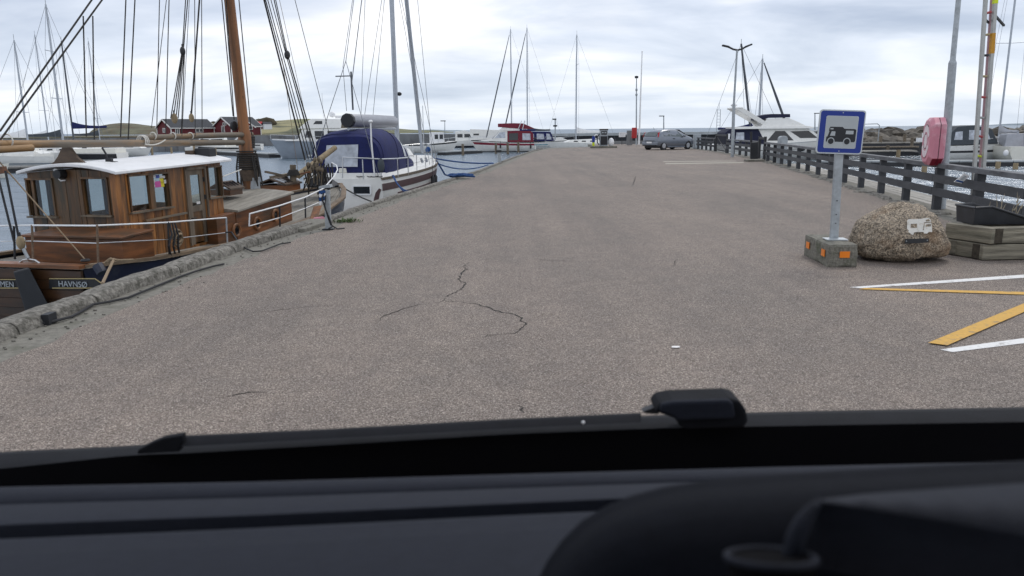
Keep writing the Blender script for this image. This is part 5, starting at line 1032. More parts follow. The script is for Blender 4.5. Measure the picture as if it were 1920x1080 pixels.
mat('pontoon', (.20, .19, .175), .85, var=.2, scale=3)
spit = MB(); spit.prism([V((-150, 186, -2)), V((-45, 178, -2)), V((-40, 280, -2)), V((-160, 290, -2))], (0, 0, 3.0)); struct('harbour_ground', spit, 'heath')
for i, (u, vt, vb, lb) in enumerate([(286, 270, 292, 'pile at the left corner of the sheet pile pier'), (322, 276, 288, 'short pile against the middle of the sheet pile pier'), (365, 272, 291, 'pile in front of the sheet pile pier, above the black stove box'), (405, 277, 298, 'leaning low pile just right of the sheet pile pier'), (439, 268, 287, 'pile immediately left of the brown mast'), (868, 270, 291, 'pile standing off the bow of the red cruiser'), (930, 268, 288, 'pile against the middle of the red cruiser side'), (952, 268, 289, 'pile against the aft half of the red cruiser side'), (972, 266, 286, 'pile beside the stern of the red cruiser')]):
    p = wl(u, vb); single('mooring_pile', MB().cyl((p.x, p.y, -2.4), (p.x, p.y, D(u, vt, p.y).z), .16, .15, 8), 'pile_wood' if u < 800 else 'old_wood', 'timber ' + lb, 'pile', 'mooring piles in the left basin', smooth=True)
def jetty(name, label, a, b, w, z, m='pontoon', piles=0, bw=1.2):
    r = thing(name, label, 'jetty', a); a, b = V(a), V(b); d = (b - a); L_ = d.length; d.normalize(); q = V((-d.y, d.x, 0)) * w; n = int(L_ / bw)
    for k in range(n):
        p0, p1 = a + d * (k * bw + .02), a + d * ((k + 1) * bw - .02); f = lambda p, zz: V((p.x, p.y, zz))
        MB().hexa([f(p0, z - .12), f(p1, z - .12), f(p1 + q, z - .12), f(p0 + q, z - .12), f(p0, z), f(p1, z), f(p1 + q, z), f(p0 + q, z)]).build('deck_board', m, r)
    MB().hexa([f(a, z - .5), f(b, z - .5), f(b + q, z - .5), f(a + q, z - .5), f(a, z - .16), f(b, z - .16), f(b + q, z - .16), f(a + q, z - .16)]).build('float', 'iron', r)
    return r
jetty('jetty', 'wooden jetty nearest the rock breakwater', D(1545, 266, 80), D(1960, 266, 80), 1.4, .10, 'jetty_wood')
jetty('jetty', 'middle of the three wooden jetties right of the sign', D(1545, 272, 74), D(1740, 272, 74), 1.4, -.18, 'old_wood')
jetty('jetty', 'front one of the three wooden jetties right of the sign', D(1545, 278, 69), D(1735, 278, 69), 1.4, -.40, 'jetty_wood')
jetty('pontoon', 'low white edged pontoon between the fence and the jetties', D(1540, 290, 58), D(1990, 300, 55), 1.5, -.78, 'wall_cap')
jetty('pontoon', 'pale pontoon left of the red cruiser bow', wl(835, 291), wl(905, 287), 1.2, -.75, 'wall_cap')
jetty('pontoon', 'black and white pontoon by the grey motor yacht', wl(398, 290), wl(505, 296), 1.4, -.7, 'wall_cap')
jetty('pontoon', 'grey pontoon in front of the leftmost yachts', wl(-60, 326), wl(120, 322), 1.4, -.75, 'pontoon')
jetty('pontoon', 'grey pontoon running behind the wheelhouse roof', wl(150, 316), wl(262, 308), 1.3, -.75, 'pontoon')
for u, v0, v1, y, lb in ((1652, 255, 268, 80.5, 'grey pile beside the thin handrail frame'), (1697, 252, 268, 81, 'tall grey pile on the jetty nearest the rocks'), (1711, 258, 270, 79, 'short grey pile just left of the outboard motor'), (1665, 272, 279, 73, 'stubby grey pile on the middle jetty'), (1685, 281, 292, 62, 'yellowish pile standing before the front jetty'), (1734, 308, 319, 48, 'yellowish pile head under the lifebuoy case'), (1872, 303, 312, 53, 'yellowish pile head in front of the grey yacht bow end'), (1905, 306, 317, 52, 'yellowish pile head at the far right beyond the fence'), (1846, 286, 304, 56, 'yellowish pile between the white motorboat and the grey yacht')):
    a = D(u, v0, y); single('mooring_pile', MB().cyl((a.x, a.y, -2.4), a, .17, .16, 8), 'pile_wood' if v0 > 280 else 'old_wood', lb, 'pile', 'mooring piles right of the sign', smooth=True)
# rock breakwater
bk = thing('rock_breakwater', 'breakwater of piled boulders right of the sign', 'breakwater', D(1560, 260, 88)); rk = []
rr = random.Random(21)
for i in range(6):
    bm = bmesh.new(); bmesh.ops.create_icosphere(bm, subdivisions=2, radius=1)
    for v in bm.verts:
        n_ = noise.noise_vector(v.co * 1.1 + V((i * 7, 0, 0))) * .45; v.co += n_; v.co.z *= .62; v.co = V((round(v.co.x * 2.6) / 2.6 * .5 + v.co.x * .5, v.co.y, v.co.z))
    me = bpy.data.meshes.new('rock'); bm.to_mesh(me); bm.free(); me.materials.append(MATS['rock']); rk.append(me)
x0, x1 = D(1545, 260, 88).x, D(1990, 260, 88).x
for row, (zz, yy_, n) in enumerate(((-.75, 84.5, 34), (-.25, 85.6, 34), (.25, 86.8, 34), (.72, 88.2, 34), (.9, 90.5, 30))):
    for k in range(n):
        o = bpy.data.objects.new('rock', rr.choice(rk)); C.objects.link(o); o.parent = bk; o.location = V((lerp(x0, x1, (k + rr.uniform(.1, .9)) / n), yy_ + rr.uniform(-.4, .4), zz + rr.uniform(-.25, .15))) - bk.location
        s_ = rr.uniform(.62, 1.25); o.scale = (s_ * 1.1, s_, s_); o.rotation_euler = (rr.uniform(-.4, .4), rr.uniform(-.4, .4), rr.uniform(0, 6.28))
MB().hexa([V(p) for p in ((x0 - 2, 86, -2.5), (x1, 86, -2.5), (x1, 96, -2.5), (x0 - 2, 96, -2.5), (x0 - 2, 88.5, .3), (x1, 88.5, .3), (x1, 94, .5), (x0 - 2, 94, .5))]).build('core', 'wall_dark', bk)
gt = thing('handrail_frame', 'thin grey handrail frame standing on the rocks right of the sign', 'railing', D(1610, 262, 83))
MB().tube([D(1612, 262, 83), D(1612, 233, 83), D(1645, 232, 83), D(1649, 235, 83), D(1646, 265, 83)], .05, 6).build('frame', 'galv', gt)
MB().tube([D(1612, 246, 83), D(1645, 246, 83)], .03, 6).build('bar', 'galv', gt)

# ------------------------------------------------------------------ boathouses and far houses
def house(name, label, base, w, l, hw, hr, rz, porch=False, wins=()):
    r = thing(name, label, 'boathouse', base, rz, world=False); e = .35
    MB().loft([[V((-w / 2, y, 0)), V((w / 2, y, 0)), V((w / 2, y, hw)), V((0, y, hr)), V((-w / 2, y, hw))] for y in (0, l)]).build('wall', 'house_red', r)
    k = (hr - hw) / (w / 2)
    for sg in (1, -1):
        a = [V((0, y, hr + .05)) for y in (-e, l + e)]; b = [V((sg * (w / 2 + e), y, hw - k * e + .05)) for y in (-e, l + e)]
        MB().prism([a[0], a[1], b[1], b[0]], (0, 0, .14)).build('roof', 'roof_slate', r)
        for y in (-e - .04, l + e + .04): MB().bar(V((0, y, hr + .05)), V((sg * (w / 2 + e), y, hw - k * e + .05)), .08, .3, V((0, 1, 0)).cross(V((1, 0, 0)))).build('bargeboard', 'trim_white', r)
        MB().bar(b[0] + V((0, 0, -.05)), b[1] + V((0, 0, -.05)), .1, .24).build('eaves_board', 'trim_white', r)
        for y in (-.03, l + .03): MB().bar(V((sg * w / 2, y, 0)), V((sg * w / 2, y, hw)), .22, .22).build('corner_trim', 'trim_white', r)
    def win(c, ax, ww, wh):
        ax = V(ax); n = V((ax.y, -ax.x, 0)); f = MB(); U = V((0, 0, 1)); c = V(c)
        for a, b in ((-ww, -wh), (ww, -wh)), ((-ww, wh), (ww, wh)), ((-ww, -wh), (-ww, wh)), ((ww, -wh), (ww, wh)), ((0, -wh), (0, wh)): f.bar(c + ax * a[0] + U * a[1], c + ax * b[0] + U * b[1], .14, .14, n)
        fo = f.build('window', 'trim_white', r); MB().box(c, (.04 + abs(ax.x) * 2 * ww, .04 + abs(ax.y) * 2 * ww, 2 * wh)).build('pane', 'dark_glass', fo)
    for wn in wins: win(*wn)
    if porch:
        MB().loft([[V((x, 1.5, 0)), V((x, 5.5, 0)), V((x, 5.5, 2.0)), V((x, 3.5, 3.3)), V((x, 1.5, 2.0))] for x in (w / 2 + .01, w / 2 + 2.2)]).build('porch', 'house_red', r)
        for sg in (1, -1): MB().bar(V((w / 2 + 2.25, 3.5, 3.4)), V((w / 2 + 2.25, 3.5 + sg * 2.4, 1.9)), .1, .28, V((1, 0, 0)).cross(V((0, 1, 0)))).build('bargeboard', 'trim_white', r)
        win((w / 2 + 2.25, 3.5, 1.9), (0, 1, 0), 1.3, .45)
    return r
b1 = D(310, 252.5, 200); h1r = math.radians(-38)
house('boathouse', 'longer dark red boathouse with slate roof seen above the boom', V((b1.x - .2, b1.y, 1.0)), 7.2, 11.8, 2.1, 4.1, -.68, wins=[((0, -.04, 1.4), (1, 0, 0), .6, .5), ((3.64, 1.6, 1.2), (0, 1, 0), .5, .7), ((3.64, 7.6, 1.3), (0, 1, 0), 1.0, .45)])
b2 = D(420, 252, 205)
house('boathouse', 'shorter dark red boathouse with a gabled porch beside the brown mast', V((b2.x - .2, b2.y, 1.0)), 7.6, 9, 2.4, 4.6, -.62, True, wins=[((.2, -.04, 1.5), (1, 0, 0), .6, .9), ((1.0, -.04, 2.9), (1, 0, 0), .7, .3)])
for i, (u, v, y, m, lab) in enumerate([(484, 236, 900, 'house_red', 'tiny red farmhouse on the field hill left of the grey yacht'), (506, 231, 1050, 'trim_white', 'tiny white farmhouse on the field hill among trees'), (501, 236.5, 900, 'trim_white', 'tiny white cottage low on the field hill'), (466, 246, 300, 'trim_white', 'white shed with dark doors just right of the brown mast')]):
    p = D(u, v + 1, y); k = y / 900; r = thing('far_house', lab, 'house', p - V((0, 0, 3 * k)), .3 * i, world=False)
    MB().box((0, 0, 3 * k), (9 * k, 7 * k, 6 * k)).build('wall', m, r); MB().loft([[V((x, -4 * k, 6 * k)), V((x, 0, 8.5 * k)), V((x, 4 * k, 6 * k))] for x in (-5 * k, 5 * k)]).build('roof', 'red_paint' if i == 0 else 'roof_slate', r)

# ------------------------------------------------------------------ CENTRE OF THE QUAY END
def post(name, label, cat, u, v, y, top_uv, r0, r1, m, n=10):
    b = G(u, v) if y is None else D(u, v, y); t = thing(name, label, cat, b); tp = D(*top_uv, b.y)
    return t, b, tp
# fuel pump on its island
p = G(1132, 277.5); fpm = thing('fuel_pump', 'grey fuel pump with black front panel on a low concrete island at the quay end', 'fuel pump', p)
MB().box(p + V((0, .2, .09)), (2.4, 1.2, .18)).build('island', 'concrete', fpm, bevel=.03)
MB().box(p + V((.0, .2, .93)), (.72, .5, 1.5)).build('cabinet', 'cabinet', fpm, bevel=.03); MB().box(p + V((0, -.06, .68)), (.62, .03, .78)).build('front_panel', 'black', fpm)
MB().box(p + V((0, .2, 1.68)), (.78, .54, .12)).build('cap', 'iron', fpm, bevel=.02); MB().box(p + V((0, -.06, 1.38)), (.5, .03, .34)).build('display', 'iron', fpm)
for dx in (-.12, .12): MB().box(p + V((dx, -.085, 1.4)), (.16, .02, .12)).build('readout', 'cabinet', fpm)
MB().tube([p + V((-.4, .0, 1.3)), p + V((-.62, -.05, 1.0)), p + V((-.6, -.05, .5)), p + V((-.45, -.02, .3))], .05, 6).build('hose', 'rubber', fpm, smooth=True)
MB().box(p + V((-.95, .1, .8)), (.26, .2, .55)).build('oil_box', 'sign_blue', fpm); MB().box(p + V((-.95, .1, .38)), (.2, .16, .36)).build('oil_can', 'yellow_tape', fpm)
MB().ball(p + V((.72, .3, .5)), (.28, .26, .42)).build('hose_drum', 'white_paint', fpm, smooth=True)
MB().torus(p + V((-.66, .2, 1.0)), (1, 0, 0), (0, 0, 1), .2, .06, 14, 6).build('hose_loop', 'white_paint', fpm)
# notice sign, locker and lifebuoy station, flagpole
p = D(1166, 271, 80); nt_ = thing('notice_sign', 'white notice board on a thin post in front of the dark wall', 'sign', p)
MB().cyl(p, p + V((0, 0, 1.1)), .03).build('post', 'iron', nt_); MB().box(p + V((0, -.05, 1.0)), (.68, .03, .48)).build('board', 'white_paint', nt_)
for k in range(4): MB().box(p + V((0, -.07, 1.13 - k * .09)), (.5 - .1 * (k % 2), .006, .018)).build('text_line', 'cabinet', nt_)
MB().box(p + V((.42, -.02, 1.1)), (.16, .02, .14)).build('small_board', 'paper', nt_)
p = D(1193, 272, 78); lb = thing('signal_mast', 'slim grey mast with fittings and a red rescue box near the flagpole', 'mast', p)
tp = D(1193.5, 142, 78); MB().tube([p, p.lerp(tp, .35), tp], [.09, .07, .05], 8).build('pole', 'galv', lb); MB().box(p.lerp(tp, .2) + V((-.22, -.12, -.15)), (.5, .25, 1.05)).build('rescue_box', 'red_paint', lb, bevel=.05)
MB().box(p.lerp(tp, .98) + V((0, 0, .0)), (.35, .1, .22)).build('lamp', 'iron', lb)
for f in (.80, .73): MB().ball(p.lerp(tp, f), (.12, .12, .16)).build('fitting', 'cabinet', lb, smooth=True)
p = D(1198, 271, 77); fl = thing('flagpole', 'tall white flagpole left of the grey car', 'flagpole', p); MB().tube([p, D(1204, 97, 77)], [.10, .05], 10).build('pole', 'white_paint', fl, smooth=True); MB().ball(D(1204, 97, 77), .08).build('finial', 'white_paint', fl)
p = D(1180, 272, 81); single('power_cabinet', MB().box(p + V((0, 0, .75)), (.55, .45, 1.5)), 'wall_grey', 'dark grey power cabinet between the notice sign and the red box', 'cabinet', bevel=.03)
def lamp(name, label, u, v, vt, y, head=(.35, 0)):
    p = D(u, v, y); t = thing(name, label, 'street lamp', p); q = D(u, vt, y); MB().tube([p, q], [.09, .06], 8).build('pole', 'galv', t)
    k = y / 95; MB().box(q + V((head[0] * k * .5, 0, .03)), (.62 * k, .25 * k, .10 * k)).build('lamp_head', 'iron', t)
lamp('street_lamp', 'small harbour lamp above the roof of the grey car', 1244.5, 254, 218, 96, (-.5, 0))
lamp('street_lamp', 'small harbour lamp just left of the camper sign', 1528, 262, 213, 94, (.5, 0))
lamp('street_lamp', 'lamp on the grey harbour wall right of the furled sail of the tent boat', 834, 252, 227, 147, (-.4, 0))
p = D(1041, 262, 100); la = thing('lamp_mast', 'short mast with two lamp fittings behind the white moored boats', 'mast', p); MB().tube([p, D(1041, 224, 100)], .08, 6).build('pole', 'galv', la); MB().box(D(1039.5, 223.5, 100), (.5, .3, .16)).build('lamp_head', 'iron', la); MB().box(D(1041, 236, 100), (.5, .5, .2)).build('bracket', 'iron', la)
# lattice radio mast behind the aft canopy
p0, p1 = D(1346, 262, 102), D(1348, 205, 102); lt = thing('lattice_mast', 'slender lattice mast with ladder rungs left of the motor yacht', 'mast', p0); w = .23
for sx in (-1, 1): MB().cyl(p0 + V((sx * w, 0, 0)), p1 + V((sx * w * .9, 0, 0)), .035, .035, 6).build('leg', 'galv', lt)
for k in range(9): q = p0.lerp(p1, .18 + k * .1); MB().cyl(q - V((w, 0, 0)), q + V((w, 0, 0)), .022, .022, 5).build('rung', 'galv', lt)
MB().cyl(p1, D(1349, 193, 102), .03, .02, 5).build('antenna', 'galv', lt)
# grey electricity cabinet at the fence end
p = G(1305, 278.5); ec = thing('power_cabinet', 'light grey power cabinet in front of the car bonnet at the fence end', 'cabinet', p)
MB().box(p + V((.05, 0, .6)), (.58, .5, 1.2)).build('cabinet', 'cabinet', ec, bevel=.02); MB().box(p + V((.05, -.26, .58)), (.46, .02, 1.0)).build('door', 'galv', ec)
# ------------------------------------------------------------------ GREY HATCHBACK
sC = 1.12; hdc = math.radians(34); pr = G(1243, 281.2)
car = thing('parked_car', 'grey three door hatchback parked at the far end of the quay', 'car', (0, 0, 0), hdc, world=False)
Rz = Matrix.Rotation(hdc, 3, 'Z'); car.location = pr - Rz @ V((.62 * sC, -.74 * sC, 0)); car.scale = (sC, sC, sC)
# stations: x, half width, z_bottom, z_belt, roof half width, z_roof
CS = [(-.02, .62, .42, .80, .60, .82), (.06, .76, .30, .92, .66, .98), (.22, .82, .24, .95, .66, 1.14), (.45, .84, .22, .95, .62, 1.34), (.80, .845, .22, .95, .60, 1.45), (1.5, .845, .2, .93, .60, 1.49), (2.1, .845, .2, .91, .58, 1.46), (2.55, .84, .2, .90, .56, 1.36), (2.95, .83, .2, .90, .62, 1.13), (3.25, .82, .2, .90, .70, .96), (3.6, .79, .22, .82, .66, .87), (3.85, .70, .26, .68, .56, .74), (3.98, .52, .34, .58, .44, .60)]
def ring(c):
    x, w, zb, zm, wr_, zr = c
    h = [(w * .86, zb), (w * .98, zb + .10), (w, lerp(zb, zm, .5)), (w * .97, zm), (lerp(w * .97, wr_, .5), lerp(zm, zr, .5)), (wr_, zr - .05 * (zr - zm > .2)), (wr_ * .72, zr + .0)]
    return [V((x, y, z)) for y, z in h] + [V((x, -y, z)) for y, z in reversed(h)]
MB().loft([ring(c) for c in CS]).build('body', 'car_paint', car, smooth='full')
def cw(x, f, off=.008):
    for a, b in zip(CS, CS[1:]):
        if x <= b[0]: t = (x - a[0]) / (b[0] - a[0]); c = [lerp(p_, q_, t) for p_, q_ in zip(a, b)]; break
    y0, z0, y1, z1 = c[1] * .97, c[3], c[4], c[5] - .05
    n_ = V((0, z1 - z0, y0 - y1)).normalized(); return V((x, lerp(y0, y1, f), lerp(z0, z1, f))) + n_ * off
for sg in (1, -1):
    S_ = lambda p: V((p.x, sg * p.y, p.z))
    for nm, pts in (('side_window', [(.62, .08), (1.30, .06), (1.18, .86), (.78, .84), (.60, .5)]), ('side_window', [(1.38, .06), (2.62, .04), (2.62, .2), (2.16, .90), (1.26, .88)])):
        ps = [S_(cw(*q)) for q in pts]; ins = [S_(cw(q[0], q[1], -.04)) for q in pts]; n = len(ps); mb = MB(); mb.v = ps + ins; mb.f = [tuple(range(n))] + [(i, (i + 1) % n, n + (i + 1) % n, n + i) for i in range(n)]; mb.build(nm, 'car_glass' if 'car_glass' in MATS else 'dark_glass', car)
    hx = MB().box((1.62, sg * .842, .80), (.2, .03, .05)).build('door_handle', 'black', car)
    MB().ball((2.62, sg * .92, 1.0), (.1, .12, .085)).build('mirror', 'car_paint', car, smooth=True)
    ps = [V((.03, sg * .755, .92)), V((.10, sg * .80, .94)), V((.26, sg * .73, 1.30)), V((.13, sg * .66, 1.24))]; MB().prism(ps, (-.03, sg * .03, .0)).build('tail_light', 'tail_red', car, bevel=.01)
    MB().ball((3.74, sg * .60, .70), (.14, .12, .08)).build('headlight', 'steel', car, smooth=True)
    for x in (.62, 3.13):
        wh = MB().lathe([(.17, -.1), (.285, -.095), (.30, -.06), (.30, .06), (.285, .095), (.17, .1)], V((x, sg * .74, .30)), V((0, 1, 0)), 20).build('wheel', 'rubber', car, smooth=True)
        MB().lathe([(.03, .0), (.06, .012), (.18, .006), (.185, -.03)] if sg > 0 else [(.03, .0), (.06, -.012), (.18, -.006), (.185, .03)], V((x, sg * (.845), .30)), V((0, 1, 0)), 16).build('rim', 'alloy', wh)
        MB().lathe([(.31, -.02), (.335, -.02), (.335, .05), (.31, .05)], V((x, sg * .80, .31)), V((0, 1, 0)), 20).build('wheel_arch', 'car_plastic', car)
    MB().bar((.98, sg * .835, .23), (2.78, sg * .835, .22), .05, .08).build('sill', 'car_paint', car)
MB().prism([V((.06, -.58, .99)), V((.06, .58, .99)), V((.32, .50, 1.27)), V((.32, -.50, 1.27))], (-.03, 0, .015)).build('rear_window', 'car_glass', car)
MB().prism([V((2.42, -.52, 1.42)), V((2.42, .52, 1.42)), V((3.14, .66, 1.02)), V((3.14, -.66, 1.02))], (.015, 0, .03)).build('windscreen', 'dark_glass', car)
MB().box((.02, 0, .45), (.16, 1.56, .24)).build('rear_bumper', 'car_paint', car, bevel=.05); MB().box((.0, 0, .34), (.14, 1.4, .09)).build('bumper_strip', 'car_plastic', car, bevel=.02)
MB().box((-.065, 0, .54), (.02, .52, .11)).build('number_plate', 'white_paint', car); MB().box((-.05, 0, .66), (.03, 1.0, .04)).build('boot_gap', 'black', car)
MB().tube([(.42, 0, 1.45), (.30, 0, 1.62)], .012, 5).build('aerial', 'black', car); MB().box((2, 0, .19), (3.4, 1.3, .1)).build('underbody', 'black', car)
# ------------------------------------------------------------------ DOUBLE STREET LAMP
p = G(1373, 294.5); dl = thing('street_lamp', 'tall double armed street lamp standing at the dark fence', 'street lamp', p); q = D(1382, 93, p.y); c1_ = D(1376, 195, p.y)
MB().tube([p, c1_], [.10, .09], 10).build('lower_pole', 'galv', dl, smooth=True); MB().tube([c1_, q], [.065, .055], 10).build('pole', 'galv', dl, smooth=True)
for k, (pts, hd_) in enumerate((([(1383, 94), (1375, 92.5), (1368, 89), (1362, 86.5)], (1367, 88, 1354, 85)), ([(1383, 94), (1391, 92), (1398, 88), (1403, 86)], (1397, 88, 1410, 83)))):
    MB().tube([D(u, v, p.y) for u, v in pts], .055, 6).build('arm', 'iron', dl, smooth=True); a, b = D(hd_[0], hd_[1], p.y), D(hd_[2], hd_[3], p.y); MB().bar(a, b, .22, .10).build('lamp_head', 'iron', dl, bevel=.03)
# ------------------------------------------------------------------ THE DARK FENCE
fe = thing('fence', 'dark painted timber fence with flat top rail along the right edge of the quay', 'fence', (fx(30), 30, 0))
def fence_run(y0, y1, posts, zt, root, front=.07):
    d = lambda y: (V((fx(y + .1), y + .1, 0)) - V((fx(y - .1), y - .1, 0))).normalized()
    for y in posts:
        q = d(y); n_ = V((-q.y, q.x, 0)); c = V((fx(y), y, 0)); mb = MB(); s_ = .075
        mb.hexa([c + q * (i * s_) + n_ * (j * s_) + V((0, 0, z)) for z in (-.3, zt - .10) for i, j in ((-1, -1), (1, -1), (1, 1), (-1, 1))]); mb.build('post', 'fence_paint', root)
    ys_ = [y0] + [y for y in posts[1::2]] + [y1]; ys_ = [y for i, y in enumerate(ys_) if i == 0 or y > ys_[i - 1] + .3]
    for a, b in zip(ys_, ys_[1:]):
        A, B = V((fx(a), a, 0)), V((fx(b), b, 0)); q = (B - A).normalized(); n_ = V((-q.y, q.x, 0)); A, B = A + q * .006, B - q * .006
        MB().bar(A + V((0, 0, zt - .045)), B + V((0, 0, zt - .045)), .20, .09).build('top_rail', 'fence_cap', root)
        for z0, z1 in ((.585, .745), (.31, .47)): MB().bar(A + n_ * .105 + V((0, 0, (z0 + z1) / 2)), B + n_ * .105 + V((0, 0, (z0 + z1) / 2)), .05, z1 - z0).build('rail', 'fence_paint', root)
fence_run(9.0, 41.6, [10.05 + 2.05 * k for k in range(16)], .97, fe)
fence_run(43.6, 54.0, [43.8 + 2.0 * k for k in range(6)], .97, fe)
fence_run(58.5, 65.5, [58.7 + 1.65 * k for k in range(5)], .97, fe)
# gates and ramp rails to the jetties
def gate(name, label, ya, yb, h):
    A, B = V((fx(ya), ya, 0)), V((fx(yb), yb, 0)); r = thing(name, label, 'gate', A); q = (B - A).normalized()
    for P in (A, B): MB().bar(P, P + V((0, 0, h + .1)), .12, .12, V((0, 1, 0))).build('gate_post', 'black', r)
    MB().bar(A + V((0, 0, h)), B + V((0, 0, h)), .12, .12).build('top_bar', 'black', r)
    return r, A, B, q
g1, A, B, q = gate('gate', 'black framed gate with a solid dark panel before the motor yacht', 41.8, 43.4, 1.15)
MB().hexa([G(1408, 300.5), G(1421.5, 300), G(1421.5, 300) + V((0, .12, 0)), G(1408, 300.5) + V((0, .12, 0))] + [D(1408, 267, G(1408, 300.5).y), D(1421.5, 266.5, G(1421.5, 300).y), D(1421.5, 266.5, G(1421.5, 300).y) + V((0, .12, 0)), D(1408, 267, G(1408, 300.5).y) + V((0, .12, 0))]).build('panel', 'black', g1, bevel=.02)
MB().cyl(G(1408.5, 300), D(1408.5, 247, G(1408.5, 300).y), .06).build('pole', 'black', g1)
g2, A, B, q = gate('gate', 'open black barred gate between the two farther fence sections', 54.2, 58.3, 1.2)
for k in range(14): P = A.lerp(B, (k + 1) / 15); MB().cyl(P + V((0, 0, .05)), P + V((0, 0, 1.15)), .016, .016, 5).build('bar', 'black', g2)
MB().bar(A + V((0, 0, .12)), B + V((0, 0, .12)), .05, .05).build('bottom_bar', 'black', g2); MB().bar(A + V((0, 0, .1)), B + V((0, 0, 1.15)), .04, .05).build('brace', 'black', g2)
single('bollard_base', MB().box(G(1432, 303) + V((-.4, .3, .05)), (.9, .7, .12)), 'concrete', 'concrete base block beside the black gate panel', 'block', bevel=.03)
p = V((fx(37.5) + .7, 37.5, -.1)); pp = thing('power_pedestal', 'light grey round topped power pedestal standing behind the dark fence', 'pedestal', p)
yp = 38.0; a = D(1460, 300, yp); b = D(1475, 300, yp); zt = D(1467, 255, yp).z; wd = (b.x - a.x) / 2; cx = (a.x + b.x) / 2
prof = [(-wd, -.3), (wd, -.3), (wd, zt - .12), (wd * .8, zt - .04), (wd * .4, zt), (-wd * .4, zt), (-wd * .8, zt - .04), (-wd, zt - .12)]
MB().prism([V((cx + x, yp, z)) for x, z in prof], (0, .35, 0)).build('housing', 'cabinet', pp, bevel=.02); MB().box((cx, yp - .01, zt - .32), (wd * 1.4, .02, .28)).build('door', 'galv', pp)
# boardwalk behind the fence
bw = bpy.data.objects.new('boardwalk', None); C.objects.link(bw); bw['kind'] = 'structure'; OFF['boardwalk'] = V((0, 0, 0))
for row in range(7):
    y = 8.5 + (row % 3) * 1.1
    while y < 42:
        y1_ = min(42, y + 3.4); o0, o1 = .32 + row * .215, .32 + row * .215 + .205; dz = random.uniform(-.006, .006)
        f = lambda yy_, o, z: V((fx(yy_) + o, yy_ - .19 * o, z - .20 + dz)); MB().hexa([f(y + .01, o0, -.05), f(y + .01, o1, -.05), f(y1_ - .01, o1, -.05), f(y1_ - .01, o0, -.05), f(y + .01, o0, 0), f(y + .01, o1, 0), f(y1_ - .01, o1, 0), f(y1_ - .01, o0, 0)]).build('deck_board', 'jetty_wood', bw); y = y1_
MB().hexa([V((fx(8) + .3, 8, -2.2)), V((fx(8) + 1.8, 8, -2.2)), V((fx(42) + 1.8, 42, -2.2)), V((fx(42) + .3, 42, -2.2)), V((fx(8) + .3, 8, -.27)), V((fx(8) + 1.8, 8, -.27)), V((fx(42) + 1.8, 42, -.27)), V((fx(42) + .3, 42, -.27))]).build('bearer', 'iron', bw)
# broken stones along the fence foot
sb = random.Random(31); stn = MB()
for k in range(150):
    y = sb.uniform(11, 46); c = V((fx(y) - .33 + sb.uniform(-.18, .3), y, .0)); s_ = sb.uniform(.03, .13)
    stn.ball(c, (s_ * 1.5, s_ * 1.3, s_ * .38), 7, 4)
o = struct('edge_stones', stn, 'kerb_rock'); o['kind'] = 'stuff'

# ------------------------------------------------------------------ CAMPER SIGN ON ITS CONCRETE BLOCK
c0, c1, cl = G(1551, 501.5), G(1607, 501), G(1514.5, 472); dr_ = (c1 - c0).normalized(); db = (cl - c0).normalized(); db = (db - dr_ * db.dot(dr_) * .6).normalized(); hB = .295; wB = (c1 - c0).length; lB = 1.0
blk = thing('concrete_block', 'weathered concrete block with orange reflectors carrying the camper sign', 'block', c0)
bm = bmesh.new(); bmesh.ops.create_cube(bm, size=1); bmesh.ops.subdivide_edges(bm, edges=bm.edges, cuts=9, use_grid_fill=True)
for v in bm.verts:
    a, b, z = v.co.x + .5, v.co.y + .5, v.co.z + .5; p = c0 + dr_ * (a * wB) + db * (b * lB) + V((0, 0, z * hB - .005))
    edge = sum(abs(abs(q) - .5) < .01 for q in v.co); ctr = c0 + dr_ * wB / 2 + db * lB / 2 + V((0, 0, hB / 2))
    if edge >= 2: p += (ctr - p).normalized() * (.012 + .012 * noise.noise(p * 14))
    p += noise.noise_vector(p * 9) * .006; v.co = p - c0
me = bpy.data.meshes.new('block'); bm.to_mesh(me); bm.free(); me.materials.append(MATS['conc_block']); o = bpy.data.objects.new('block', me); C.objects.link(o); o.parent = blk
def refl(a, b, z, face): 
    U = V((0, 0, 1))
    if face == 'f': q = c0 + dr_ * a - db * .008 + U * z; e = dr_; n_ = -db
    else: q = c0 + db * b - dr_ * .008 + U * z; e = db; n_ = -dr_
    w_, h_ = (.062, .04) if face == 'f' else (.062, .043)
    MB().prism([q - e * w_ - U * h_, q + e * w_ - U * h_, q + e * w_ + U * h_, q - e * w_ + U * h_], n_ * .01).build('reflector', 'orange_reflector', blk)
refl(.205, 0, .165, 'f'); refl(0, .16, .165, 's'); refl(0, .80, .165, 's')
sb_ = c0 + dr_ * .17 + db * .42; sb_ = V((D(1566, 446, sb_.y).x, sb_.y, hB)); yS = sb_.y
sg_ = thing('camper_sign', 'blue bordered camper van road sign on a grey metal post', 'road sign', sb_)
top_ = D(1580, 209, yS); MB().box(sb_ + V((0, 0, .008)), (.27, .20, .012), Matrix.Rotation(-.1, 3, 'Z')).build('base_plate', 'sign_silver', sg_)
pd = (top_ - sb_); MB().bar(sb_ + V((0, .04, 0)), sb_ + pd * .93 + V((0, .04, 0)), .105, .05, V((0, 1, 0))).build('post', 'galv', sg_, bevel=.008)
for f in (.13, .2, .31): MB().box(sb_ + pd * f + V((0, .010, 0)), (.012, .012, .012)).build('bolt_hole', 'black', sg_)
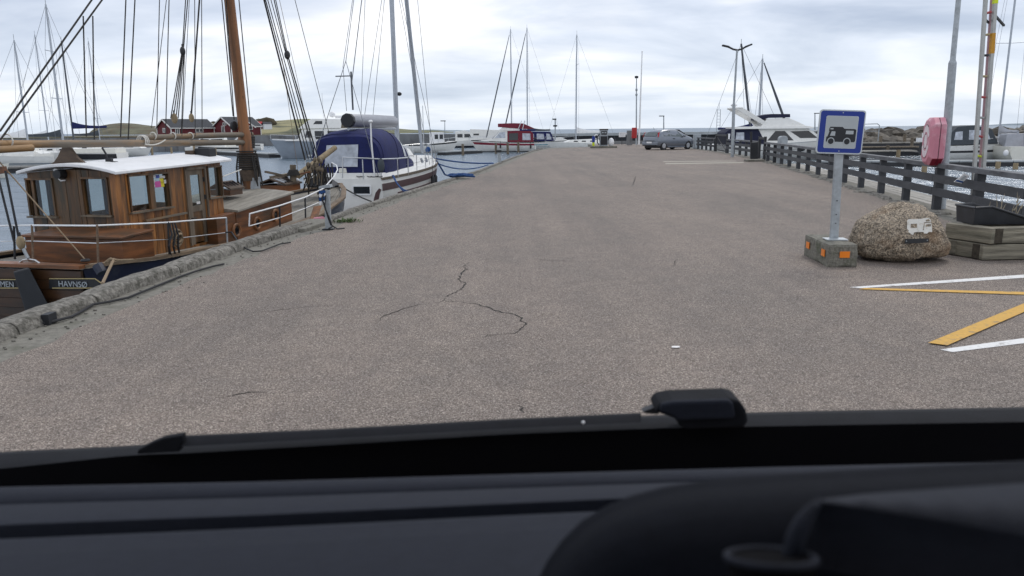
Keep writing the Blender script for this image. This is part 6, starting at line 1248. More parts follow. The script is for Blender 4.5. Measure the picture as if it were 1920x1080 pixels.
# plate frame taken from the four corners of the plate in its own plane
PA, PB, PC_, PD_ = D(1530.5, 287, yS), D(1616.5, 290, yS), D(1621, 207, yS), D(1535, 205, yS)
for q in (PA, PB, PC_, PD_): q.y -= .0
ex_ = ((PB - PA) + (PC_ - PD_)) / 2; ey_ = ((PD_ - PA) + (PC_ - PB)) / 2; P0 = (PA + PB + PC_ + PD_) / 4
ux = ex_.normalized(); uy = (ey_ - ux * ey_.dot(ux)).normalized(); un = ux.cross(uy); 
if un.y > 0: un = -un
wS, hS = ex_.length, ey_.length
def S2(x, y, o=0): return P0 + ux * (x * wS) + uy * (y * hS) + un * o
def rrect(x, y, w, h, r, n=5, asp=1):
    pts = []
    for cx, cy, a0 in ((x + w / 2 - r, y + h / 2 - r, 0), (x - w / 2 + r, y + h / 2 - r, 90), (x - w / 2 + r, y - h / 2 + r, 180), (x + w / 2 - r, y - h / 2 + r, 270)):
        for k in range(n + 1): a = math.radians(a0 + 90 * k / n); pts.append((cx + r * math.cos(a), cy + r * math.sin(a)))
    return pts
def splate(pts, o, th, name, m): return MB().prism([S2(x, y, o) for x, y in pts], un * th).build(name, m, sg_)
splate(rrect(0, 0, 1, 1, .07), 0, .018, 'plate', 'sign_silver')
splate(rrect(0, 0, .95, .945, .055), .0182, .001, 'blue_border', 'sign_blue')
splate(rrect(0, -.005, .70, .735, .035), .0194, .001, 'inner_panel', 'sign_silver'); splate(rrect(0, -.005, .685, .72, .03), .0206, .001, 'picture_field', 'sign_grey')
camper = [(-.31, -.225), (-.31, -.12), (-.285, -.105), (-.255, .005), (-.265, .02), (-.262, .075), (-.24, .115), (.02, .115), (.07, .075), (.30, .075), (.325, .05), (.325, -.20), (.30, -.225)]
splate([(x, y) for x, y in camper], .0218, .001, 'camper_symbol', 'sign_black')
splate([(-.245, .055), (-.235, .082), (-.175, .082), (-.175, .055)], .0230, .0008, 'symbol_window', 'sign_grey'); splate([(-.235, -.09), (-.205, .01), (-.125, .01), (-.125, -.09)], .0230, .0008, 'symbol_window', 'sign_grey'); splate([(.10, -.045), (.105, .035), (.27, .035), (.27, -.045)], .0230, .0008, 'symbol_window', 'sign_grey')
for cx in (-.205, .145):
    circ = lambda r: [(cx + r * math.cos(a * .3491), -.215 + r * wS / hS * math.sin(a * .3491)) for a in range(18)]
    splate(circ(.082), .0240, .0008, 'wheel_ring', 'sign_grey'); splate(circ(.062), .0250, .0008, 'wheel', 'sign_black')
for x, y in ((.0, .435), (-.0, -.435)): splate([(x + .012 * math.cos(a), y + .012 * math.sin(a)) for a in [k * .785 for k in range(8)]], .0195, .002, 'rivet', 'sign_silver')
for dy in (.3, -.3): MB().bar(S2(-.2, dy, -.012), S2(.2, dy, -.012), .03, .02).build('bracket', 'galv', sg_)

# ------------------------------------------------------------------ BOULDER WITH THE CUT-OUT CAMPER
def granite():
    m = mat('granite', (.17, .14, .105), .9, var=.45, scale=60, bump=.6, bscale=70, col2=(.41, .355, .28)); t = m.node_tree; L = t.links.new; b = t.nodes['Principled BSDF']; old = b.inputs['Base Color'].links[0].from_socket
    tc = N(t, 'ShaderNodeTexCoord'); v = N(t, 'ShaderNodeTexVoronoi'); v.inputs['Scale'].default_value = 70; L(tc.outputs['Object'], v.inputs['Vector']); s = N(t, 'ShaderNodeSeparateColor'); L(v.outputs['Color'], s.inputs[0])
    r = N(t, 'ShaderNodeValToRGB'); L(s.outputs[0], r.inputs[0]); e = r.color_ramp.elements; e[0].position = .0; e[0].color = (.20, .18, .16, 1); e[1].position = .95; e[1].color = (1.9, 1.78, 1.65, 1); e.new(.25).color = (.75, .72, .70, 1); e.new(.6).color = (1.15, 1.1, 1.05, 1)
    mu = N(t, 'ShaderNodeMix', data_type='RGBA', blend_type='MULTIPLY'); mu.inputs[0].default_value = .85; L(old, mu.inputs[6]); L(r.outputs[0], mu.inputs[7])
    n = N(t, 'ShaderNodeTexNoise'); n.inputs['Scale'].default_value = 2.6; n.inputs['Detail'].default_value = 8; L(tc.outputs['Object'], n.inputs['Vector']); mr = N(t, 'ShaderNodeMapRange'); L(n.outputs['Fac'], mr.inputs[0]); mr.inputs[1].default_value = .54; mr.inputs[2].default_value = .72; mr.inputs[4].default_value = .6
    x = N(t, 'ShaderNodeMix', data_type='RGBA'); L(mr.outputs[0], x.inputs[0]); L(mu.outputs[2], x.inputs[6]); x.inputs[7].default_value = (.26, .155, .08, 1); L(x.outputs[2], b.inputs['Base Color'])
granite()
yR = 10.1; cR = D(1686, 440, yR); wR = (D(1774, 440, yR).x - D(1598, 440, yR).x) / 2; hR = D(1690, 380, yR).z
bo_t = thing('boulder', 'big speckled granite boulder beside the sign, with a small camper cut-out fixed on it', 'boulder', (cR.x, yR, 0))
bm = bmesh.new(); bmesh.ops.create_icosphere(bm, subdivisions=6, radius=1)
def boulder_pt(d):
    x, y, z = d.x, d.y, d.z
    w = wR * (1 + .05 * noise.noise(d * 1.5 + V((3, 0, 0)))) * (1 - .10 * max(0, z) ** .6)
    px = x * w * (1 + .06 * max(0, -z)); py = y * .52; pz = hR * .40 + z * hR * .60; pz = pz if z > -.5 else hR * .10 + (z + .5) * hR * .22
    pz -= .05 * x ** 2 * max(0, z)
    if x > .5: pz -= .12 * (x - .5)
    # undercut with a notch at the foot
    if z < -.35: k = (-.35 - z); px *= 1 - .04 * k; py *= 1 - .15 * k; pz += .07 * math.exp(-((x - .25) / .18) ** 2) * k * 2
    p = V((px, py, pz)); p += d * (.04 * noise.noise(d * 2.0) + .022 * noise.noise(d * 6) + .012 * noise.noise(d * 17) + .006 * noise.noise(d * 40)); p.z = max(p.z, -.02); return p
for v in bm.verts: v.co = boulder_pt(v.co.normalized())
me = bpy.data.meshes.new('rock_body'); bm.to_mesh(me); bm.free(); me.polygons.foreach_set('use_smooth', [True] * len(me.polygons)); me.materials.append(MATS['granite']); o = bpy.data.objects.new('rock_body', me); C.objects.link(o); o.parent = bo_t
def on_rock(u, v, off=.015):
    # nearest rock vertex to the sight line, on the near side
    best = None
    d = ray(u, v).normalized()
    for vv in me.vertices:
        p = V(vv.co) + V((cR.x, yR, 0)) - EYE; t = p.dot(d); q = (p - d * t).length
        s_ = q * 6 + t
        if best is None or s_ < best[0]: best = (s_, t)
    return EYE + d * (best[1] - off)
pc = on_rock(1724, 425, .04); 
def R2(u, v, o=0): return PL(u, v, pc, V((-.30, -1, .22)).normalized()) + V((-.30, -1, .22)).normalized() * o
mat('cut_white', (.74, .72, .66), .6, var=.08, scale=30, dirt=(.5, .46, .38), dscale=20, dpos=(.56, .7))
body = [(1700, 437), (1701, 413), (1704, 411), (1728, 410.5), (1733, 409), (1741, 408.5), (1745, 413), (1747, 427), (1747.5, 435), (1741, 435), (1738, 438), (1733, 438), (1731, 435), (1714, 435.5), (1712, 440), (1708, 441), (1705, 438)]
MB().prism([R2(u, v) for u, v in body], V((-.3, -1, .22)).normalized() * .012).build('camper_cutout', 'cut_white', bo_t)
for q in ([(1707.5, 420), (1719, 419.5), (1719, 427), (1707, 427.5)], [(1735.5, 421), (1744.5, 420), (1745, 424.5), (1735, 425.5)], [(1735.5, 413), (1741, 410.5), (1743.5, 414.5), (1736, 415.5)], [(1732.5, 417), (1746.5, 416), (1746.5, 417.3), (1733.5, 418.5), (1731.5, 431), (1730, 432)]): MB().prism([R2(u, v, .0125) for u, v in q], V((-.3, -1, .22)).normalized() * .003).build('camper_window', 'granite', bo_t)
pc2 = on_rock(1718, 452, .03); n2 = V((-.2, -1, .05)).normalized()
MB().prism([PL(u, v, pc2, n2) for u, v in ((1696, 457), (1696.5, 448), (1741, 447), (1741, 454.5))], n2 * .012).build('plaque', 'iron', bo_t)
for u, v in ((1699, 452), (1738, 450.5)): MB().ball(PL(u, v, pc2, n2) + n2 * .014, .008, 8, 5).build('plaque_screw', 'galv', bo_t)

# ------------------------------------------------------------------ TIMBER PLANTER WITH THE BLACK TUB
k0 = G(1847, 489); kl = G(1769, 476); e1 = (kl - k0); e1.z = 0; L1 = e1.length; e1.normalize(); kr = G(1925, 487.5); e2 = (kr - k0).normalized(); L2 = 2.2
pt_ = thing('timber_planter', 'weathered timber sleeper frame at the right edge of the view', 'planter', k0)
hz_ = .205
for lv in range(2):
    z = lv * (hz_ + .012) + hz_ / 2 + .01; o1 = .14 if lv else 0
    off1 = e2 * .09; off2 = e1 * .09
    MB().bar(k0 + off1 + e1 * (-.02 + .20 * (1 - lv)) + V((0, 0, z)), k0 + off1 + e1 * (L1 + .04) + V((0, 0, z)), .18, hz_).build('sleeper', 'sleeper', pt_, bevel=.012)
    MB().bar(k0 + off2 * 1.0 + e2 * (-.02 + .20 * lv) + V((0, 0, z)), k0 + off2 + e2 * L2 + V((0, 0, z)), .18, hz_).build('sleeper', 'sleeper', pt_, bevel=.012)
    MB().bar(k0 + e1 * (L1 - .09) + e2 * (.19 if lv else -.0) + V((0, 0, z + .002)), k0 + e1 * (L1 - .09) + e2 * L2 + V((0, 0, z + .002)), .18, hz_).build('sleeper', 'sleeper', pt_, bevel=.012)
    # dark end grain where the beams cross at the corner
    ec_ = (k0 + e2 * .0 - e1 * .0) if not lv else k0
    nrm = -e1 if lv else -e2
    q = (k0 + e2 * .09 - e1 * .024) if lv else (k0 + e1 * .09 - e2 * .024)
    w_ = e2 if lv else e1; U = V((0, 0, 1)); q = q + U * (z)
    MB().prism([q - w_ * .083 - U * .095, q + w_ * .083 - U * .095, q + w_ * .083 + U * .095, q - w_ * .083 + U * .095], nrm * .004).build('end_grain', 'sleeper_end', pt_)
ztop_ = 2 * (hz_ + .012)
MB().hexa([k0 + e1 * .17 + e2 * .17 + V((0, 0, z)) for z in (.05,)] + [k0 + e1 * (L1 - .17) + e2 * .17 + V((0, 0, .05)), k0 + e1 * (L1 - .17) + e2 * L2 + V((0, 0, .05)), k0 + e1 * .17 + e2 * L2 + V((0, 0, .05))] + [k0 + e1 * .17 + e2 * .17 + V((0, 0, ztop_ - .05)), k0 + e1 * (L1 - .17) + e2 * .17 + V((0, 0, ztop_ - .05)), k0 + e1 * (L1 - .17) + e2 * L2 + V((0, 0, ztop_ - .05)), k0 + e1 * .17 + e2 * L2 + V((0, 0, ztop_ - .05))]).build('soil', 'rubber', pt_)
# tub: its rim drops to the right; open trough with a rolled lip
yT = k0.y + .28; TB = [(1824, 424), (1829, 389), (1858, 387), (1985, 427), (1990, 440), (1824, 428)]
f_ = [D(u, v, yT) for u, v in TB]; bx = .45
tb = thing('plastic_tub', 'black plastic tub with a sloping rim sitting on the timber planter', 'tub', f_[0])
zt_ = ztop_ + .006
rimL, rimM, rimR = D(1829, 390, yT), D(1860, 388, yT), D(1960, 420, yT); botL, botR = V((D(1827, 424, yT).x, yT + .03, zt_)), V((D(1960, 424, yT).x, yT + .03, zt_))
fr_ = [botL, botR, rimR, rimM, rimL]; bk_ = [V((p.x, p.y + (bx - .06 if i < 2 else bx), p.z)) for i, p in enumerate(fr_)]
mb = MB(); mb.v = fr_ + bk_; mb.f = [(0, 1, 2, 3, 4), (9, 8, 7, 6, 5), (0, 4, 9, 5), (1, 6, 7, 2), (0, 5, 6, 1)]; sh_ = mb.build('shell', 'tub_plastic', tb); so = sh_.modifiers.new('thickness', 'SOLIDIFY'); so.thickness = .02; so.offset = 1
MB().tube([rimL, rimM, rimR, bk_[2], bk_[3], bk_[4], rimL], .016, 8).build('rim', 'tub_plastic', tb, smooth=True)
mb = MB(); mb.v = [V((lerp(rimL.x, rimM.x, 0) + .03, yT + .03, zt_ + .10)), V((rimR.x - .03, yT + .03, zt_ + .02)), V((rimR.x - .03, yT + bx - .03, zt_ + .02)), V((rimL.x + .03, yT + bx - .03, zt_ + .10))]; mb.f = [(0, 1, 2, 3)]; mb.build('soil', 'rubber', tb)
rr = random.Random(4); dg_ = MB()
for k in range(16):
    b = V((lerp(rimM.x + .1, rimR.x, rr.random()), yT + rr.uniform(.1, .38), zt_ + .05)); tpp = b + V((rr.uniform(-.03, .14), rr.uniform(-.05, .05), rr.uniform(.12, .36)))
    dg_.tube([b, b.lerp(tpp, .6) + V((rr.uniform(-.02, .02), 0, 0)), tpp], [.006, .005, .002], 4)
    if k % 2: dg_.tube([b.lerp(tpp, .6), b.lerp(tpp, .6) + V((.03, 0, .05))], [.012, .003], 4)
o = dg_.build('dry_stems', 'dry_stem', tb); o['kind'] = 'stuff'

# ------------------------------------------------------------------ LAMP POLE, LIFEBUOY CASE, RESCUE LADDER
p = G(1763.5, 391); yl = p.y; lpole = thing('lamp_pole', 'grey lamp pole rising out of frame behind the boulder', 'lamp pole', p)
a, b, c = D(1764, 391, yl), D(1786, 118, yl), D(1799, -20, yl); b2 = b + (c - b) * 2.2
MB().tube([a, b], [.092, .078], 14).build('lower_pole', 'galv', lpole, smooth=True); MB().tube([b, b.lerp(b2, .02), b2], [.08, .055, .045], 12).build('pole', 'galv', lpole, smooth=True)
MB().tube([b2, b2 + V((-.5, 0, .12))], .04, 8).build('arm', 'galv', lpole); MB().box(b2 + V((-.75, 0, .12)), (.6, .24, .1)).build('lamp_head', 'iron', lpole)
MB().box(a + V((-.0, -.085, .45)), (.07, .03, .16)).build('hatch', 'galv', lpole)
nF = V((-.965, .262, 0)).normalized(); tF = V((nF.y, -nF.x, 0)).normalized(); 
if tF.y > 0: tF = -tF
cB = D(1752.5, 265, yl - .05) + V((0, -.0, 0))
lbz = thing('lifebuoy_case', 'faded pink octagonal lifebuoy case fixed on the lamp pole', 'lifebuoy case', cB)
def oct_(w, h, o, ch=.29): 
    return [cB + nF * o + tF * x + V((0, 0, z)) for x, z in ((-w * (1 - ch * 1.9), -h), (w * (1 - ch * 1.9), -h), (w, -h * (1 - ch)), (w, h * (1 - ch)), (w * (1 - ch * 1.9), h), (-w * (1 - ch * 1.9), h), (-w, h * (1 - ch)), (-w, -h * (1 - ch)))]
hh = (D(1752, 220, yl).z - D(1752, 309, yl).z) / 2; ww = .36
MB().loft([oct_(ww * .9, hh * .95, -.13), oct_(ww, hh, -.10), oct_(ww, hh, -.012)]).build('back_shell', 'faded_red', lbz, bevel=.012)
MB().loft([oct_(ww * .985, hh * .985, -.012), oct_(ww * .985, hh * .985, -.004)]).build('seam', 'black', lbz)
MB().loft([oct_(ww, hh, -.003), oct_(ww, hh, .10), oct_(ww * .80, hh * .86, .17)]).build('front_shell', 'faded_red', lbz, bevel=.012)
# lower chamfer of the case in a deeper red, symbols on the front
cc = cB + nF * .1715
def arc_band(r0, r1, a0, a1, o, name, m, n=16, sx=.80, sz=1.0):
    mb = MB(); rows = []
    for i in range(n + 1):
        a = math.radians(lerp(a0, a1, i / n)); rows.append([cc + nF * (o + q) + tF * (r * sx * math.cos(a)) + V((0, 0, r * sz * math.sin(a))) for r, q in ((r0, 0), (r1, 0), (r1, .006), (r0, .006))])
    mb.loft(rows).build(name, m, lbz)
arc_band(.20, .335, 20, 160, 0, 'ring_symbol', 'pale_pink'); arc_band(.20, .335, 200, 340, 0, 'ring_symbol', 'pale_pink')
arc_band(.335, .345, 60, 160, 0, 'ring_outline', 'black'); arc_band(.345, .355, 215, 300, 0, 'ring_outline', 'deep_red'); arc_band(.0, .145, 0, 360, 0, 'centre_disc', 'pale_pink', 24); arc_band(.148, .158, 90, 300, .001, 'disc_outline', 'black')
for o0, o1 in ((-.10, -.014), (-.001, .10)):
    a_, b_ = oct_(ww * 1.006, hh * 1.006, o0), oct_(ww * 1.006, hh * 1.006, o1); MB().hexa([a_[1], a_[2], b_[2], b_[1]] + [p + (cB - p) * .02 for p in (a_[1], a_[2], b_[2], b_[1])]).build('lower_panel', 'deep_red', lbz)
for z in (-.28, .28): MB().bar(cB - nF * .12 + V((0, 0, z)), V((D(1768, 265, yl).x, yl, cB.z + z)), .06, .05).build('bracket', 'galv', lbz)
# ladder
yL = 15.0; ld = thing('ladder', 'tall aluminium rescue ladder with red and yellow rungs beside the fence', 'ladder', D(1825, 392, yL))
rl = (D(1822, 392, yL), D(1848.5, -10, yL)); rm = (D(1832, 402, yL + .12), D(1860.5, -10, yL + .12)); rr_ = (D(1838.5, 392, yL - .02), D(1867, -10, yL - .02))
for (a, b), m, w_ in ((rl, 'alu', .062), (rm, 'pink_alu', .042), (rr_, 'alu', .066)): MB().bar(a, b + (b - a) * .3, .03 + w_ / 2, w_, V((0, 1, 0))).build('rail', m, ld, bevel=.004)
for k, (vv, m) in enumerate([(22, 'red_paint'), (61, 'gold'), (98, 'iron'), (136, 'gold'), (174, 'red_paint'), (212, 'alu'), (247, 'red_paint'), (284, 'yellow_tape'), (319.5, 'red_paint'), (357, 'alu'), (391, 'red_paint')]):
    f = (392 - vv) / 402; a = rl[0].lerp(rl[1], f); b = rm[0].lerp(rm[1], f); MB().cyl(a + V((-.02, 0, -.02)), b + V((.01, 0, .02)), .023, .023, 8).build('rung', m, ld)
def tape(v0, v1, m):
    f0, f1 = (392 - v0) / 402, (392 - v1) / 402; MB().bar(rr_[0].lerp(rr_[1], f0), rr_[0].lerp(rr_[1], f1), .070, .072, V((0, 1, 0))).build('tape', m, ld)
tape(344, 335, 'yellow_tape'); tape(96, 59, 'amber_tape'); tape(6, -8, 'yellow_tape')
MB().bar(D(1863, 26, yL), D(1882.5, 48, yL + .3), .035, .035).build('stay_bar', 'iron', ld); MB().bar(D(1846, 35, yL), D(1856, 45, yL + .2), .03, .03).build('stay_bar', 'iron', ld)
MB().tube([D(1827, 397, yL), D(1820, 402, yL - .1), D(1822, 409, yL - .2), D(1829, 408, yL - .25), D(1830, 398, yL - .1)], .010, 6).build('rope_end', 'rope_white', ld, smooth=True)
yI = 14.4; fi = [D(1789, 341, yI), D(1803, 344, yI), D(1818, 330, yI), D(1808, 325, yI)]
inf = thing('info_plate', 'small tilted white and blue information plate beside the ladder', 'sign', fi[0]); MB().prism(fi, (0, .015, 0)).build('plate', 'paper', inf)
MB().prism([fi[0].lerp(fi[3], .08), fi[1].lerp(fi[2], .08), fi[1].lerp(fi[2], .26), fi[0].lerp(fi[3], .26)], (0, -.004, 0)).build('blue_band', 'rope_blue', inf)
for k in (.4, .52, .64, .78): MB().bar(fi[0].lerp(fi[3], k).lerp(fi[1].lerp(fi[2], k), .25) + V((0, -.003, 0)), fi[0].lerp(fi[3], k).lerp(fi[1].lerp(fi[2], k), .75) + V((0, -.003, 0)), .006, .012).build('text_line', 'cabinet', inf)

# ------------------------------------------------------------------ POWER POST, CABLE, WEEDS ON THE LEFT
p = G(616, 430.5); yP = p.y; pw_ = thing('power_post', 'slim grey power post with blue plugs at the gap in the kerb', 'power post', p)
MB().bar(p, D(613, 356, yP), .10, .085, V((0, 1, 0))).build('post', 'galv', pw_, bevel=.01); MB().hexa([D(600, 353, yP) + V((0, y, z)) for y, z in ((-.09, 0),)] + [D(621, 351, yP) + V((0, -.09, 0)), D(621, 351, yP) + V((0, .11, 0)), D(600, 353, yP) + V((0, .11, 0)), D(600, 353, yP) + V((0, -.09, .035)), D(620, 350, yP) + V((0, -.09, .045)), D(620, 350, yP) + V((0, .11, .045)), D(600, 353, yP) + V((0, .11, .035))]).build('cap', 'cabinet', pw_)
for v, m in ((359, 'rope_blue'), (364, 'white_paint'), (371, 'rope_blue'), (378, 'white_paint')): MB().cyl(D(609.5, v, yP) + V((0, -.02, 0)), D(607.5, v, yP) + V((-.05, -.10, -.02)), .032, .036, 10).build('socket', m, pw_, smooth=True)
MB().tube([D(607, 362, yP - .1), D(604, 372, yP - .12), D(610, 392, yP - .12), D(618, 410, yP - .1), D(623, 425, yP - .1), D(616, 429, yP - .1)], .014, 6).build('cable', 'black', pw_, smooth=True)
MB().tube([D(611, 366, yP - .1), D(609, 385, yP - .12), D(614, 405, yP - .1), D(620, 421, yP - .08), D(632, 429, yP), D(646, 428, yP + .1)], .012, 6).build('cable', 'black', pw_, smooth=True)
MB().box(p + V((0, 0, .012)), (.20, .16, .02)).build('foot', 'iron', pw_)
cb = [(-40, 650), (0, 636), (40, 624), (70, 612), (105, 606), (135, 597), (155, 586), (175, 575), (205, 569), (240, 561), (270, 550), (300, 537), (335, 522), (370, 511), (400, 502), (420, 497)]
P_ = [G(u, v) + V((0, 0, .02 + .004 * math.sin(i * 2))) for i, (u, v) in enumerate(cb)]
single('power_cable', MB().tube(P_, .013, 6), 'rubber', 'long black cable lying on the asphalt along the near kerb', 'cable', smooth=True)
cb = [(424, 456.5), (436, 456), (450, 461), (462, 470), (475, 475.5), (492, 474), (510, 467), (525, 461), (545, 458)]; P_ = [G(u, v) + V((0, 0, .03 + (.15 if i < 2 else 0))) for i, (u, v) in enumerate(cb)]
single('power_cable', MB().tube(P_, .012, 6), 'rubber', 'short black cable looping off the kerb beside the portholes', 'cable', smooth=True)
rr = random.Random(8); wd_ = MB()
for k in range(130):
    c = G(651, 416) + V((rr.gauss(0, .13), rr.gauss(0, .10), 0)); a = rr.uniform(0, 6.28); l = rr.uniform(.04, .12); e = c + V((math.cos(a) * l, math.sin(a) * l, rr.uniform(.02, .08))); q = V((-math.sin(a), math.cos(a), 0)) * .010
    k_ = len(wd_.v); wd_.v += [c - q * .5, c + q * .5, (c + e) / 2 + q + V((0, 0, .02)), e, (c + e) / 2 - q + V((0, 0, .02))]; wd_.f.append((k_, k_ + 1, k_ + 2, k_ + 3, k_ + 4))
o = wd_.build('weed_tuft', 'weed'); o['kind'] = 'stuff'; tag(o, 'small green weed tuft growing by the kerb near the power post', 'weed')
# second post and far kerb end
p = G(937, 306.5); p2 = thing('power_post', 'distant slim power post at the break in the kerb before the red cruiser', 'power post', p); MB().bar(p, D(935, 285, p.y), .17, .15, V((0, 1, 0))).build('post', 'galv', p2); MB().box(D(935, 283.5, p.y), (.3, .25, .12)).build('cap', 'iron', p2)

# ------------------------------------------------------------------ THE VAN WE SIT IN: dashboard, wiper, cowl
mat('shade_black', (.004, .004, .005), .9, spec=.05)  # near-black plastic with the shade of slot and cup well put in
van = thing('camper_van', 'dark grey dashboard, wipers and cowl of the van across the foreground', 'van', (0, 1.0, 1.2))
def prof_row(tab, y, us): return [D(u, interp(tab, u), y(u) if callable(y) else y) for u in us]
US = list(range(-260, 2200, 60))
def strip_surface(rows, name, m, **k):
    mb = MB(); n = len(rows[0])
    for r in rows: mb.v += r
    for j in range(len(rows) - 1):
        for i in range(n - 1): a = j * n + i; mb.f.append((a, a + 1, a + n + 1, a + n))
    return mb.build(name, m, van, smooth='full', **k)
cy = lambda u: 1.50 - .10 * ((u - 960) / 1100) ** 2
upper = [(-260, 872), (0, 847), (256, 835), (330, 829), (600, 811), (960, 791), (1240, 778), (1500, 771), (1920, 763), (2200, 758)]
lower = [(-260, 902), (0, 879), (256, 852), (330, 851), (600, 836), (960, 814), (1240, 803), (1500, 798), (1920, 791), (2200, 787)]
r0 = prof_row(upper, lambda u: cy(u) + .16, US); r1 = prof_row([(u, v + 5) for u, v in upper], cy, US); r2 = prof_row(lower, lambda u: cy(u) - .05, US); r3 = [p + V((0, -.01, -.30)) for p in r2]
strip_surface([[p + V((0, .05, -.4)) for p in r0], r0, r1, r2], 'cowl', 'cowl'); strip_surface([r2, r3], 'screen_slot', 'shade_black')
# wiper lying along the cowl: blade, end cap, pivot cover with arm
wu = list(range(332, 1260, 58)); w_up = [(330, 817), (600, 805), (960, 785), (1260, 771)]; w_lo = [(330, 838), (600, 823), (960, 803), (1260, 789)]
strip_surface([prof_row(w_up, lambda u: cy(u) - .03, wu), prof_row([(u, v + 4) for u, v in w_up], lambda u: cy(u) - .06, wu), prof_row(w_lo, lambda u: cy(u) - .08, wu)], 'wiper_blade', 'cowl')
yW = cy(300) - .075
MB().prism([D(u, v, yW) for u, v in ((256, 852), (258, 844), (285, 830), (305, 822), (341, 816), (342, 828), (336, 848))], (0, .02, 0)).build('wiper_end', 'cowl', van, bevel=.003)
yW = cy(1300) - .09; d3 = lambda u, v, o=0: D(u, v, yW + o)
MB().prism([d3(u, v) for u, v in ((1238, 776), (1228, 772), (1238, 757), (1262, 752), (1370, 748), (1388, 752), (1400, 770), (1404, 790), (1396, 803), (1290, 806), (1272, 800), (1274, 789)) ], (0, .07, .0)).build('wiper_pivot', 'cowl', van, bevel=.008)
MB().prism([d3(u, v, -.012) for u, v in ((1238, 774), (1240, 758), (1262, 753.5), (1366, 750), (1376, 756), (1380, 784), (1374, 787), (1270, 790), (1262, 782))], (0, .016, 0)).build('pivot_cover', 'dash', van, bevel=.006)
MB().prism([d3(u, v, .03) for u, v in ((1205, 772), (1232, 762), (1236, 777), (1210, 775))], (0, .02, 0)).build('wiper_arm', 'black', van)
MB().ball(D(1093.5, 792, cy(1093) - .088), .0035, 8, 5).build('paint_chip', 'white_paint', van)
# dashboard: front ledge with a fine groove, deep slot, sloping top
dl0 = [(-260, 925), (0, 913), (480, 903), (960, 889), (1440, 876), (1920, 865), (2200, 860)]
def off(t, d0, d1=None): d1 = d0 if d1 is None else d1; return [(u, v + lerp(d0, d1, (u + 260) / 2460)) for u, v in t]
y0_ = 1.06
bands = [(dl0, 1.06, -.25, 0), (dl0, 1.06, 0, 0)]
rA = prof_row(dl0, 1.06, US); rB = prof_row(off(dl0, 3), 1.045, US); rC = prof_row(off(dl0, 31, 15), .985, US)
rD = [p + V((0, -.002, -.012)) for p in rC]; rE = prof_row(off(dl0, 34.5, 17.5), .98, US); rF = prof_row(off(dl0, 74, 32), .90, US); rG = prof_row(off(dl0, 77, 34), .895, US)
strip_surface([[p + V((0, .01, -.25)) for p in rA], rA, rB, rC, rD, rE, rF, rG, [p + V((0, .03, -.16)) for p in rG]], 'dashboard', 'dash')
slot_lo = [(-260, 1012), (0, 1011), (480, 990), (960, 966), (1440, 944), (1920, 925), (2200, 915)]
s0 = prof_row(slot_lo, .86, US); s1 = prof_row(off(slot_lo, 5), .845, US); s2 = prof_row(off(slot_lo, 26), .80, US); s2b = prof_row(off(slot_lo, 31), .785, US); s3 = prof_row(off(slot_lo, 130), .66, US)
strip_surface([[p + V((0, .0, -.14)) for p in s0], s0, s1, s2, s2b, s3], 'dash_shelf', 'dash')
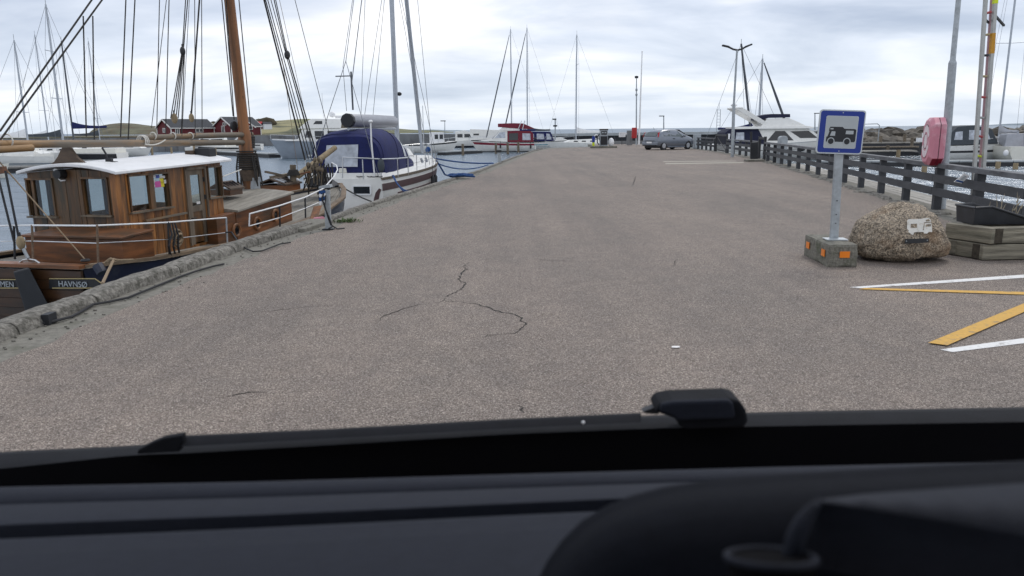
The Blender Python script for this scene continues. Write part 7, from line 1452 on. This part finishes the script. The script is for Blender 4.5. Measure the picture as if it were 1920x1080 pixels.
# instrument hood on the right: rounded dome with a recess, ledge in the lit plastic colour and a cup ring
hood = [(1000, 1120), (1016, 1090), (1034, 1056), (1060, 1020), (1096, 985), (1140, 958), (1190, 938), (1250, 922), (1330, 910), (1450, 900), (1600, 891), (1760, 882), (1920, 874), (2200, 862)]
hc = V((1620, 1400, 0)); rows = []
for j, (f, y) in enumerate(((-.02, .665), (.0, .655), (.02, .635), (.055, .605), (.12, .58), (.22, .56), (.4, .54), (.62, .52), (.85, .505))):
    rows.append([D(lerp(u, hc.x, f * .55), lerp(v, hc.y, f), y) for u, v in hood])
strip_surface([[p + V((0, .02, -.3)) for p in rows[0]]] + rows, 'instrument_hood', 'dash_shaded')
lg = [(1540, 936), (1620, 926), (1760, 916), (1920, 905), (2200, 892)]; lo_ = [(1535, 941), (1620, 953), (1760, 975), (1920, 1005), (2200, 1050)]; uu = [1536, 1560, 1620, 1700, 1780, 1860, 1940, 2060, 2200]
a0 = prof_row(lg, .555, uu); a1 = prof_row(lo_, lambda u: .50 - .00008 * (u - 1540), uu)
strip_surface([[p + V((0, .0, -.1)) for p in a0], a0, a1, [p + V((0, .012, -.06)) for p in a1]], 'hood_ledge', 'dash')
rb = [(1540, 938), (1522, 955), (1506, 978), (1494, 1005), (1486, 1040), (1482, 1100)]
MB().tube([D(u, v, .50 - i * .004) for i, (u, v) in enumerate(rb)], [.002, .004, .006, .007, .007, .006], 8).build('hood_rib', 'dash', van, smooth='full')
cR_ = D(1445, 1046, .475); q_ = D(1525, 1046, .475) - cR_; MB().torus(cR_, (1, 0, 0), (0, .945, -.33), q_.length, .0026, 32, 8).build('cup_ring', 'dash', van, smooth='full')
MB().lathe([(q_.length * .96, 0), (q_.length * .95, -.05), (.001, -.052)], cR_, V((0, .33, .945)), 24).build('cup_well', 'shade_black', van)

# unseen van roof and rear wall, added to shade the dashboard
rf_ = MB(); rf_.box((0, -.42, 2.10), (1.9, 1.75, .06)); rf_.build('roof', 'cowl', van, bevel=.02)
MB().box((0, -.42, 2.062), (1.84, 1.7, .012)).build('unseen_headlining', 'dash', van)
MB().box((0, -1.28, 1.35), (1.9, .04, 1.45)).build('unseen_rear_wall', 'dash_shaded', van)
for sg in (1, -1): MB().bar((sg * .93, -1.2, .9), (sg * .93, -1.2, 2.07), .07, .07).build('door_pillar', 'dash_shaded', van)

# grit and small chips lying along the foot of the kerb
gr = MB(); rr = random.Random(77)
for k in range(420):
    y = 4 + 30 * rr.random() ** 1.6; x = kx(y) + abs(rr.gauss(.05, .22)); s_ = rr.uniform(.006, .022); gr.ball((x, y, .004), (s_, s_ * .8, s_ * .5), 5, 3)
o = struct('kerb_grit', gr, 'kerb_rock'); o['kind'] = 'stuff'
